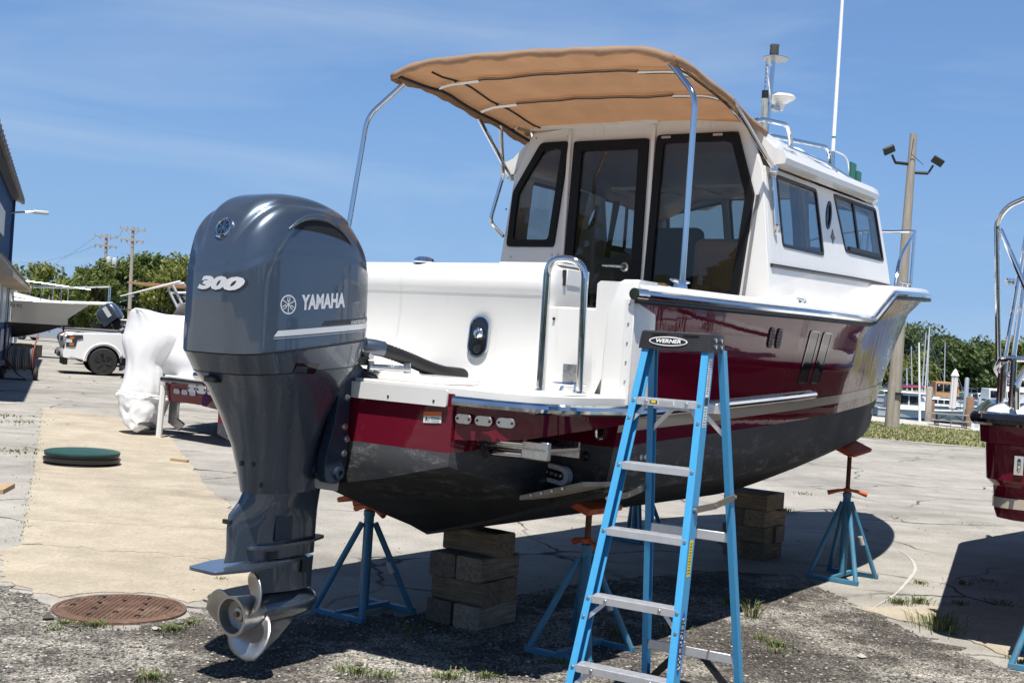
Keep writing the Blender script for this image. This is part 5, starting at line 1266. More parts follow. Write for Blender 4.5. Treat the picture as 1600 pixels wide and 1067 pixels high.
# ================================================================ timber blocks under the keel
def wood_mat(name, c0, c1):
    m, n, l, b, o = nodes_of(name)
    x1 = noise(n, l, 4, 6, .65, stretch=(1.2, 9, 9)); x2 = noise(n, l, 14, 6, .7)
    oi = n.new('ShaderNodeObjectInfo'); ro = ramp(n, l, oi.outputs['Random'], [(0, .55), (1, 1.15)]); x9 = noise(n, l, 7, 4, .6, stretch=(.35, 22, 22)); r9 = ramp(n, l, x9.outputs[0], [(.36, .35), (.5, 1)])
    r1 = ramp(n, l, x1.outputs[0], [(.3, c0), (.7, c1)]); r1 = mixc(n, l, 1, r1.outputs[0], ro.outputs[0], 'MULTIPLY'); r1 = mixc(n, l, .8, r1.outputs[0], r9.outputs[0], 'MULTIPLY'); k = mixc(n, l, .35, r1.outputs[0], ramp(n, l, x2.outputs[0], [(.35, .3), (.7, 1.1)]).outputs[0], 'MULTIPLY')
    l(k.outputs[0], b.inputs['Base Color']); b.inputs['Roughness'].default_value = .9
    bp = n.new('ShaderNodeBump'); bp.inputs['Strength'].default_value = .5; bp.inputs['Distance'].default_value = .01; l(x1.outputs[0], bp.inputs['Height']); l(bp.outputs[0], b.inputs['Normal'])
    MATS[name] = m; return m
wds = [wood_mat('weathered_timber', (.21, .155, .10), (.40, .31, .21)), wood_mat('brown_timber', (.20, .145, .09), (.38, .29, .19)), wood_mat('grey_timber', (.19, .155, .115), (.36, .30, .23))]
random.seed(11)
def timber(c, size, rz, label, wi, notch=False, grp='timber blocks stacked under the keel'):
    L_, W_, H_ = size; N = 7; rings = []
    for i in range(N + 1):
        x = -L_ / 2 + L_ * i / N; j = lambda: random.uniform(-.004, .004); e = .010
        dip = .025 * math.exp(-((x - L_ * .22) / .05) ** 2) if notch else 0
        rings.append([V((x, -W_ / 2 + e + j(), -H_ / 2)), V((x, W_ / 2 - e + j(), -H_ / 2)), V((x, W_ / 2, -H_ / 2 + e + j())), V((x, W_ / 2, H_ / 2 - e + j())), V((x, W_ / 2 - e + j(), H_ / 2 - dip)), V((x, -W_ / 2 + e + j(), H_ / 2 - dip)), V((x, -W_ / 2, H_ / 2 - e + j())), V((x, -W_ / 2, -H_ / 2 + e + j()))])
    o_ = MB().loft(rings).build('timber_block', wds[wi], smooth=False, loc=c, rz=rz)
    return tag(o_, label, 'block', grp)
H4 = .1365
def stack(a, l_, rows, where, jit=.012):
    names = []
    for k, (kind, n_) in enumerate(rows):
        z = H4 * (k + .5); lev = ['bottom', 'second', 'third', 'fourth', 'topmost'][k] if k < len(rows) - 1 else 'topmost'
        for q in range(n_):
            off = (q - (n_ - 1) / 2) * .185; ja, jl, jr = random.uniform(-jit, jit), random.uniform(-jit, jit), random.uniform(-.05, .05)
            if kind == 'A': c = bw(a + ja, l_ + off + jl, z); rz = BOAT_RZ + jr; pos = 'port-side' if off > 0 else 'starboard-side'
            else: c = bw(a + off + ja, l_ + jl, z); rz = BOAT_RZ + R(90) + jr; pos = 'front' if off < 0 else 'rear'
            if kind == 'A': pos = 'left' if off > 0 else 'right'
            nm = ('single weathered timber block, topmost of the %s stack' % where) if n_ == 1 else ('weathered timber block, %s of the pair in the %s layer of the %s stack' % (pos, lev, where))
            timber(c, (.38 + random.uniform(-.01, .02), .18, H4 - .002), rz, nm, random.randrange(3), notch=(k == 2))
stack(.47, .0, [('A', 2), ('B', 2), ('A', 2), ('B', 1)], 'stern')
stack(4.32, -.02, [('A', 2), ('B', 2), ('A', 2), ('B', 2)], 'forward')

# ================================================================ covers on the ground
mh = MB(); mc = V((-2.10, 6.92, 0))
rustm = mat('rusted_iron', (.135, .078, .054), .85, .2, var=.4, vscale=9, bump=.5, bscale=45, dirt=((.22, .16, .12), 7, .55))
mhl = thing('manhole_cover', 'rusty round iron manhole cover set in the broken pavement', 'manhole cover', mc); mhl.scale = (.91, .91, 1)
MB().lathe([(.40, -.02), (.40, .014), (.372, .016), (.370, .010)], (0, 0, 0), seg=64).build('frame_ring', rustm, mhl, angle=30)
lid_ = MB().lathe([(.366, -.01), (.366, .013), (.355, .016), (0, .018)], (0, 0, 0), seg=64).build('lid', rustm, mhl, angle=30)
mb = MB()
for i in range(-11, 12):
    for j in range(-11, 12):
        x, y = i * .03, j * .03
        if x * x + y * y < .335 ** 2: mb.box((x, y, .020), (.021, .021, .008), taper=.7)
mb.build('tread_studs', rustm, lid_)['kind'] = 'stuff'
for i in range(12):
    t = R(30 * i + 8); rr = .16 if i % 2 else .28
    MB().cyl((rr * math.cos(t), rr * math.sin(t), .01), (rr * math.cos(t), rr * math.sin(t), .0265), .015, seg=10).build('vent_hole', mat('slot_black', (0, 0, 0)), lid_)
lc = at(128, 725, z=0)
rs = thing('tank_riser', 'green round lid on a black plastic riser standing on the tan concrete', 'access lid', (lc.x, lc.y, 0)); rs.scale = (.87, .87, .74)
MB().lathe([(.46, -.01), (.47, .02), (.44, .045), (.47, .055), (.475, .10), (.44, .115), (.44, .13), (.46, .14), (.46, .165)], seg=56).build('riser', black, rs, angle=40)
MB().lathe([(.455, .165), (.465, .17), (.465, .195), (.44, .205), (.0, .212)], seg=56).build('lid', mat('dark_green_plastic', (.012, .055, .042), .5, var=.2, vscale=8), rs, angle=30)
# ================================================================ trees
def leaf_mat(name, c0, c1, tr=.35):
    m, n, l, b, o = nodes_of(name)
    oi = n.new('ShaderNodeObjectInfo'); x = noise(n, l, .55, 5, .7); x2 = noise(n, l, 6, 2, .6)
    r = ramp(n, l, x.outputs[0], [(.35, c0), (.68, c1)]); k = mixc(n, l, .6, r.outputs[0], ramp(n, l, x2.outputs[0], [(.3, .55), (.7, 1.35)]).outputs[0], 'MULTIPLY')
    l(k.outputs[0], b.inputs['Base Color']); b.inputs['Roughness'].default_value = .6
    t = n.new('ShaderNodeBsdfTranslucent'); l(k.outputs[0], t.inputs[0]); ms = n.new('ShaderNodeMixShader'); ms.inputs[0].default_value = tr
    l(b.outputs[0], ms.inputs[1]); l(t.outputs[0], ms.inputs[2]); l(ms.outputs[0], o.inputs[0]); return m
LF = {'mid': leaf_mat('leaves_mid', (.095, .14, .03), (.20, .245, .06)), 'dark': leaf_mat('leaves_dark', (.06, .095, .03), (.13, .175, .055)), 'yellow': leaf_mat('leaves_yellow', (.12, .145, .025), (.24, .26, .055)), 'blue': leaf_mat('leaves_blue', (.075, .115, .055), (.155, .205, .09))}
bark = mat('bark', (.11, .085, .06), .95, bump=.6, bscale=20, var=.3, vscale=6)
def tree(loc, h, w, kind, label, seed, n_leaf=3400, ls=.24, base=.12, grp='trees behind the yard'):
    random.seed(seed); t = thing('tree', label, 'tree', loc, random.uniform(0, 6), grp); mb = MB()
    mb.tube([(0, 0, -.1), (.05 * h * .2, 0, h * .2), (.02, .04, h * .5), (0, 0, h * .78)], [h * .026, h * .019, h * .012, h * .004], 8)
    cl = []
    for i in range(24):
        a = i * 2.4 + random.uniform(-.4, .4); zz = base + (.96 - base) * random.random() ** .85
        rad = w * .5 * math.sqrt(max(.05, 1 - ((zz - .5) / .58) ** 2)) * random.uniform(.35, .88)
        c = V((math.cos(a) * rad, math.sin(a) * rad, zz * h)); cl.append((c, random.uniform(.14, .26) * w))
        if i < 12: mb.tube([(0, 0, c.z * .62 - .04 * h), c * .6 + V((0, 0, c.z * .25)), c], [h * .009, h * .006, h * .002], 5)
    mb.build('trunk', bark, t); lm = MB()
    for i in range(n_leaf):
        c, r = random.choice(cl); d = V((random.gauss(0, 1), random.gauss(0, 1), random.gauss(0, .8))).normalized() * r * random.random() ** .38
        p = c + d; s_ = ls * random.uniform(.55, 1.35); q = V((random.gauss(0, 1), random.gauss(0, 1), random.gauss(0, 1))).normalized(); u = q.orthogonal().normalized() * s_; v_ = q.cross(u).normalized() * s_ * .62
        lm.add([p - u, p - v_ * .8 + u * .1, p + u, p + v_ * .8 + u * .1], [(0, 1, 2, 3)])
    lm.build('crown', LF[kind], t, smooth=False, fix=False); return t
tl_ = [(38, 428, 'mid', 'leafy tree just right of the blue building eave, leftmost of the row'), (78, 424, 'yellow', 'yellowish tree above the white cruiser bow'), (118, 438, 'mid', 'low tree top left of the first utility pole'), (152, 420, 'mid', 'leafy tree right behind the first utility pole'), (188, 414, 'mid', 'broad leafy tree between the two utility poles'), (228, 404, 'mid', 'tallest leafy tree right of the second utility pole'), (262, 416, 'yellow', 'yellow-green tree above the aluminium tower frame'), (293, 408, 'mid', 'leafy tree at the left edge of the outboard cowl')]
for i, (px, py, kd, lb) in enumerate(tl_):
    Y = 104 + (i * 37 % 11); p = at(px, py, Y=Y); h_ = p.z + .3; tree((p.x, p.y, 0), h_, 4.6, kd, lb, 100 + i, ls=.22)
for i, (px, py, w_, kd, lb) in enumerate([(1408, 520, 4.6, 'blue', 'tall dark tree just right of the bow'), (1440, 512, 5.4, 'blue', 'tallest dark green tree at the harbour behind the masts'), (1468, 530, 4.4, 'blue', 'dark green tree right of the tallest one'), (1415, 556, 4.2, 'yellow', 'bright yellow-green tree beside the light pole'), (1438, 574, 3.2, 'yellow', 'small yellow-green bush tree above the red canvas'), (1500, 543, 5.2, 'dark', 'round dark tree behind the folded umbrella'), (1524, 546, 4.6, 'dark', 'dark tree right of the folded umbrella'), (1552, 534, 5.0, 'blue', 'green tree left of the bare canopy poles'), (1578, 541, 4.6, 'mid', 'tree seen between the bare canopy poles'), (1604, 535, 5.2, 'yellow', 'light green tree at the right edge of the picture')]):
    Y = (250, 262, 252, 224, 218, 232, 236, 252, 246, 240)[i]; p = at(px, py + 5, Y=Y); h_ = p.z + 1.8; tree((p.x, p.y, -1.4), h_, w_ * Y / 105, kd, lb, 200 + i, n_leaf=5200, ls=.45, base=.03, grp='trees across the harbour')
# low far growth closing the view under the crowns
random.seed(31); mb = MB()
def bushes(x0, x1, Y, zt, n_):
    for i in range(n_):
        px = random.uniform(x0, x1); p = at(px, 500, Y=Y + random.uniform(-3, 3)); z = random.uniform(-1.2, zt) * random.random() ** .3; s_ = random.uniform(.2, .5) * Y / 126
        q = V((random.gauss(0, 1), random.gauss(0, 1), random.gauss(0, 1))).normalized(); u = q.orthogonal().normalized() * s_; v_ = q.cross(u).normalized() * s_
        c = V((p.x, p.y, z)); mb.add([c - u, c - v_, c + u, c + v_], [(0, 1, 2, 3)])
bushes(10, 400, 126, 2.6, 4500); bushes(1380, 1660, 275, 4.5, 3800)
tag(mb.build('far_shrubs', LF['dark'], smooth=False, fix=False), 'distant band of low green growth below the trees', kind='stuff')

# ================================================================ utility poles, light pole
wpole = mat('pole_wood', (.33, .29, .245), .9, var=.25, vscale=3, stretch=(4, 4, .4), bump=.3)
def cross_pole(px_b, px_t, py_t, Y, label, arms, transformer=False):
    tp = at(px_t, py_t, Y=Y); bs_ = at(px_b, 600, Y=Y); t = thing('utility_pole', label, 'utility pole', (bs_.x, Y, 0), 0, 'utility poles'); dx = tp.x - bs_.x
    MB().tube([(0, 0, -.2), (dx, 0, tp.z)], [.17, .11], 10).build('pole', wpole, t)
    for dz, w_ in arms:
        z = tp.z - dz; x = dx * z / tp.z; a_ = MB().bar((x - w_ / 2, -.14, z + .05), (x + w_ / 2, -.14, z - .05), .10, .13).build('crossarm', wpole, t)
        for k in (-.46, -.2, .2, .46): MB().tube([(x + k * w_, -.14, z), (x + k * w_, -.14, z + (.22 if dz < .3 else -.25))], [.05, .035], 6).build('insulator', mat('insulator_grey', (.25, .24, .23), .4), a_)
        MB().tube([(x - w_ * .3, -.12, z), (x, -.12, z - .55)], .025, 5).build('brace', wpole, a_); MB().tube([(x + w_ * .3, -.12, z), (x, -.12, z - .55)], .025, 5).build('brace', wpole, a_)
    if transformer:
        for x, z, m_ in ((-.55, tp.z - 2.6, black), (.05, tp.z - 2.45, mat('transformer_grey', (.45, .46, .46), .5)), (.55, tp.z - 2.5, MATS['transformer_grey'])):
            MB().lathe([(.20, 0), (.22, .05), (.22, .8), (.16, .9), (0, .92)], (x, -.3, z - .4), seg=12).build('transformer', m_, t)
    return t, tp
p1, t1 = cross_pole(158, 166, 366, 106, 'utility pole with double crossarms and transformers, left one of the pair', ((.25, 2.0), (1.0, 1.95)), True)
p2, t2 = cross_pole(196, 208, 355, 98, 'leaning utility pole with two crossarms, right one of the pair', ((.2, 2.1), (1.05, 1.85)))
def wire(label, a, b_, sag, r=.012):
    pts_ = [a.lerp(b_, i / 24) + V((0, 0, -sag * 4 * (i / 24) * (1 - i / 24))) for i in range(25)]
    return tag(MB().tube(pts_, r, 5).build('overhead_wire', mat('wire_grey', (.12, .12, .13), .6)), label, 'wire', 'overhead wires')
wire('thin upper wire running left from the left utility pole', t1 + V((-.8, 0, -.2)), at(20, 470, Y=190) + V((0, 0, 3.0)), .6)
wire('thin lower wire running left from the left utility pole', t1 + V((-.8, 0, -1.0)), at(30, 410, Y=150), .5)
wire('thin wire between the two utility poles', t1 + V((.8, 0, -.2)), t2 + V((-.8, 0, -.2)), .25)
lp = at(1393, 668, Y=46); ltp = at(1428, 209, Y=lp.y) - V((0, 0, lp.z))
t = thing('light_pole', 'tall wooden light pole with two floodlights beyond the bow', 'light pole', (lp.x, lp.y, lp.z))
lxp = ltp.x - lp.x
MB().tube([(0, 0, -.3), (lxp * .5, 0, ltp.z * .5), (lxp, 0, ltp.z)], [.27, .195, .13], 14).build('pole', wpole, t)
MB().tube([(.005, 0, 1.25), (.008, 0, 1.33)], .335, 14).build('band', black, t)
MB().tube([(-.18, -.28, .0), (-.17, -.27, 1.6)], .14, 8).build('conduit', wpole, t)
for sg in (-1, 1):
    zz = ltp.z - 1.15 + (.0 if sg < 0 else -.30); arm = MB().tube([(lxp, 0, zz), (lxp + sg * .62, -.05, zz + (0.02 if sg < 0 else 0.0))], .06, 8).build('arm', black, t)
    MB().tube([(lxp + sg * .62, -.05, zz), (lxp + sg * .78, -.08, zz + .3)], .045, 6).build('bracket', black, arm)
    MB().box((lxp + sg * .92, -.14, zz + .46), (.44, .12, .28), M.Rotation(R(28 * sg), 3, 'Y') @ M.Rotation(R(30), 3, 'X')).build('floodlight', mat('floodlight_housing', (.05, .05, .05), .5), t, bevel=.02)
MB().tube([(lxp - .02, -.12, ltp.z - .2), (lxp - .1, -.2, ltp.z - .8), (lxp + .4, -.1, ltp.z - 1.15)], .012, 5).build('cable', black, t)

# ================================================================ blue metal building
wa, wb = V((-11.26, 25.2, 0)), V((-17.9, 43.3, 0)); wd = (wb - wa).normalized(); wn = V((wd.y, -wd.x, 0)); brz = math.atan2(wd.y, wd.x)
bl = thing('metal_building', 'dark blue corrugated metal building at the left edge', 'building', wb, brz)      # x runs back towards us as negative
blu = mat('blue_sheet_metal', (.012, .055, .15), .45, .1, var=.15, vscale=.6, rvar=.1, dirt=((.05, .07, .10), 1.5, .68))
EZ = 5.62; mb = MB(); prof = []; x = -24.0
while x < 0:
    prof += [(x, 0), (x + .20, 0), (x + .225, -.035), (x + .275, -.035)]; x += .30
prof.append((0, 0)); mb.loft([[V((x, y, z)) for x, y in prof] for z in (-.1, EZ)], False, False, False)
mb.build('wall', blu, bl, smooth=False, fix=False)
MB().box((-12, 8, EZ / 2), (23.9, 15.8, EZ)).build('wall_core', blu, bl, smooth=False)
MB().plate([(-.2, -.28), (16.4, -.28), (16.4, .0)], (), .1, lambda x, y, z: (0, 0, 0)) if False else None
MB().add([(-24.3, -.30, EZ - .05), (.35, -.30, EZ - .05), (.35, 8, EZ + 1.6), (-24.3, 8, EZ + 1.6), (-24.3, -.30, EZ + .03), (.35, -.30, EZ + .03), (.35, 8, EZ + 1.68), (-24.3, 8, EZ + 1.68)], [(0, 1, 2, 3), (4, 5, 6, 7), (0, 1, 5, 4), (1, 2, 6, 5), (2, 3, 7, 6), (3, 0, 4, 7)]).build('roof', mat('roof_grey', (.16, .15, .145), .5, .4), bl, smooth=False)
gt = MB().box((-12, -.36, EZ - .03), (24.4, .12, .16)).build('gutter', mat('gutter_brown', (.13, .12, .115), .6, var=.2, vscale=2), bl, bevel=.02)
for i in range(29): MB().box((-.4 - i * .8, -.425, EZ - .03), (.05, .02, .18)).build('gutter_clip', MATS['roof_grey'], gt)
MB().box((.03, -.05, EZ / 2), (.12, .16, EZ)).build('corner_trim', mat('blue_trim', (.015, .06, .16), .4), bl)
MB().box((-.25, -.09, EZ / 2 - .4), (.10, .10, EZ - .8)).build('downpipe', MATS['blue_trim'], bl)
pan = mat('window_board', (.52, .53, .52), .6, var=.12, vscale=2)
def wx(px, py):                     # position along the wall seen at this pixel column
    d = at(px, py, Y=1.0) - V((0, 0, CAM_H)); k = (wa.x * d.y - wa.y * d.x) / (wd.y * d.x - wd.x * d.y); return k - (wb - wa).length
for i, (p0, p1) in enumerate(((-14, -6), (-4, 3), (5, 11), (13, 18), (20, 25))):
    x0, x1 = wx(p0, 490), wx(p1, 490); f_ = MB().box(((x0 + x1) / 2, -.07, 1.95), (abs(x1 - x0), .06, 1.25)).build('window', pan, bl, bevel=.01)
    MB().box(((x0 + x1) / 2, -.105, 1.95), (abs(x1 - x0) * .8, .02, 1.08)).build('pane', mat('frosted_pane', (.42, .45, .47), .35), f_)
    MB().box(((x0 + x1) / 2, -.11, .75), (abs(x1 - x0) * .8, .02, .7)).build('lower_panel', MATS['blue_trim'], bl)
x0, x1 = wx(-10, 315), wx(5, 315); MB().box(((x0 + x1) / 2, -.06, 4.35), (abs(x1 - x0), .04, .75)).build('sign_board', pan, bl)
# tan awning
xa0, xa1 = wx(17, 430), wx(-30, 380)
aw = MB(); q = [(-.05, 3.40), (-.75, 2.62), (-.75, 2.50), (-.05, 2.50)]
aw.loft([[V((x, y, z)) for y, z in q] for x in (xa1, xa0)]); awo = aw.build('awning', mat('awning_tan', (.60, .48, .34), .8, var=.1, vscale=3), bl, smooth=False)
for k in range(9): MB().tube([(xa0 - .6 - k * 1.2, -.06, 3.42), (xa0 - .6 - k * 1.2, -.76, 2.64)], .03, 5).build('rib', mat('awning_rib', (.42, .33, .23), .8), awo)
MB().tube([(-.9, -.05, 5.1), (-.9, -.75, 5.2)], .035, 6).build('lamp_arm', steel, bl)
MB().box((-.9, -1.0, 5.2), (.22, .52, .12)).build('lamp_head', mat('lamp_grey', (.5, .52, .5), .4), bl, bevel=.03)
# ---- hose reel cart
hc = at(30, 593, z=0); hr = thing('hose_reel_cart', 'two-wheeled cart with a coiled grey hose by the blue wall', 'hose cart', (hc.x, hc.y, 0), R(15))
MB().lathe([(.12, -.29)] + [(.265 + (.022 if k % 2 else 0) + .02 * math.sin(k * .7), -.28 + k * .02) for k in range(29)] + [(.12, .29)], (0, 0, .52), (1, 0, 0), 20).build('hose_coil', mat('hose_grey', (.17, .165, .155), .7, bump=.8, bscale=18, stretch=(9, .3, .3)), hr)
redf = mat('cart_red', (.22, .07, .06), .6)
for x in (-.31, .31):
    MB().lathe([(.31, 0), (.32, .015), (.31, .03), (.27, .03), (.27, 0)], (x - .015, 0, .52), (1, 0, 0), 20).build('reel_rim', redf, hr)
    w_ = MB().lathe([(.10, -.05), (.155, -.045), (.17, -.02), (.17, .02), (.155, .045), (.10, .05)], (x * 1.25, -.1, .17), (1, 0, 0), 20).build('wheel', rubber, hr)
    MB().lathe([(.095, -.03), (.10, .0), (.095, .03), (.03, .045), (0, .045)], (x * 1.25, -.1, .17), (1, 0, 0), 12).build('rim', steel, w_)
    MB().tube(bend([(x, -.1, .15), (x, .05, .85), (x * 1.1, .35, 1.15)], .1), .02, 6).build('handle', redf, hr)
MB().tube([(-.3, -.35, .5), (.0, -.36, .15), (.2, -.4, .03), (-.5, -.5, .03), (-1.0, -.4, .03)], .02, 6).build('hose_end', rubber, hr)
# ================================================================ vehicles
carpaint = {}
def wheel(parent, x, y, r, w_, dark=False, sg=-1, spokes=6):
    t_ = MB().lathe([(r * .66, -w_ / 2), (r * .93, -w_ / 2), (r, -w_ * .36), (r, w_ * .36), (r * .93, w_ / 2), (r * .66, w_ / 2)], (x, y, r), (0, 1, 0), 28).build('wheel', rubber, parent, angle=40)
    m_ = blackgloss if dark else steel
    MB().lathe([(r * .67, 0), (r * .66, .03), (r * .60, .035), (r * .58, -.03), (0, -.04)], (x, y + sg * (w_ / 2 - .03), r), (0, sg, 0), 24).build('rim', mat('rim_dark', (.02, .02, .02), .4), t_)
    for k in range(spokes):
        a = 2 * math.pi * k / spokes + .3; MB().bar((x, y + sg * w_ / 2, r), (x + r * .60 * math.cos(a), y + sg * w_ / 2, r + r * .60 * math.sin(a)), .10 * r / .4 * .8, .03, (0, 1, 0)).build('spoke', m_, t_)
    MB().lathe([(r * .14, 0), (r * .12, .02), (0, .022)], (x, y + sg * (w_ / 2 + .005), r), (0, sg, 0), 12).build('hub', m_, t_)
    return t_
def body_loft(secs, n=3):
    """secs: (x, half width low, half width high, z low, z shoulder, z top, half width top)"""
    rings = []
    for x, wl, wh, z0, z1, z2, wt in secs:
        s_ = [(wl * .9, z0), (wl, z0 + .12), (wh, z1 - .06), (wh - .03, z1), (wt, z2), (wt * .6, z2 + .012)]
        rings.append([V((x, -y, z)) for y, z in s_] + [V((x, y, z)) for y, z in reversed(s_)])
    return rings
def pickup(label, loc, rz, paint, dark=False, bedcover=None):
    t = thing('pickup_truck', label, 'pickup truck', loc, rz, 'vehicles in the yard')     # nose towards +x
    W = .98; arch = lambda cx, r: [(cx + r * math.cos(R(a)), .40 + r * math.sin(R(a))) for a in range(180, -1, -15)]
    side = [(-2.85, .62)] + [(-2.78, .50), (-2.35, .46)] + arch(-1.75, .47) + [(-.9, .42), (.9, .42)] + arch(1.78, .47) + [(2.45, .44), (2.80, .50), (2.86, .72), (2.84, 1.12), (2.70, 1.18), (1.35, 1.24), (-2.84, 1.30)]
    for sg in (-1, 1): MB().plate(side, (), .16, lambda x, y, z, sg=sg: V((x, sg * (W - z), y - 0))).build('body_side', paint, t, bevel=.03, bseg=2)
    for cx in (-1.75, 1.78):
        for sg in (-1, 1):
            am = MB(); am.loft([[V((cx + r * math.cos(R(a)), sg * yy, .40 + r * math.sin(R(a)))) for a in range(0, 181, 12)] for r, yy in ((.47, W - .0), (.53, W + .025), (.56, W + .0))], False, False, False); am.build('arch_lip', paint, t)
    hd = MB().loft([[V((x, y, z - .05 * (abs(y) / .9) ** 4)) for y in (-.95, -.8, -.5, 0, .5, .8, .95)] for x, z in ((2.86, 1.06), (2.78, 1.16), (2.3, 1.22), (1.3, 1.27))], False, False, False).build('hood', paint, t)
    MB().box((-.2, 0, .62), (5.2, 1.7, .5)).build('chassis', rubber, t)
    MB().box((2.86, 0, .92), (.06, 1.5, .34)).build('grille', blackgloss, t, bevel=.02)
    for k in range(3): MB().box((2.895, 0, .82 + k * .10), (.02, 1.3, .03)).build('grille_bar', steel, t)
    bp_ = MB().loft([[V((x, y, z)) for x, z in ((2.70, .46), (2.98 - .10 * abs(y) ** 3, .48), (3.02 - .12 * abs(y) ** 3, .60), (3.0 - .12 * abs(y) ** 3, .72), (2.75, .74))] for y in (-1.0, -.85, -.5, 0, .5, .85, 1.0)]).build('front_bumper', paint if not dark else chrome, t)
    MB().box((2.80, 0, .36), (.12, 1.5, .2)).build('air_dam', black, t)
    for sg in (-1, 1):
        MB().box((2.985, sg * .72, .58), (.05, .14, .12)).build('fog_lamp', black, t)
        h_ = MB().box((2.80, sg * .84, .97), (.22, .27, .30)).build('headlight', mat('lamp_housing', (.25, .26, .27), .15), t, bevel=.04)
        MB().plate([(2.86, .78), (2.60, .80), (2.56, 1.0), (2.40, 1.04), (2.42, 1.14), (2.86, 1.12)], (), .03, lambda x, y, z, sg=sg: V((x - .03, sg * (W + .004 + z * .5), y))).build('lamp_surround', mat('lamp_smoke', (.035, .04, .05), .2), h_)
        for z in (.86, 1.05): MB().box((2.68, sg * (W + .022), z), (.12, .02, .08)).build('marker_lamp', mat('amber_lens', (.45, .13, .02), .3), h_)
        MB().box((2.75, sg * (W + .018), .96), (.16, .02, .10)).build('lamp_lens', mat('lamp_clear', (.6, .62, .62), .1), h_)
        wheel(t, 1.78, sg * (W - .10), .40, .26, True, sg); wheel(t, -1.75, sg * (W - .10), .40, .26, True, sg)
        MB().box((-2.80, sg * .93, 1.02), (.14, .10, .34)).build('tail_light', mat('red_lens', (.35, .008, .01), .2, coat=.5), t, bevel=.02)
        MB().box((.75, sg * 1.10, 1.35), (.12, .22, .2)).build('mirror', black, t, bevel=.03)
        MB().box((1.05, sg * (W + .004), 1.02), (.22, .012, .05)).build('fender_badge', steel, t)
    cab = MB().loft([[V((x, -y, z)), V((x, y, z)), V((x2, y2, z2)), V((x2, -y2, z2))] for x, y, z, x2, y2, z2 in ((1.30, .92, 1.22, .75, .74, 1.72), (.75, .92, 1.24, .45, .74, 1.86), (-.9, .92, 1.26, -.75, .74, 1.88), (-1.15, .92, 1.26, -1.0, .72, 1.80))]).build('cab', paint, t, bevel=.05)
    gl_ = mat('auto_glass', (.02, .03, .035), .05, coat=1.0)
    MB().add([(1.27, -.80, 1.27), (1.27, .80, 1.27), (.79, .68, 1.70), (.79, -.68, 1.70)], [(0, 1, 2, 3)]).build('windscreen', gl_, t, solid=.02)
    for sg in (-1, 1):
        for x0, x1 in ((.66, -.1), (-.16, -.85)): MB().add([(x0 + .2 * (x0 > .5), sg * .905, 1.30), (x1, sg * .905, 1.30), (x1, sg * .765, 1.76), (x0 - .1, sg * .765, 1.76)], [(0, 1, 2, 3)]).build('side_window', gl_, t, solid=.03)
    MB().box((-2.0, 0, 1.30), (1.66, 1.7, .05)).build('bed_cover', black, t, bevel=.02)
    tg = MB().box((-2.85, 0, .98), (.07, 1.6, .55)).build('tailgate', paint, t, bevel=.02)
    MB().loft([[V((x, y, z)) for x, z in ((-2.85, .48), (-3.08 + .1 * abs(y) ** 3, .50), (-3.10 + .1 * abs(y) ** 3, .68), (-2.86, .70))] for y in (-.98, -.6, 0, .6, .98)]).build('rear_bumper', chrome, t)
    hi = MB().bar((-2.9, 0, .42), (-3.28, 0, .42), .06, .06).build('tow_hitch', steel, t)
    MB().cyl((-3.25, 0, .44), (-3.25, 0, .52), .015).build('shank', steel, hi); MB().ball((-3.25, 0, .545), .032).build('ball', chrome, hi)
    return t
wpaint = mat('white_car_paint', (.80, .80, .79), .2, coat=1.0); kpaint = mat('black_car_paint', (.012, .013, .015), .15, coat=1.0); spaint = mat('silver_car_paint', (.42, .44, .46), .25, .6, coat=1.0); rpaint = mat('red_car_paint', (.22, .01, .015), .2, coat=1.0); gpaint = mat('grey_car_paint', (.08, .085, .09), .22, .5, coat=1.0)
fw_ = at(160, 587, z=0); trz = R(180 + 24); off = M.Rotation(trz, 3, 'Z') @ V((1.78, -.98 * -1, 0))
pickup('white pickup truck facing left with dark wheels, behind the shrink-wrapped boat', (fw_.x - off.x, fw_.y - off.y, 0), trz, wpaint)
hb = at(303, 655, Y=20.5); off = M.Rotation(R(-12), 3, 'Z') @ V((-3.25, 0, 0)); pickup('grey pickup with chrome bumper and tow ball half hidden by the outboard leg', (hb.x - off.x, 20.5 - off.y, 0), R(-12), gpaint, True)
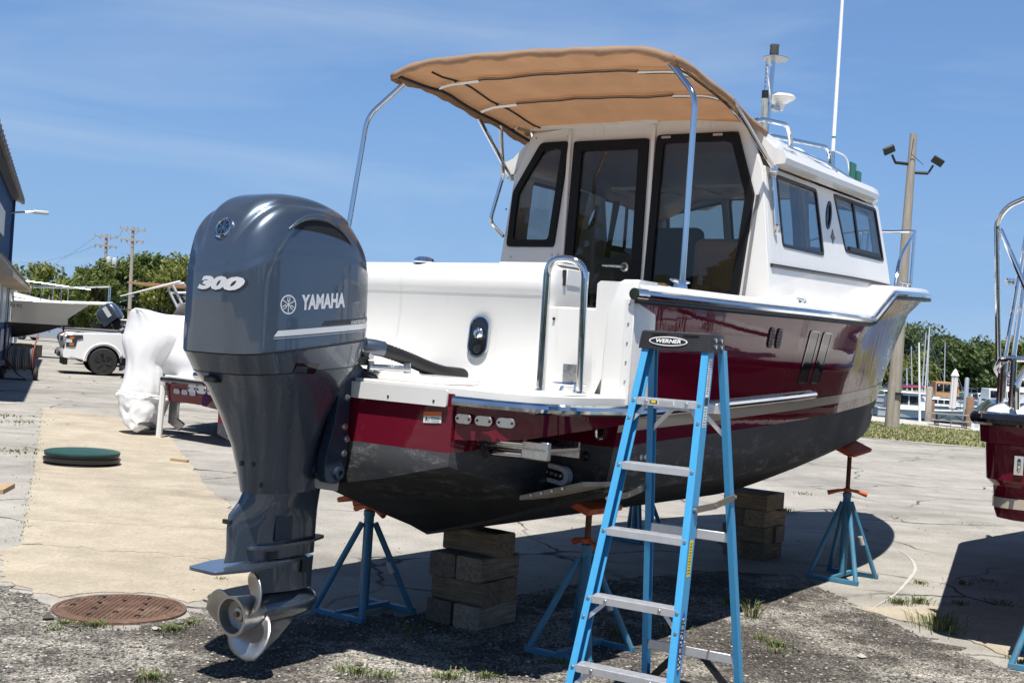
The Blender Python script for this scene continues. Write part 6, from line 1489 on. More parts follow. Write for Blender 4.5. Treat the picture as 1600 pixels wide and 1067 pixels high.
def car(label, loc, rz, paint, L_=4.5, spokes=5):
    t = thing('parked_car', label, 'car', loc, rz, 'vehicles in the yard'); h_ = L_ / 2
    MB().loft([[V((x, -w_, z0)), V((x, -w_ - .04, (z0 + z1) / 2)), V((x, -w_ + .06, z1)), V((x, w_ - .06, z1)), V((x, w_ + .04, (z0 + z1) / 2)), V((x, w_, z0))] for x, w_, z0, z1 in ((-h_, .62, .45, .80), (-h_ + .15, .80, .30, .94), (-h_ + .9, .87, .22, .98), (0, .88, .20, .95), (h_ - 1.2, .87, .22, .92), (h_ - .4, .80, .25, .80), (h_ - .08, .68, .30, .66), (h_, .5, .36, .58))]).build('body', paint, t, angle=50)
    MB().loft([[V((x, -w_, z0)), V((x, -w2, z1)), V((x2, w2, z1)), V((x, w_, z0))] for x, x2, w_, w2, z0, z1 in ((-h_ + .55, -h_ + .55, .72, .66, .95, .98), (-h_ + 1.1, -h_ + 1.1, .74, .60, .95, 1.34), (-.1, -.1, .76, .58, .93, 1.44), (.5, .5, .76, .58, .93, 1.38), (h_ - 1.05, h_ - 1.05, .74, .66, .90, .95))]).build('cabin', MATS['auto_glass'], t, angle=50)
    MB().loft([[V((x, -w_, z)), V((x, 0, z + .03)), V((x, w_, z))] for x, w_, z in ((-h_ + 1.1, .58, 1.35), (-.1, .56, 1.45), (.5, .56, 1.39))], False, False, False).build('roof', paint, t, solid=.03)
    for sg in (-1, 1):
        for x in (-h_ + .85, h_ - .85): wheel(t, x, sg * .80, .335, .22, False, sg, spokes)
        MB().box((h_ - .22, sg * .62, .62), (.26, .28, .10)).build('headlight', clearglass if False else mat('headlight_glass', (.5, .52, .55), .08, coat=1), t, bevel=.03)
        MB().box((-h_ + .10, sg * .62, .78), (.12, .28, .12)).build('tail_light', MATS['red_lens'], t, bevel=.02)
        MB().box((.55, sg * .98, .98), (.12, .16, .11)).build('mirror', paint, t, bevel=.02)
    MB().box((h_ - .02, 0, .42), (.06, .9, .14)).build('grille', black, t)
    MB().box((h_ - .04, 0, .26), (.08, 1.2, .10)).build('lower_grille', black, t)
    return t
cw = at(97, 535, z=0); off = M.Rotation(R(-8), 3, 'Z') @ V((-1.40 + 2.8, -.80, 0)); car('silver car parked far off below the white cruiser bow', (cw.x - off.x, cw.y - off.y, 0), R(-8), spaint)
bf = at(181, 590, z=0); car('black car nose half hidden behind the shrink-wrapped outboard', (bf.x + 2.15, bf.y + 1.0, 0), R(180 + 14), kpaint)
# ================================================================ other boats
def hull_simple(L_, B_, D_, zb, flare=.75, rake=.14, n=24, stern=.92, sheer=.18, full=2.2, kr=.75):
    """rings along the length: keel, chine, sheer; bow at +x"""
    rings = []
    for i in range(n + 1):
        u = i / n; hw = B_ / 2 * (stern + (1 - stern) * sstep(0, .3, u)) * (1 - max(0, (u - .35) / .65) ** full); hw = max(hw, .01)
        zs = zb + D_ * (1 + sheer * u ** 2); zk = zb + D_ * kr * max(0, (u - .55) / .45) ** 2.4; zc = zb + D_ * (.32 + .35 * u ** 3)
        xs, xk, xc = L_ * u, L_ * u * (1 - rake), L_ * u * (1 - rake * .6)
        hc = hw * (flare + .1 * (1 - u)) * (1 - .35 * u ** 2); pts_ = [(xk, 0, zk), (xc, hc * .55, zk + (zc - zk) * .5), (xc, hc, zc)]
        for t in (.33, .66, 1.0): pts_.append((xc + (xs - xc) * t, hc + (hw - hc) * t ** 1.3, zc + (zs - zc) * t))
        rings.append(([V((x, -y, z)) for x, y, z in reversed(pts_)] + [V((x, y, z)) for x, y, z in pts_[1:]]))
    return rings
def hull_parts(t, rings, split, m_low, m_top, stripe=None, deck=white):
    mb = MB().loft(rings, False, True, False)
    clip(mb, [((0, 0, split), V((0, 0, -1)))]).build('hull', m_top, t, angle=35); clip(mb, [((0, 0, split), V((0, 0, 1)))]).build('hull_bottom', m_low, t, angle=35)
    if stripe:
        m2 = MB().loft([[V((p.x, p.y * 1.003 + math.copysign(.004, p.y), p.z)) for p in r] for r in rings], False, False, False)
        clip(m2, [((0, 0, split + stripe[1]), V((0, 0, 1))), ((0, 0, split + stripe[2]), V((0, 0, -1)))]).build('boot_stripe', stripe[0], t)
    MB().loft([[r[0] + V((0, 0, .0)), (r[0] + r[-1]) / 2 + V((0, 0, .05)), r[-1]] for r in rings], False, False, False).build('deck', deck, t)
    for k in (0, -1): MB().tube([r[k] for r in rings], .035, 8).build('rub_rail', deck if k == 0 else deck, t)
def post_rails(t, pts_, hgt, m_=chrome, r=.018, name='rail'):
    top = [V(p) + V((0, 0, hgt)) for p in pts_]; o_ = MB().tube(bend(top, .1), r, 6).build(name, m_, t)
    for p, q in zip(pts_, top): MB().tube([p, q], r * .8, 6).build('stanchion', m_, o_)
    return o_
# ---- white express cruiser on blocks, left
cb = at(141, 478, Y=48); L_ = 8.0; crz = R(4); t = thing('express_cruiser', 'white express cruiser with black bottom, its bow beyond the blue building', 'boat', (0, 0, 0), crz)
off = M.Rotation(crz, 3, 'Z') @ V((L_, 0, 0)); t.location = (cb.x - off.x, 48 - off.y, 0)
rg = hull_simple(L_, 2.9, 1.42, .62, .7, .17, sheer=.10, full=2.4, kr=.35); cream = mat('cream_hull', (.60, .58, .53), .3, coat=.3)
hull_parts(t, rg, 1.30, mat('bottom_black', (.014, .013, .013), .7), cream, (mat('navy_stripe', (.03, .045, .14), .35), .03, .15))
MB().loft([[V((x, y, z)) for y, z in ((-w_, z0), (-w_ * .85, z0 + h_ * .7), (-w_ * .5, z0 + h_), (w_ * .5, z0 + h_), (w_ * .85, z0 + h_ * .7), (w_, z0))] for x, w_, z0, h_ in ((.5, 1.2, 2.0, .85), (2.0, 1.15, 2.02, .80), (4.2, .95, 2.06, .55), (6.0, .55, 2.12, .18), (6.9, .25, 2.16, .03))]).build('trunk_cabin', white, t, angle=50)
MB().loft([[V((x, sg * yy, z)) for yy in (0.86, .97)] for x, z, sg in ((2.2, 2.52, -1), (4.2, 2.40, -1), (5.8, 2.22, -1))], False, False, False).build('cabin_stripe', mat('grey_stripe', (.12, .12, .14), .3), t, solid=.03)
MB().box((3.3, -.2, 2.95), (.55, .5, .45)).build('deck_box', white, t, bevel=.04)
MB().loft([[V((x, -w_, z)), V((x, w_, z)), V((x, w_ * .9, z + .12)), V((x, -w_ * .9, z + .12))] for x, w_, z in ((6.7, .5, 2.12), (7.9, .30, 2.16), (8.75, .16, 2.20), (8.85, .05, 2.22))]).build('bow_pulpit', white, t, bevel=.03)
for sg in (-1, 1): post_rails(t, [rg[i][0 if sg < 0 else -1] * 1.0 + V((0, -sg * .12, 0)) for i in (8, 12, 16, 19, 21)] + [V((8.7, sg * .12, 2.3))], .62, chrome, .02, 'bow_rail')
MB().tube([(2.0, -1.0, 3.1), (5.2, -.5, 2.95), (8.0, -.1, 2.75)], .014, 5).build('safety_line', chrome, t)
for s_, x0 in (('MC 3363 TC', 5.35),): decal(text_mesh(s_, .16, .004), lambda x, y: V((x0 + x, -1.20 + (x0 + x - 5.35) * .27 - .02, 1.93 + y))).build('registration', ink, t)
for k in range(2): tag(MB().box((0, 0, .24), (.55, .55, .48)).build('timber_block', wds[1], smooth=False, loc=at(50 - k * 16, 556, Y=47.5 + k) * V((1, 1, 0)) if False else (at(50 - k * 16, 556, Y=47.5 + k).x, 47.5 + k, 0)), 'timber block under the white cruiser, %s one' % ('right-hand' if k == 0 else 'left-hand'), 'block', 'blocks under the white cruiser')
dr = at(50, 553, z=0); tag(MB().lathe([(.28, 0), (.30, .03), (.30, .30), (.27, .46), (0, .48)], (0, 0, 0)).build('black_drum', rubber, loc=(dr.x + .2, dr.y - 3, 0)), 'squat black drum beside the hose cart', 'drum')
# ---- black bass boat with tilted outboard behind the white pickup
bb = at(120, 522, Y=44); t = thing('bass_boat', 'black bass boat on a trailer with tilted grey outboard, behind the white pickup', 'boat', (bb.x, 44, 0), R(-4))
rg = hull_simple(5.6, 2.2, .62, .62, .85, .12, sheer=.1); hull_parts(t, rg, .7, kpaint, kpaint, None, mat('grey_carpet', (.10, .10, .105), .9))
for k in range(3): MB().tube([rg[i][0] + V((0, -.02, -.06 - .06 * k)) for i in range(0, 20)], .012, 5).build('pinstripe', silver, t)
sq = [(.28 + .95 * i / 30, .045 * math.sin(i * 1.9) * (1 - i / 45)) for i in range(31)]
MB().tube([(x, -1.045, 1.06 + z) for x, z in sq], .014, 5).build('script_mark', wp_, t)
MB().box((-.02, -.90, 1.13), (.14, .18, .14)).build('tail_light', MATS['red_lens'], t); MB().box((.05, -.9, 1.26), (.3, .2, .16)).build('lamp_guard', black, t)
eng = thing('tilted_outboard', 'grey outboard motor tilted up on the black bass boat', 'outboard motor', at(172, 492, Y=44.5), R(-4))
rot = M.Rotation(R(-38), 4, 'Y')
MB().loft([[V((x * s_, y * s_, z)) for x, y in rpoly([(-.42, -.28), (.38, -.28), (.38, .28), (-.42, .28)], .15, 4)] for z, s_ in ((-.30, .92), (-.1, 1.0), (.15, .98), (.30, .85), (.38, .55), (.40, .2))]).xf(rot).build('engine_cowl', slate, eng, angle=50)
MB().box((.05, -.285, .08), (.16, .01, .4)).xf(rot).build('label_panel', silver, eng)
MB().loft([[V((x, y, z)) for x, y in ((-.12, -.1), (.2, -.1), (.2, .1), (-.12, .1))] for z in (-1.15, -.3)]).xf(M.Translation((.0, 0, 0)) @ rot).build('midsection', black, eng, bevel=.04)
MB().bar((.1, -.1, -.35), (-.75, -.2, -.75), .1, .3).build('transom_bracket', black, eng)
cons = thing('bay_boat', 'white open boat with a console behind the tilted grey outboard', 'boat', (at(196, 505, Y=46).x, 46, 0), R(-4))
hull_parts(cons, hull_simple(6.0, 2.3, .8, .85, .85, .12), .9, white, white)
MB().box((3.2, 0, 1.75), (.6, .7, .4)).build('console', white, cons, bevel=.06)
MB().tube([(.0, -.6, 1.7), (0, -.6, 2.05), (.7, -.6, 2.05)], .03, 6).build('rod_rack', black, cons)
# ---- boat with aluminium tower frame
tw = thing('tower_boat', 'aluminium tower frame with tan top on a boat behind the shrink wrap', 'boat', (at(280, 490, Y=42).x, 42, 0), 0)
hull_parts(tw, hull_simple(6.5, 2.4, .95, .7, .8, .14), 1.0, white, white)
f2 = lambda px, py, Y=42: at(px, py, Y=Y) - V((at(280, 490, Y=42).x, 42, 0))
for p, q, Y in (((262, 450), (281, 488), 41.6), ((269, 443), (292, 490), 41.7), ((286, 442), (298, 462), 42.2), ((283, 455), (297, 478), 42.1)):
    MB().tube([f2(*p, Y), f2(*q, Y)], .045, 8).build('tower_leg', alum, tw)
for p, q in (((268, 458), (296, 457)), ((276, 476), (298, 476)), ((268, 444), (288, 443))): MB().tube([f2(*p, 41.8), f2(*q, 41.8)], .05, 8).build('tower_bar', alum, tw)
MB().tube([f2(188, 463, 41.5), f2(282, 440, 41.5)], [.02, .05], 8).build('outrigger', white, tw)
MB().box(f2(270, 447, 42.6), (2.6, 1.8, .06)).build('tower_top', canvas, tw)
MB().box(f2(281, 458, 42), (.35, .3, .2)).build('spotlight', black, tw)
# ---- shrink-wrapped boat
WY = 17.6; wr = thing('wrapped_boat', 'maroon boat with engine and cockpit under white shrink wrap', 'boat', (at(262, 660, Y=WY).x, WY, 0), R(48))
wrapm = mat('shrink_wrap', (.78, .785, .79), .32, coat=.2, var=.03, vscale=2, bump=.35, bscale=7, stretch=(1, 1, .4))
rg = hull_simple(7.0, 2.4, 1.2, .42, .85, .12, sheer=.1); 
inv = M.Rotation(-R(48), 4, 'Z') @ M.Translation(-V((at(262, 660, Y=WY).x, WY, 0)))
def wloc(px, py, Y): return inv @ at(px, py, Y=Y)
hull2 = [[V((p.x + .75, p.y, p.z)) for p in r] for r in rg]
mbh = MB().loft(hull2, False, True, False); clip(mbh, [((0, 0, .72), V((0, 0, -1)))]).build('hull', maroon, wr, angle=35); clip(mbh, [((0, 0, .72), V((0, 0, 1)))]).build('hull_bottom', antif, wr, angle=35)
pw = [wloc(255, 596, 17.3), wloc(300, 600, 16.9), wloc(345, 606, 16.6)]; pz = sum(p.z for p in pw) / 3
# stern platform and its skirt with courtesy lights
s0, s1 = wloc(256, 592, 17.5), wloc(352, 603, 16.55); dv = (s1 - s0); dv.z = 0; dv.normalize(); back = V((-dv.y, dv.x, 0)); back = back if back.x > 0 else -back
def plat_fr(x, z, d): return V((s0.x, s0.y, 0)) + dv * x + back * d + V((0, 0, z))
Lp = (s1 - s0).length; zt = s0.z
MB().add([plat_fr(x, z, d) for x in (0, Lp) for z, d in ((zt + .06, 0), (zt + .06, .8), (zt - .02, .8), (zt - .02, 0))], [(0, 1, 2, 3), (4, 7, 6, 5), (0, 4, 5, 1), (1, 5, 6, 2), (2, 6, 7, 3), (3, 7, 4, 0)]).build('swim_platform', white, wr, bevel=.02)
MB().tube([plat_fr(-.02, zt, .5), plat_fr(-.03, zt, 0.02), plat_fr(0.02, zt, -.03), plat_fr(Lp, zt, -.03)], .045, 10).build('platform_rail', blackgloss, wr)
MB().add([plat_fr(x, z, d) for x, e in ((.10, .10), (Lp, 0)) for z, d in ((zt - .03, .01), (zt - .03, .7), (zt - .30, .7), (zt - .30, .04))], [(0, 1, 2, 3), (4, 7, 6, 5), (0, 4, 5, 1), (1, 5, 6, 2), (2, 6, 7, 3), (3, 7, 4, 0)]).build('platform_skirt', maroon, wr)
for k in range(3):
    MB().plate(rrect(-.075, -.035, .075, .035, .034, 5), (), .02, lambda x, y, z, k=k: plat_fr(.33 + .19 * k + x, zt - .15 + y, -z + .02)).build('courtesy_light', steel, wr, bevel=.005)
# wrap: engine bag as a stack of crumpled rings, and the cover over the cockpit
random.seed(41); rings = []; rows = ((484, 215, 236), (489, 207, 262), (505, 201, 285), (520, 197, 292), (535, 194, 286), (548, 196, 275), (568, 200, 262), (585, 198, 263), (598, 195, 264), (610, 190, 264), (620, 185, 263), (628, 189, 260), (640, 191, 255), (652, 192, 249), (662, 196, 243), (669, 206, 228))
RY = [r[0] for r in rows]; PY = []
for a_, b_ in zip(RY, RY[1:]): PY += [a_ + (b_ - a_) * q / 4 for q in range(4)]
PY.append(RY[-1])
for py in PY:
    x0, x1 = crom(RY, [r[1] for r in rows], py), crom(RY, [r[2] for r in rows], py); low = sstep(606, 622, py)
    a, b_ = at(x0, py, Y=17.9), at(x1, py, Y=17.9); c = (a + b_) / 2; rx = (b_ - a).length / 2; ry_ = .30; ring = []; q = py * .05
    for j in range(72):
        th = 2 * math.pi * j / 72
        cp_ = V((math.cos(th) * 1.6, math.sin(th) * 1.6, py * .022)); cq = V((math.cos(th) * 2.0, math.sin(th) * 2.0, py * .055))
        wob = 1 + .05 * mnoise.noise(cp_) + .02 * (1 - abs(mnoise.noise(cp_ * 2.3))) + .07 * (.5 - abs(mnoise.noise(V((math.cos(th) * 3.2, math.sin(th) * 3.2, py * .009))))) + low * (.15 * (.5 - abs(mnoise.noise(cq))) + .025 * mnoise.noise(cq * 2.5)) - (.05 * math.exp(-((py - 614) / 3.0) ** 2))
        ring.append(inv @ (c + V((math.cos(th) * rx * wob, math.sin(th) * ry_ * wob, low * .05 * mnoise.noise(cq) - .02 * math.cos(th)))))
    rings.append(ring)
MB().loft(list(reversed(rings))).build('engine_wrap', wrapm, wr, angle=36)
MB().tube([p * 1.0 for p in rings[min(range(len(PY)), key=lambda i: abs(PY[i] - 614))]], .012, 6, closed=True).build('tie_strap', wrapm, wr)
MB().lathe([(.0, 0), (.19, .0), (.17, .05), (.02, .06)], inv @ at(224, 667, Y=17.75), (0.25, .15, 1), 20).build('engine_foot', rubber, wr)
cov = []
for i in range(15):
    u = i / 14; x = .35 + 6.6 * u; hw = 1.2 * (1 - max(0, (u - .45) / .55) ** 2.2) + .02; zt2 = 1.72 + .55 * math.sin(min(1, u * 1.6) * 1.57) * (1 - .4 * u); row = []
    for j in range(17):
        q = -1 + j / 8; e = abs(q); zz = (zt2 - .62) * (1 - e ** 2.6) + .86 + .02 * math.sin(i * 1.9 + j * 1.3) + (.35 * u * e ** 3 if e > .9 else 0); row.append(V((x + .03 * math.sin(j * 1.7 + i), q * hw * (1.02 + .02 * math.sin(j * 2.2)), zz)))
    cov.append(row)
MB().loft(cov, False, False, False).build('cockpit_wrap', wrapm, wr, angle=70)
# lip of wrap bridging engine and cockpit
br_ = [[inv @ at(x + random.uniform(-1, 1), y, Y=17.9 - .4 * (j / 6)) for j, (x, y) in enumerate(row)] for row in (((212, 488), (232, 489), (255, 491), (280, 493), (305, 495), (335, 498), (360, 502)), ((208, 510), (232, 512), (255, 515), (280, 516), (305, 517), (335, 520), (360, 524)), ((204, 540), (230, 540), (252, 544), (276, 552), (302, 554), (330, 556), (360, 562)), ((203, 570), (228, 572), (250, 580), (266, 590), (292, 590), (330, 594), (360, 598)))]
MB().loft(br_, False, False, False).build('wrap_flap', wrapm, wr, angle=70, solid=.02)
pb_ = at(248, 684, z=0); MB().tube([inv @ V((pb_.x, pb_.y, 0)), inv @ V((pb_.x + .02, pb_.y, .75))], .045, 8).build('support_leg', white, wr)
tr2 = thing('trailer_jack', 'grey metal trailer bracket under the wrapped boat', 'trailer', at(272, 645, Y=18.4) * 1.0, 0)
MB().box((0, 0, .1), (.12, .15, .5)).box((.05, 0, -.15), (.2, .12, .12), M.Rotation(R(35), 3, 'Y')).build('post', steel, tr2)
MB().bar((-.2, 0, .28), (1.6, 0, .26), .1, .09).build('beam', steel, tr2)
# ---- maroon boat at the right edge
RB = V((2.76, 7.18, 0)); rbz = R(68); rb = thing('neighbour_boat', 'maroon boat at the right edge with bare stainless canopy poles', 'boat', RB, rbz)
# local: x forward, y port; origin at its port stern corner
prof = [(.80, 1.0, .10), (.815, .98, .05), (.86, .97, .02), (.905, .965, .012), (.965, .96, .008), (1.02, .945, .0), (1.235, .93, -.02), (1.262, .985, -.045), (1.345, 1.0, -.055), (1.36, 1.0, -.055)]
def rb_ring(z, ins, aft):
    i_ = 1.0 - ins
    return [V((x, y, z)) for x, y in rpoly([(aft + .02, -.0 - i_ * 1.9), (6.8, -i_ * 1.9 - .4), (6.8, -2.0), (aft + .02, -2.55 + i_ * 1.9)] , .16, 5)]
rings = []
for z, k, aft in ((.79, .16, .16), (.80, .115, .11), (.845, .10, .095), (.99, .085, .085), (1.03, .045, .045), (1.235, .03, .03), (1.245, .0, .0), (1.36, -.01, -.01)):
    rings.append([V((x, y, z)) for x, y in rpoly([(aft, -k), (4.6, -k * .8 - .02), (6.6, -.75), (7.0, -1.25), (6.6, -1.75), (4.6, -2.5 + k), (aft, -2.5 + k)], .14, 5)])
hb_ = MB().loft(rings)
hb_.build('hull', maroon, rb, angle=28)
st_r = [[V((x, y, z)) for x, y in rpoly([(.088, -.093), (4.6, -.08), (6.6, -.75), (7.0, -1.25), (6.6, -1.75), (4.6, -2.41), (.088, -2.407)], .14, 5)] for z in (.865, .925)]
MB().loft([[p + V((-.006 if p.x < 1 else 0, .005 if p.y > -1 else -.005, 0)) for p in r] for r in st_r], True, False, False).build('boot_stripe', stripe_m, rb)
rim = rpoly([(-.03, .03), (4.6, .02), (6.6, -.72), (7.05, -1.25), (6.6, -1.78), (4.6, -2.52), (-.03, -2.53)], .16, 6)
MB().tube([V((x, y, 1.385)) for x, y in rim], .040, 10, closed=True).build('rub_rail', blackgloss, rb)
MB().tube([V((x, y, 1.412)) for x, y in [(x * 1.0 - .008 * (x < 1), y + (.012 if y > -1 else -.012)) for x, y in rim]], .014, 8, closed=True).build('rail_insert', chrome, rb)
dkr = [[V((x, y, z)) for x, y in rpoly([(a0, -a0), (4.6, -.1 - a0), (6.5, -.8), (6.9, -1.25), (6.5, -1.7), (4.6, -2.4 + a0), (a0, -2.5 + a0)], .18, 6)] for z, a0 in ((1.40, .01), (1.44, .03), (1.49, .12), (1.50, .2))]
MB().loft(dkr).build('deck', white, rb, angle=60)
MB().loft([[V((x, y, z)) for y, z in ((-.45, 1.49), (-.50, 1.58), (-.62, 1.62), (-2.0, 1.62), (-2.05, 1.49))] for x in (.25, 1.2)]).build('locker', white, rb, bevel=.02)
q = [V((.14, -.30, 1.745)), V((.10, -.10, 1.745)), V((.30, -.02, 1.745)), V((1.3, -.05, 1.745))]
MB().tube(bend([(.12, -1.4, 1.745), (.08, -.10, 1.745), (.5, -.06, 1.68), (1.6, -.10, 1.60)], .12, 6), .019, 10).build('stern_rail', chrome, rb)
for p in ((.09, -.16), (.30, -.11), (.62, -.09), (.09, -.75)): MB().tube([(p[0], p[1], 1.42), (p[0], p[1], 1.73)], .018, 10).build('rail_post', chrome, rb)
MB().tube(bend([(.10, -1.5, 1.60), (.06, -.62, 1.70), (.08, -.40, 1.46)], .1), .018, 8).build('stern_rail', chrome, rb)
rinv = (M.Translation(RB) @ M.Rotation(rbz, 4, 'Z')).inverted()
pf = lambda px, py, Y: rinv @ at(px, py, Y=Y)
MB().tube(bend([pf(1560, 570, 7.5), pf(1558, 345, 7.5), pf(1575, 322, 7.45), pf(1620, 302, 7.3), pf(1760, 285, 7.0)], .16, 8), .0165, 12).build('canopy_pole', chrome, rb)
MB().tube([pf(1563, 358, 7.48), pf(1612, 470, 7.4)], .015, 10).build('canopy_strut', chrome, rb)
MB().tube([pf(1566, 585, 7.9), pf(1604, 365, 8.0)], .013, 10).build('canopy_strut', chrome, rb)
MB().tube([pf(1577, 600, 7.7), pf(1610, 380, 7.8)], .016, 10).build('canopy_pole', chrome, rb)
MB().lathe([(.028, -.02), (.03, .0), (.028, .02)], pf(1579, 440, 7.95), (0, 0, 1), 12).build('pole_clamp', chrome, rb)
MB().tube(bend([pf(1588, 640, 7.1), pf(1588, 600, 7.1), pf(1612, 560, 7.1)], .05), .018, 10).build('grab_rail', chrome, rb)
cabn = MB().loft([[V((x, y, z)) for y, z in ((-.30, 1.48), (-.34, 2.2), (-.50, 2.75), (-2.0, 2.75), (-2.16, 2.2), (-2.2, 1.48))] for x in (3.3, 5.2)]).build('cabin', white, rb, bevel=.03)
for x0, x1 in ((3.4, 4.1), (4.3, 5.1)): MB().box(((x0 + x1) / 2, -.315, 2.25), (x1 - x0, .03, .5)).build('side_window', mirrorglass, cabn)
MB().tube(bend([pf(1760, 285, 7.0), V((3.4, -1.2, 2.72))], .1), .0165, 8).build('canopy_pole', chrome, rb)
dr_ = MB().box((-.012 + .045, -.22, 1.125), (.012, .05, .11)).tube(bend([(.03, -.22, 1.16), (-.03, -.22, 1.155), (-.03, -.22, 1.095), (.03, -.22, 1.09)], .02), .009, 8).build('tow_ring', chrome, rb)
MB().box((.025, -.52, 1.20), (.05, .34, .16)).build('transducer_plate', white, rb, bevel=.01)
MB().tube(bend([(.0, -.40, 1.22), (-.03, -.385, 1.24), (-.03, -.36, 1.20), (.0, -.35, 1.18)], .02), .007, 6).build('latch', chrome, rb)
rs_ = at(1640, 1042, z=0); stand((rs_.x + .0, rs_.y + .02, 0), BOAT_RZ + R(10), 'blue boat stand at the bottom right corner under the neighbouring boat', .58, .80, (0, 0), turn=R(80))

# ================================================================ marina on the right
def cabin_block(t, x0, x1, w_, z0, z1, m_, rake=.35, win=True, name='cabin'):
    o_ = MB().loft([[V((x, -w_, z0)), V((x, w_, z0)), V((x2, w_ * .85, z1)), V((x2, -w_ * .85, z1))] for x, x2 in ((x0, x0 + .05), (x1, x1 - rake))]).build(name, m_, t, bevel=.06)
    if win:
        n_ = max(2, int((x1 - x0) / .9))
        for k in range(n_):
            a, b_ = x0 + .15 + (x1 - rake - x0 - .2) * k / n_, x0 + .15 + (x1 - rake - x0 - .2) * (k + .88) / n_
            for sg in (-1, 1):
                zz0, zz1 = z0 + (z1 - z0) * .32, z0 + (z1 - z0) * .85; yy = lambda z: sg * (w_ * (1 - .15 * (z - z0) / (z1 - z0)) + .012)
                MB().add([(a, yy(zz0), zz0), (b_, yy(zz0), zz0), (b_, yy(zz1), zz1), (a, yy(zz1), zz1)], [(0, 1, 2, 3)]).build('window', mirrorglass, o_, solid=.02)
    return o_
def marina_boat(name, label, px, Y, L_, B_, rz, m_top, low, stripe=None, cab=None, D_=1.25, zb=-.35, canopy=None):
    p = at(px, 640, Y=Y); t = thing(name, label, 'boat', (p.x, Y, WLZ), rz, 'boats moored in the marina')
    rg_ = hull_simple(L_, B_, D_, zb, .8, .16); hull_parts(t, rg_, zb + D_ * .52, low, m_top, stripe); zd = zb + D_
    for c in (cab or []): cabin_block(t, c[0], c[1], c[2], zd + c[3], zd + c[4], *c[5:])
    if canopy:
        zc_ = canopy[3]
        MB().loft([[V((x, -canopy[2], z)), V((x, -canopy[2] * .6, z + .14)), V((x, canopy[2] * .6, z + .14)), V((x, canopy[2], z))] for x, z in ((canopy[0], zc_), ((canopy[0] + canopy[1]) / 2, zc_ + .1), (canopy[1], zc_ - .02))], False, False, False).build('canopy', canopy[4], t, solid=.03)
        for x in (canopy[0] + .1, canopy[1] - .1):
            for sg in (-1, 1): MB().tube([(x, sg * canopy[2] * .95, zd), (x, sg * canopy[2] * .95, zc_)], .025, 6).build('canopy_pole', chrome, t)
    return t, rg_
navy = mat('navy_paint', (.012, .03, .12), .25, coat=.5); bluep = mat('blue_bottom', (.02, .09, .20), .5); burg = mat('burgundy_canvas', (.20, .02, .035), .85)
t, rg_ = marina_boat('fishing_cruiser', 'white cabin boat with blue waterline and dark windows, moored behind the light pole', 1368, 95, 7.4, 2.7, R(-8), white, bluep, None, [(.7, 4.0, 1.05, .0, 1.25, white, .9)], D_=1.2, zb=-.4)
MB().loft([[V((x, -1.2, z)), V((x, 1.2, z)), V((x, 1.15, z + .1)), V((x, -1.15, z + .1))] for x, z in ((.3, 2.06), (3.6, 2.04))]).build('hardtop', white, t, bevel=.04)
decal(text_mesh('HOLLY', .30, .004), lambda x, y: V((5.3 + x, -1.12 + (x) * .25, .62 + y))).build('lettering', MATS['dull_silver_print'], t)
post_rails(t, [rg_[i][0] + V((0, .1, 0)) for i in (12, 15, 18, 20, 22)], .6, chrome, .022, 'bow_rail')
MB().tube([(3.5, -.4, 2.0), (3.55, -.4, 7.2)], .045, 6).build('antenna', white, t)
marina_boat('canopy_boat', 'boat with burgundy canvas top behind the white cabin boat', 1394, 110, 6.5, 2.5, R(-6), white, white, None, [(3.2, 4.6, .9, 0, .75, white, .8)], canopy=(.4, 3.3, 1.15, 2.25, burg))
t, rg_ = marina_boat('express_cruiser', 'white express cruiser with bow rail, moored left of the folded umbrella', 1424, 104, 6.8, 2.6, R(-7), white, mat('bottom_black', (.01, .01, .01)), None, [(.8, 4.6, 1.0, 0, .62, white, 1.6)], D_=1.35)
post_rails(t, [rg_[i][0] + V((0, .1, 0)) for i in (10, 13, 16, 19, 22)], .6, chrome, .022, 'bow_rail')
marina_boat('runabout', 'navy blue runabout with dark canopy, moored right of the umbrella', 1494, 100, 5.2, 2.3, R(-4), navy, navy, None, [(2.0, 3.3, .85, -.05, .45, mirrorglass, .9, False)], canopy=(.1, 2.4, 1.0, 1.75, mat('navy_canvas', (.012, .02, .06), .8)))
t, rg_ = marina_boat('motor_yacht', 'large white motor yacht with a row of square windows, behind the bare poles', 1522, 122, 12, 3.6, R(-4), white, white, None, [(.9, 8.6, 1.5, 0, 1.35, white, .9), (2.4, 6.0, 1.2, 1.35, 2.5, white, .6)], D_=1.6)
marina_boat('trawler', 'boat with tan canvas enclosure far behind the umbrella', 1446, 150, 6.5, 2.8, R(-3), white, white, None, [(.7, 3.6, 1.2, .1, 1.9, mat('tan_enclosure', (.42, .24, .12), .85), .1, True, 'enclosure')])
marina_boat('cuddy_boat', 'small white boat with dark blue canopy, further off to the right of the umbrella', 1490, 135, 6.2, 2.5, R(-3), white, white, None, [(1.5, 3.8, 1.0, 0, 1.0, white, .8)], canopy=(.4, 2.2, 1.05, 2.2, MATS['navy_canvas']))
rc = at(1474, 620, Y=216); car('dark red car parked across the harbour behind the umbrella', (rc.x, 217, WLZ + .6), R(3), rpaint)
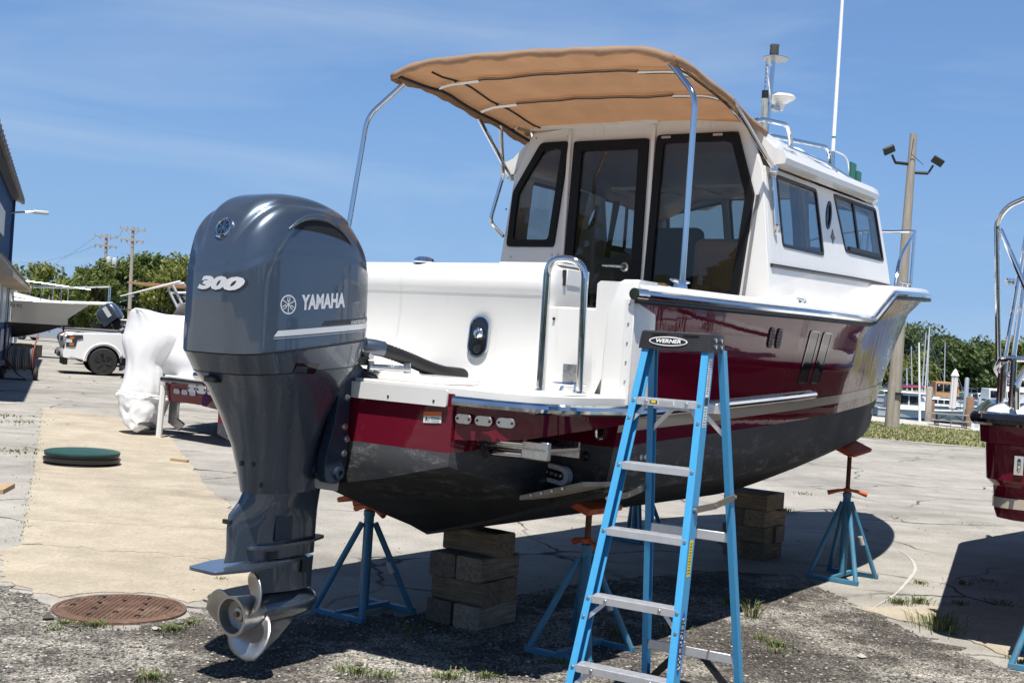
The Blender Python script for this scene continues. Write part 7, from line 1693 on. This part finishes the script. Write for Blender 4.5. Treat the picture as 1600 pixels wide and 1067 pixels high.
# masts of sailing boats: each a boat with hull, mast and boom
for i, (pxb, pyb, pxt, pyt, Y, lb) in enumerate(((1441, 605, 1447, 519, 165, 'sailing boat whose tall mast leans right, leftmost of the tall masts'), (1449, 605, 1452, 527, 172, 'sailing boat with a second tall mast close to the first'), (1476, 600, 1477, 535, 200, 'sailing boat with a white mast right of the tall trees'), (1426, 600, 1424, 541, 180, 'sailing boat with a short mast behind the light pole'), (1418, 612, 1417, 575, 140, 'sailing boat with a low mast by the red canvas boat'))):
    p, q = at(pxb, pyb, Y=Y), at(pxt, pyt, Y=Y); t = thing('sailing_boat', lb, 'boat', (p.x, Y, WLZ), R(-5), 'sailing boats in the harbour')
    rg_ = hull_simple(7.5, 2.3, 1.2, -.35, .75, .2); hull_parts(t, [[V((v_.x - 4.2, v_.y, v_.z)) for v_ in r] for r in rg_], .1, navy, white)
    MB().tube([(0, 0, .7), (q.x - p.x, 0, q.z - WLZ)], [.11, .07], 8).build('mast', mat('mast_alloy', (.62, .63, .65), .4, .4), t)
    MB().tube([(0, 0, 1.9), (-2.8, 0, 1.85)], .11, 8).build('boom', MATS['navy_canvas'], t)
    for dx in (-4.0, 3.2): MB().tube([(q.x - p.x, 0, q.z - WLZ), (dx, 0, .85)], .02, 4).build('stay', steel, t)
p, q = at(1437, 660, Y=62), at(1436, 535, Y=62); tag(MB().tube([p, q], [.07, .04], 8).build('flagpole', mat('pole_white', (.78, .78, .78), .4)), 'thin white flagpole on the quay beside the cabin boat', 'flagpole')
# quay furniture
def post(px, py0, py1, Y, r, m_, label, cat='post', name='mooring_post', grp='posts along the quay'):
    a, b_ = at(px, py0, Y=Y), at(px + (py0 - py1) * .06, py1, Y=Y); h_ = b_.z - a.z; return tag(MB().lathe([(r, -.8), (r, h_), (r * .8, h_ + .06), (0, h_ + .08)], (0, 0, 0), seg=14).build(name, m_, loc=(a.x, Y, a.z)), label, cat, grp)
post(1449, 660, 606, 64.5, .17, wpole, 'grey timber mooring post in front of the white cabin boat')
post(1453, 655, 628, 66, .2, mat('post_brown', (.20, .12, .07), .9, var=.3, vscale=4), 'short brown mooring post beside the grey one')
post(1513, 672, 622, 62.5, .2, MATS['post_brown'], 'brown timber mooring post right of the picnic table')
post(1506, 670, 592, 63, .11, mat('galvanised', (.50, .54, .57), .45, .6), 'tall galvanised steel post beside the picnic table')
post(1528, 665, 622, 63.5, .10, MATS['galvanised'], 'short galvanised post near the neighbouring boat')
pd = at(1523, 673, Y=60.5); pdl = thing('power_pedestal', 'white dockside power pedestal right of the picnic table', 'power pedestal', (pd.x, pd.y, pd.z), R(-10))
MB().box((0, 0, .32), (.44, .32, .64)).build('housing', white, pdl, bevel=.02); MB().box((.04, -.165, .30), (.2, .01, .2)).build('socket_panel', mat('pedestal_panel', (.45, .5, .6), .4), pdl); MB().box((0, 0, .66), (.48, .36, .04)).build('cap', white, pdl, bevel=.01)
tbp = at(1484, 671, Y=60); tb_ = thing('picnic_table', 'grey picnic table with attached benches on the quay', 'picnic table', (tbp.x, tbp.y, tbp.z), R(-12))
plank = mat('weathered_plank', (.27, .24, .22), .85, var=.2, vscale=6)
for k in range(5): MB().box((0, -.29 + k * .145, .74), (1.95, .135, .04)).build('top_plank', plank, tb_)
for y in (-.72, -.58, .58, .72): MB().box((0, y, .44), (1.95, .125, .04)).build('bench_plank', plank, tb_)
for x in (-.65, .65):
    for sg in (-1, 1): MB().tube(bend([(x, sg * .15, .72), (x, sg * .3, .03), (x, sg * .72, .03), (x, sg * .72, .42)], .06), .025, 6).build('leg', black, tb_)
    MB().tube([(x, -.65, .41), (x, .65, .41)], .022, 6).build('cross_tube', black, tb_); MB().tube([(x, 0, .42), (x * .3, 0, .70)], .02, 6).build('brace', black, tb_)
um = thing('folded_umbrella', 'folded white umbrella standing through the picnic table', 'umbrella', (tbp.x + .02, tbp.y, tbp.z), 0)
uz = at(1492, 576, Y=tbp.y).z - tbp.z; MB().tube([(0, 0, 0), (.1, 0, uz)], .022, 8).build('pole', steel, um)
um_r = []
for k, (z, r) in enumerate(((.98, .10), (1.06, .17), (1.3, .15), (uz - .55, .16), (uz - .36, .15), (uz - .35, .20), (uz - .12, .10), (uz, .02))):
    um_r.append([V((.03 * z * .8 + math.cos(2 * math.pi * j / 16) * r * (1 if j % 2 else .72), math.sin(2 * math.pi * j / 16) * r * (1 if j % 2 else .72), z)) for j in range(16)])
MB().loft(um_r).build('canopy', mat('umbrella_cloth', (.66, .63, .63), .8), um, angle=30)

# ================================================================ unseen belt of trees added behind the viewpoint to darken the reflections
random.seed(51); mb = MB()
for i in range(9000):
    a = R(random.uniform(-175, -8)); d = random.uniform(46, 54) + 10 * math.sin(a * 5); z = 7.5 * random.random() ** .8 * (.6 + .4 * math.sin(a * 11) ** 2); s_ = random.uniform(.3, .8)
    q = V((random.gauss(0, 1), random.gauss(0, 1), random.gauss(0, 1))).normalized(); u = q.orthogonal().normalized() * s_; v_ = q.cross(u).normalized() * s_; c = V((math.cos(a) * d, math.sin(a) * d, z)); mb.add([c - u, c - v_, c + u, c + v_], [(0, 1, 2, 3)])
tag(mb.build('reflection_trees', LF['dark'], smooth=False, fix=False), 'unseen belt of trees added behind the viewpoint for the reflections', kind='stuff')
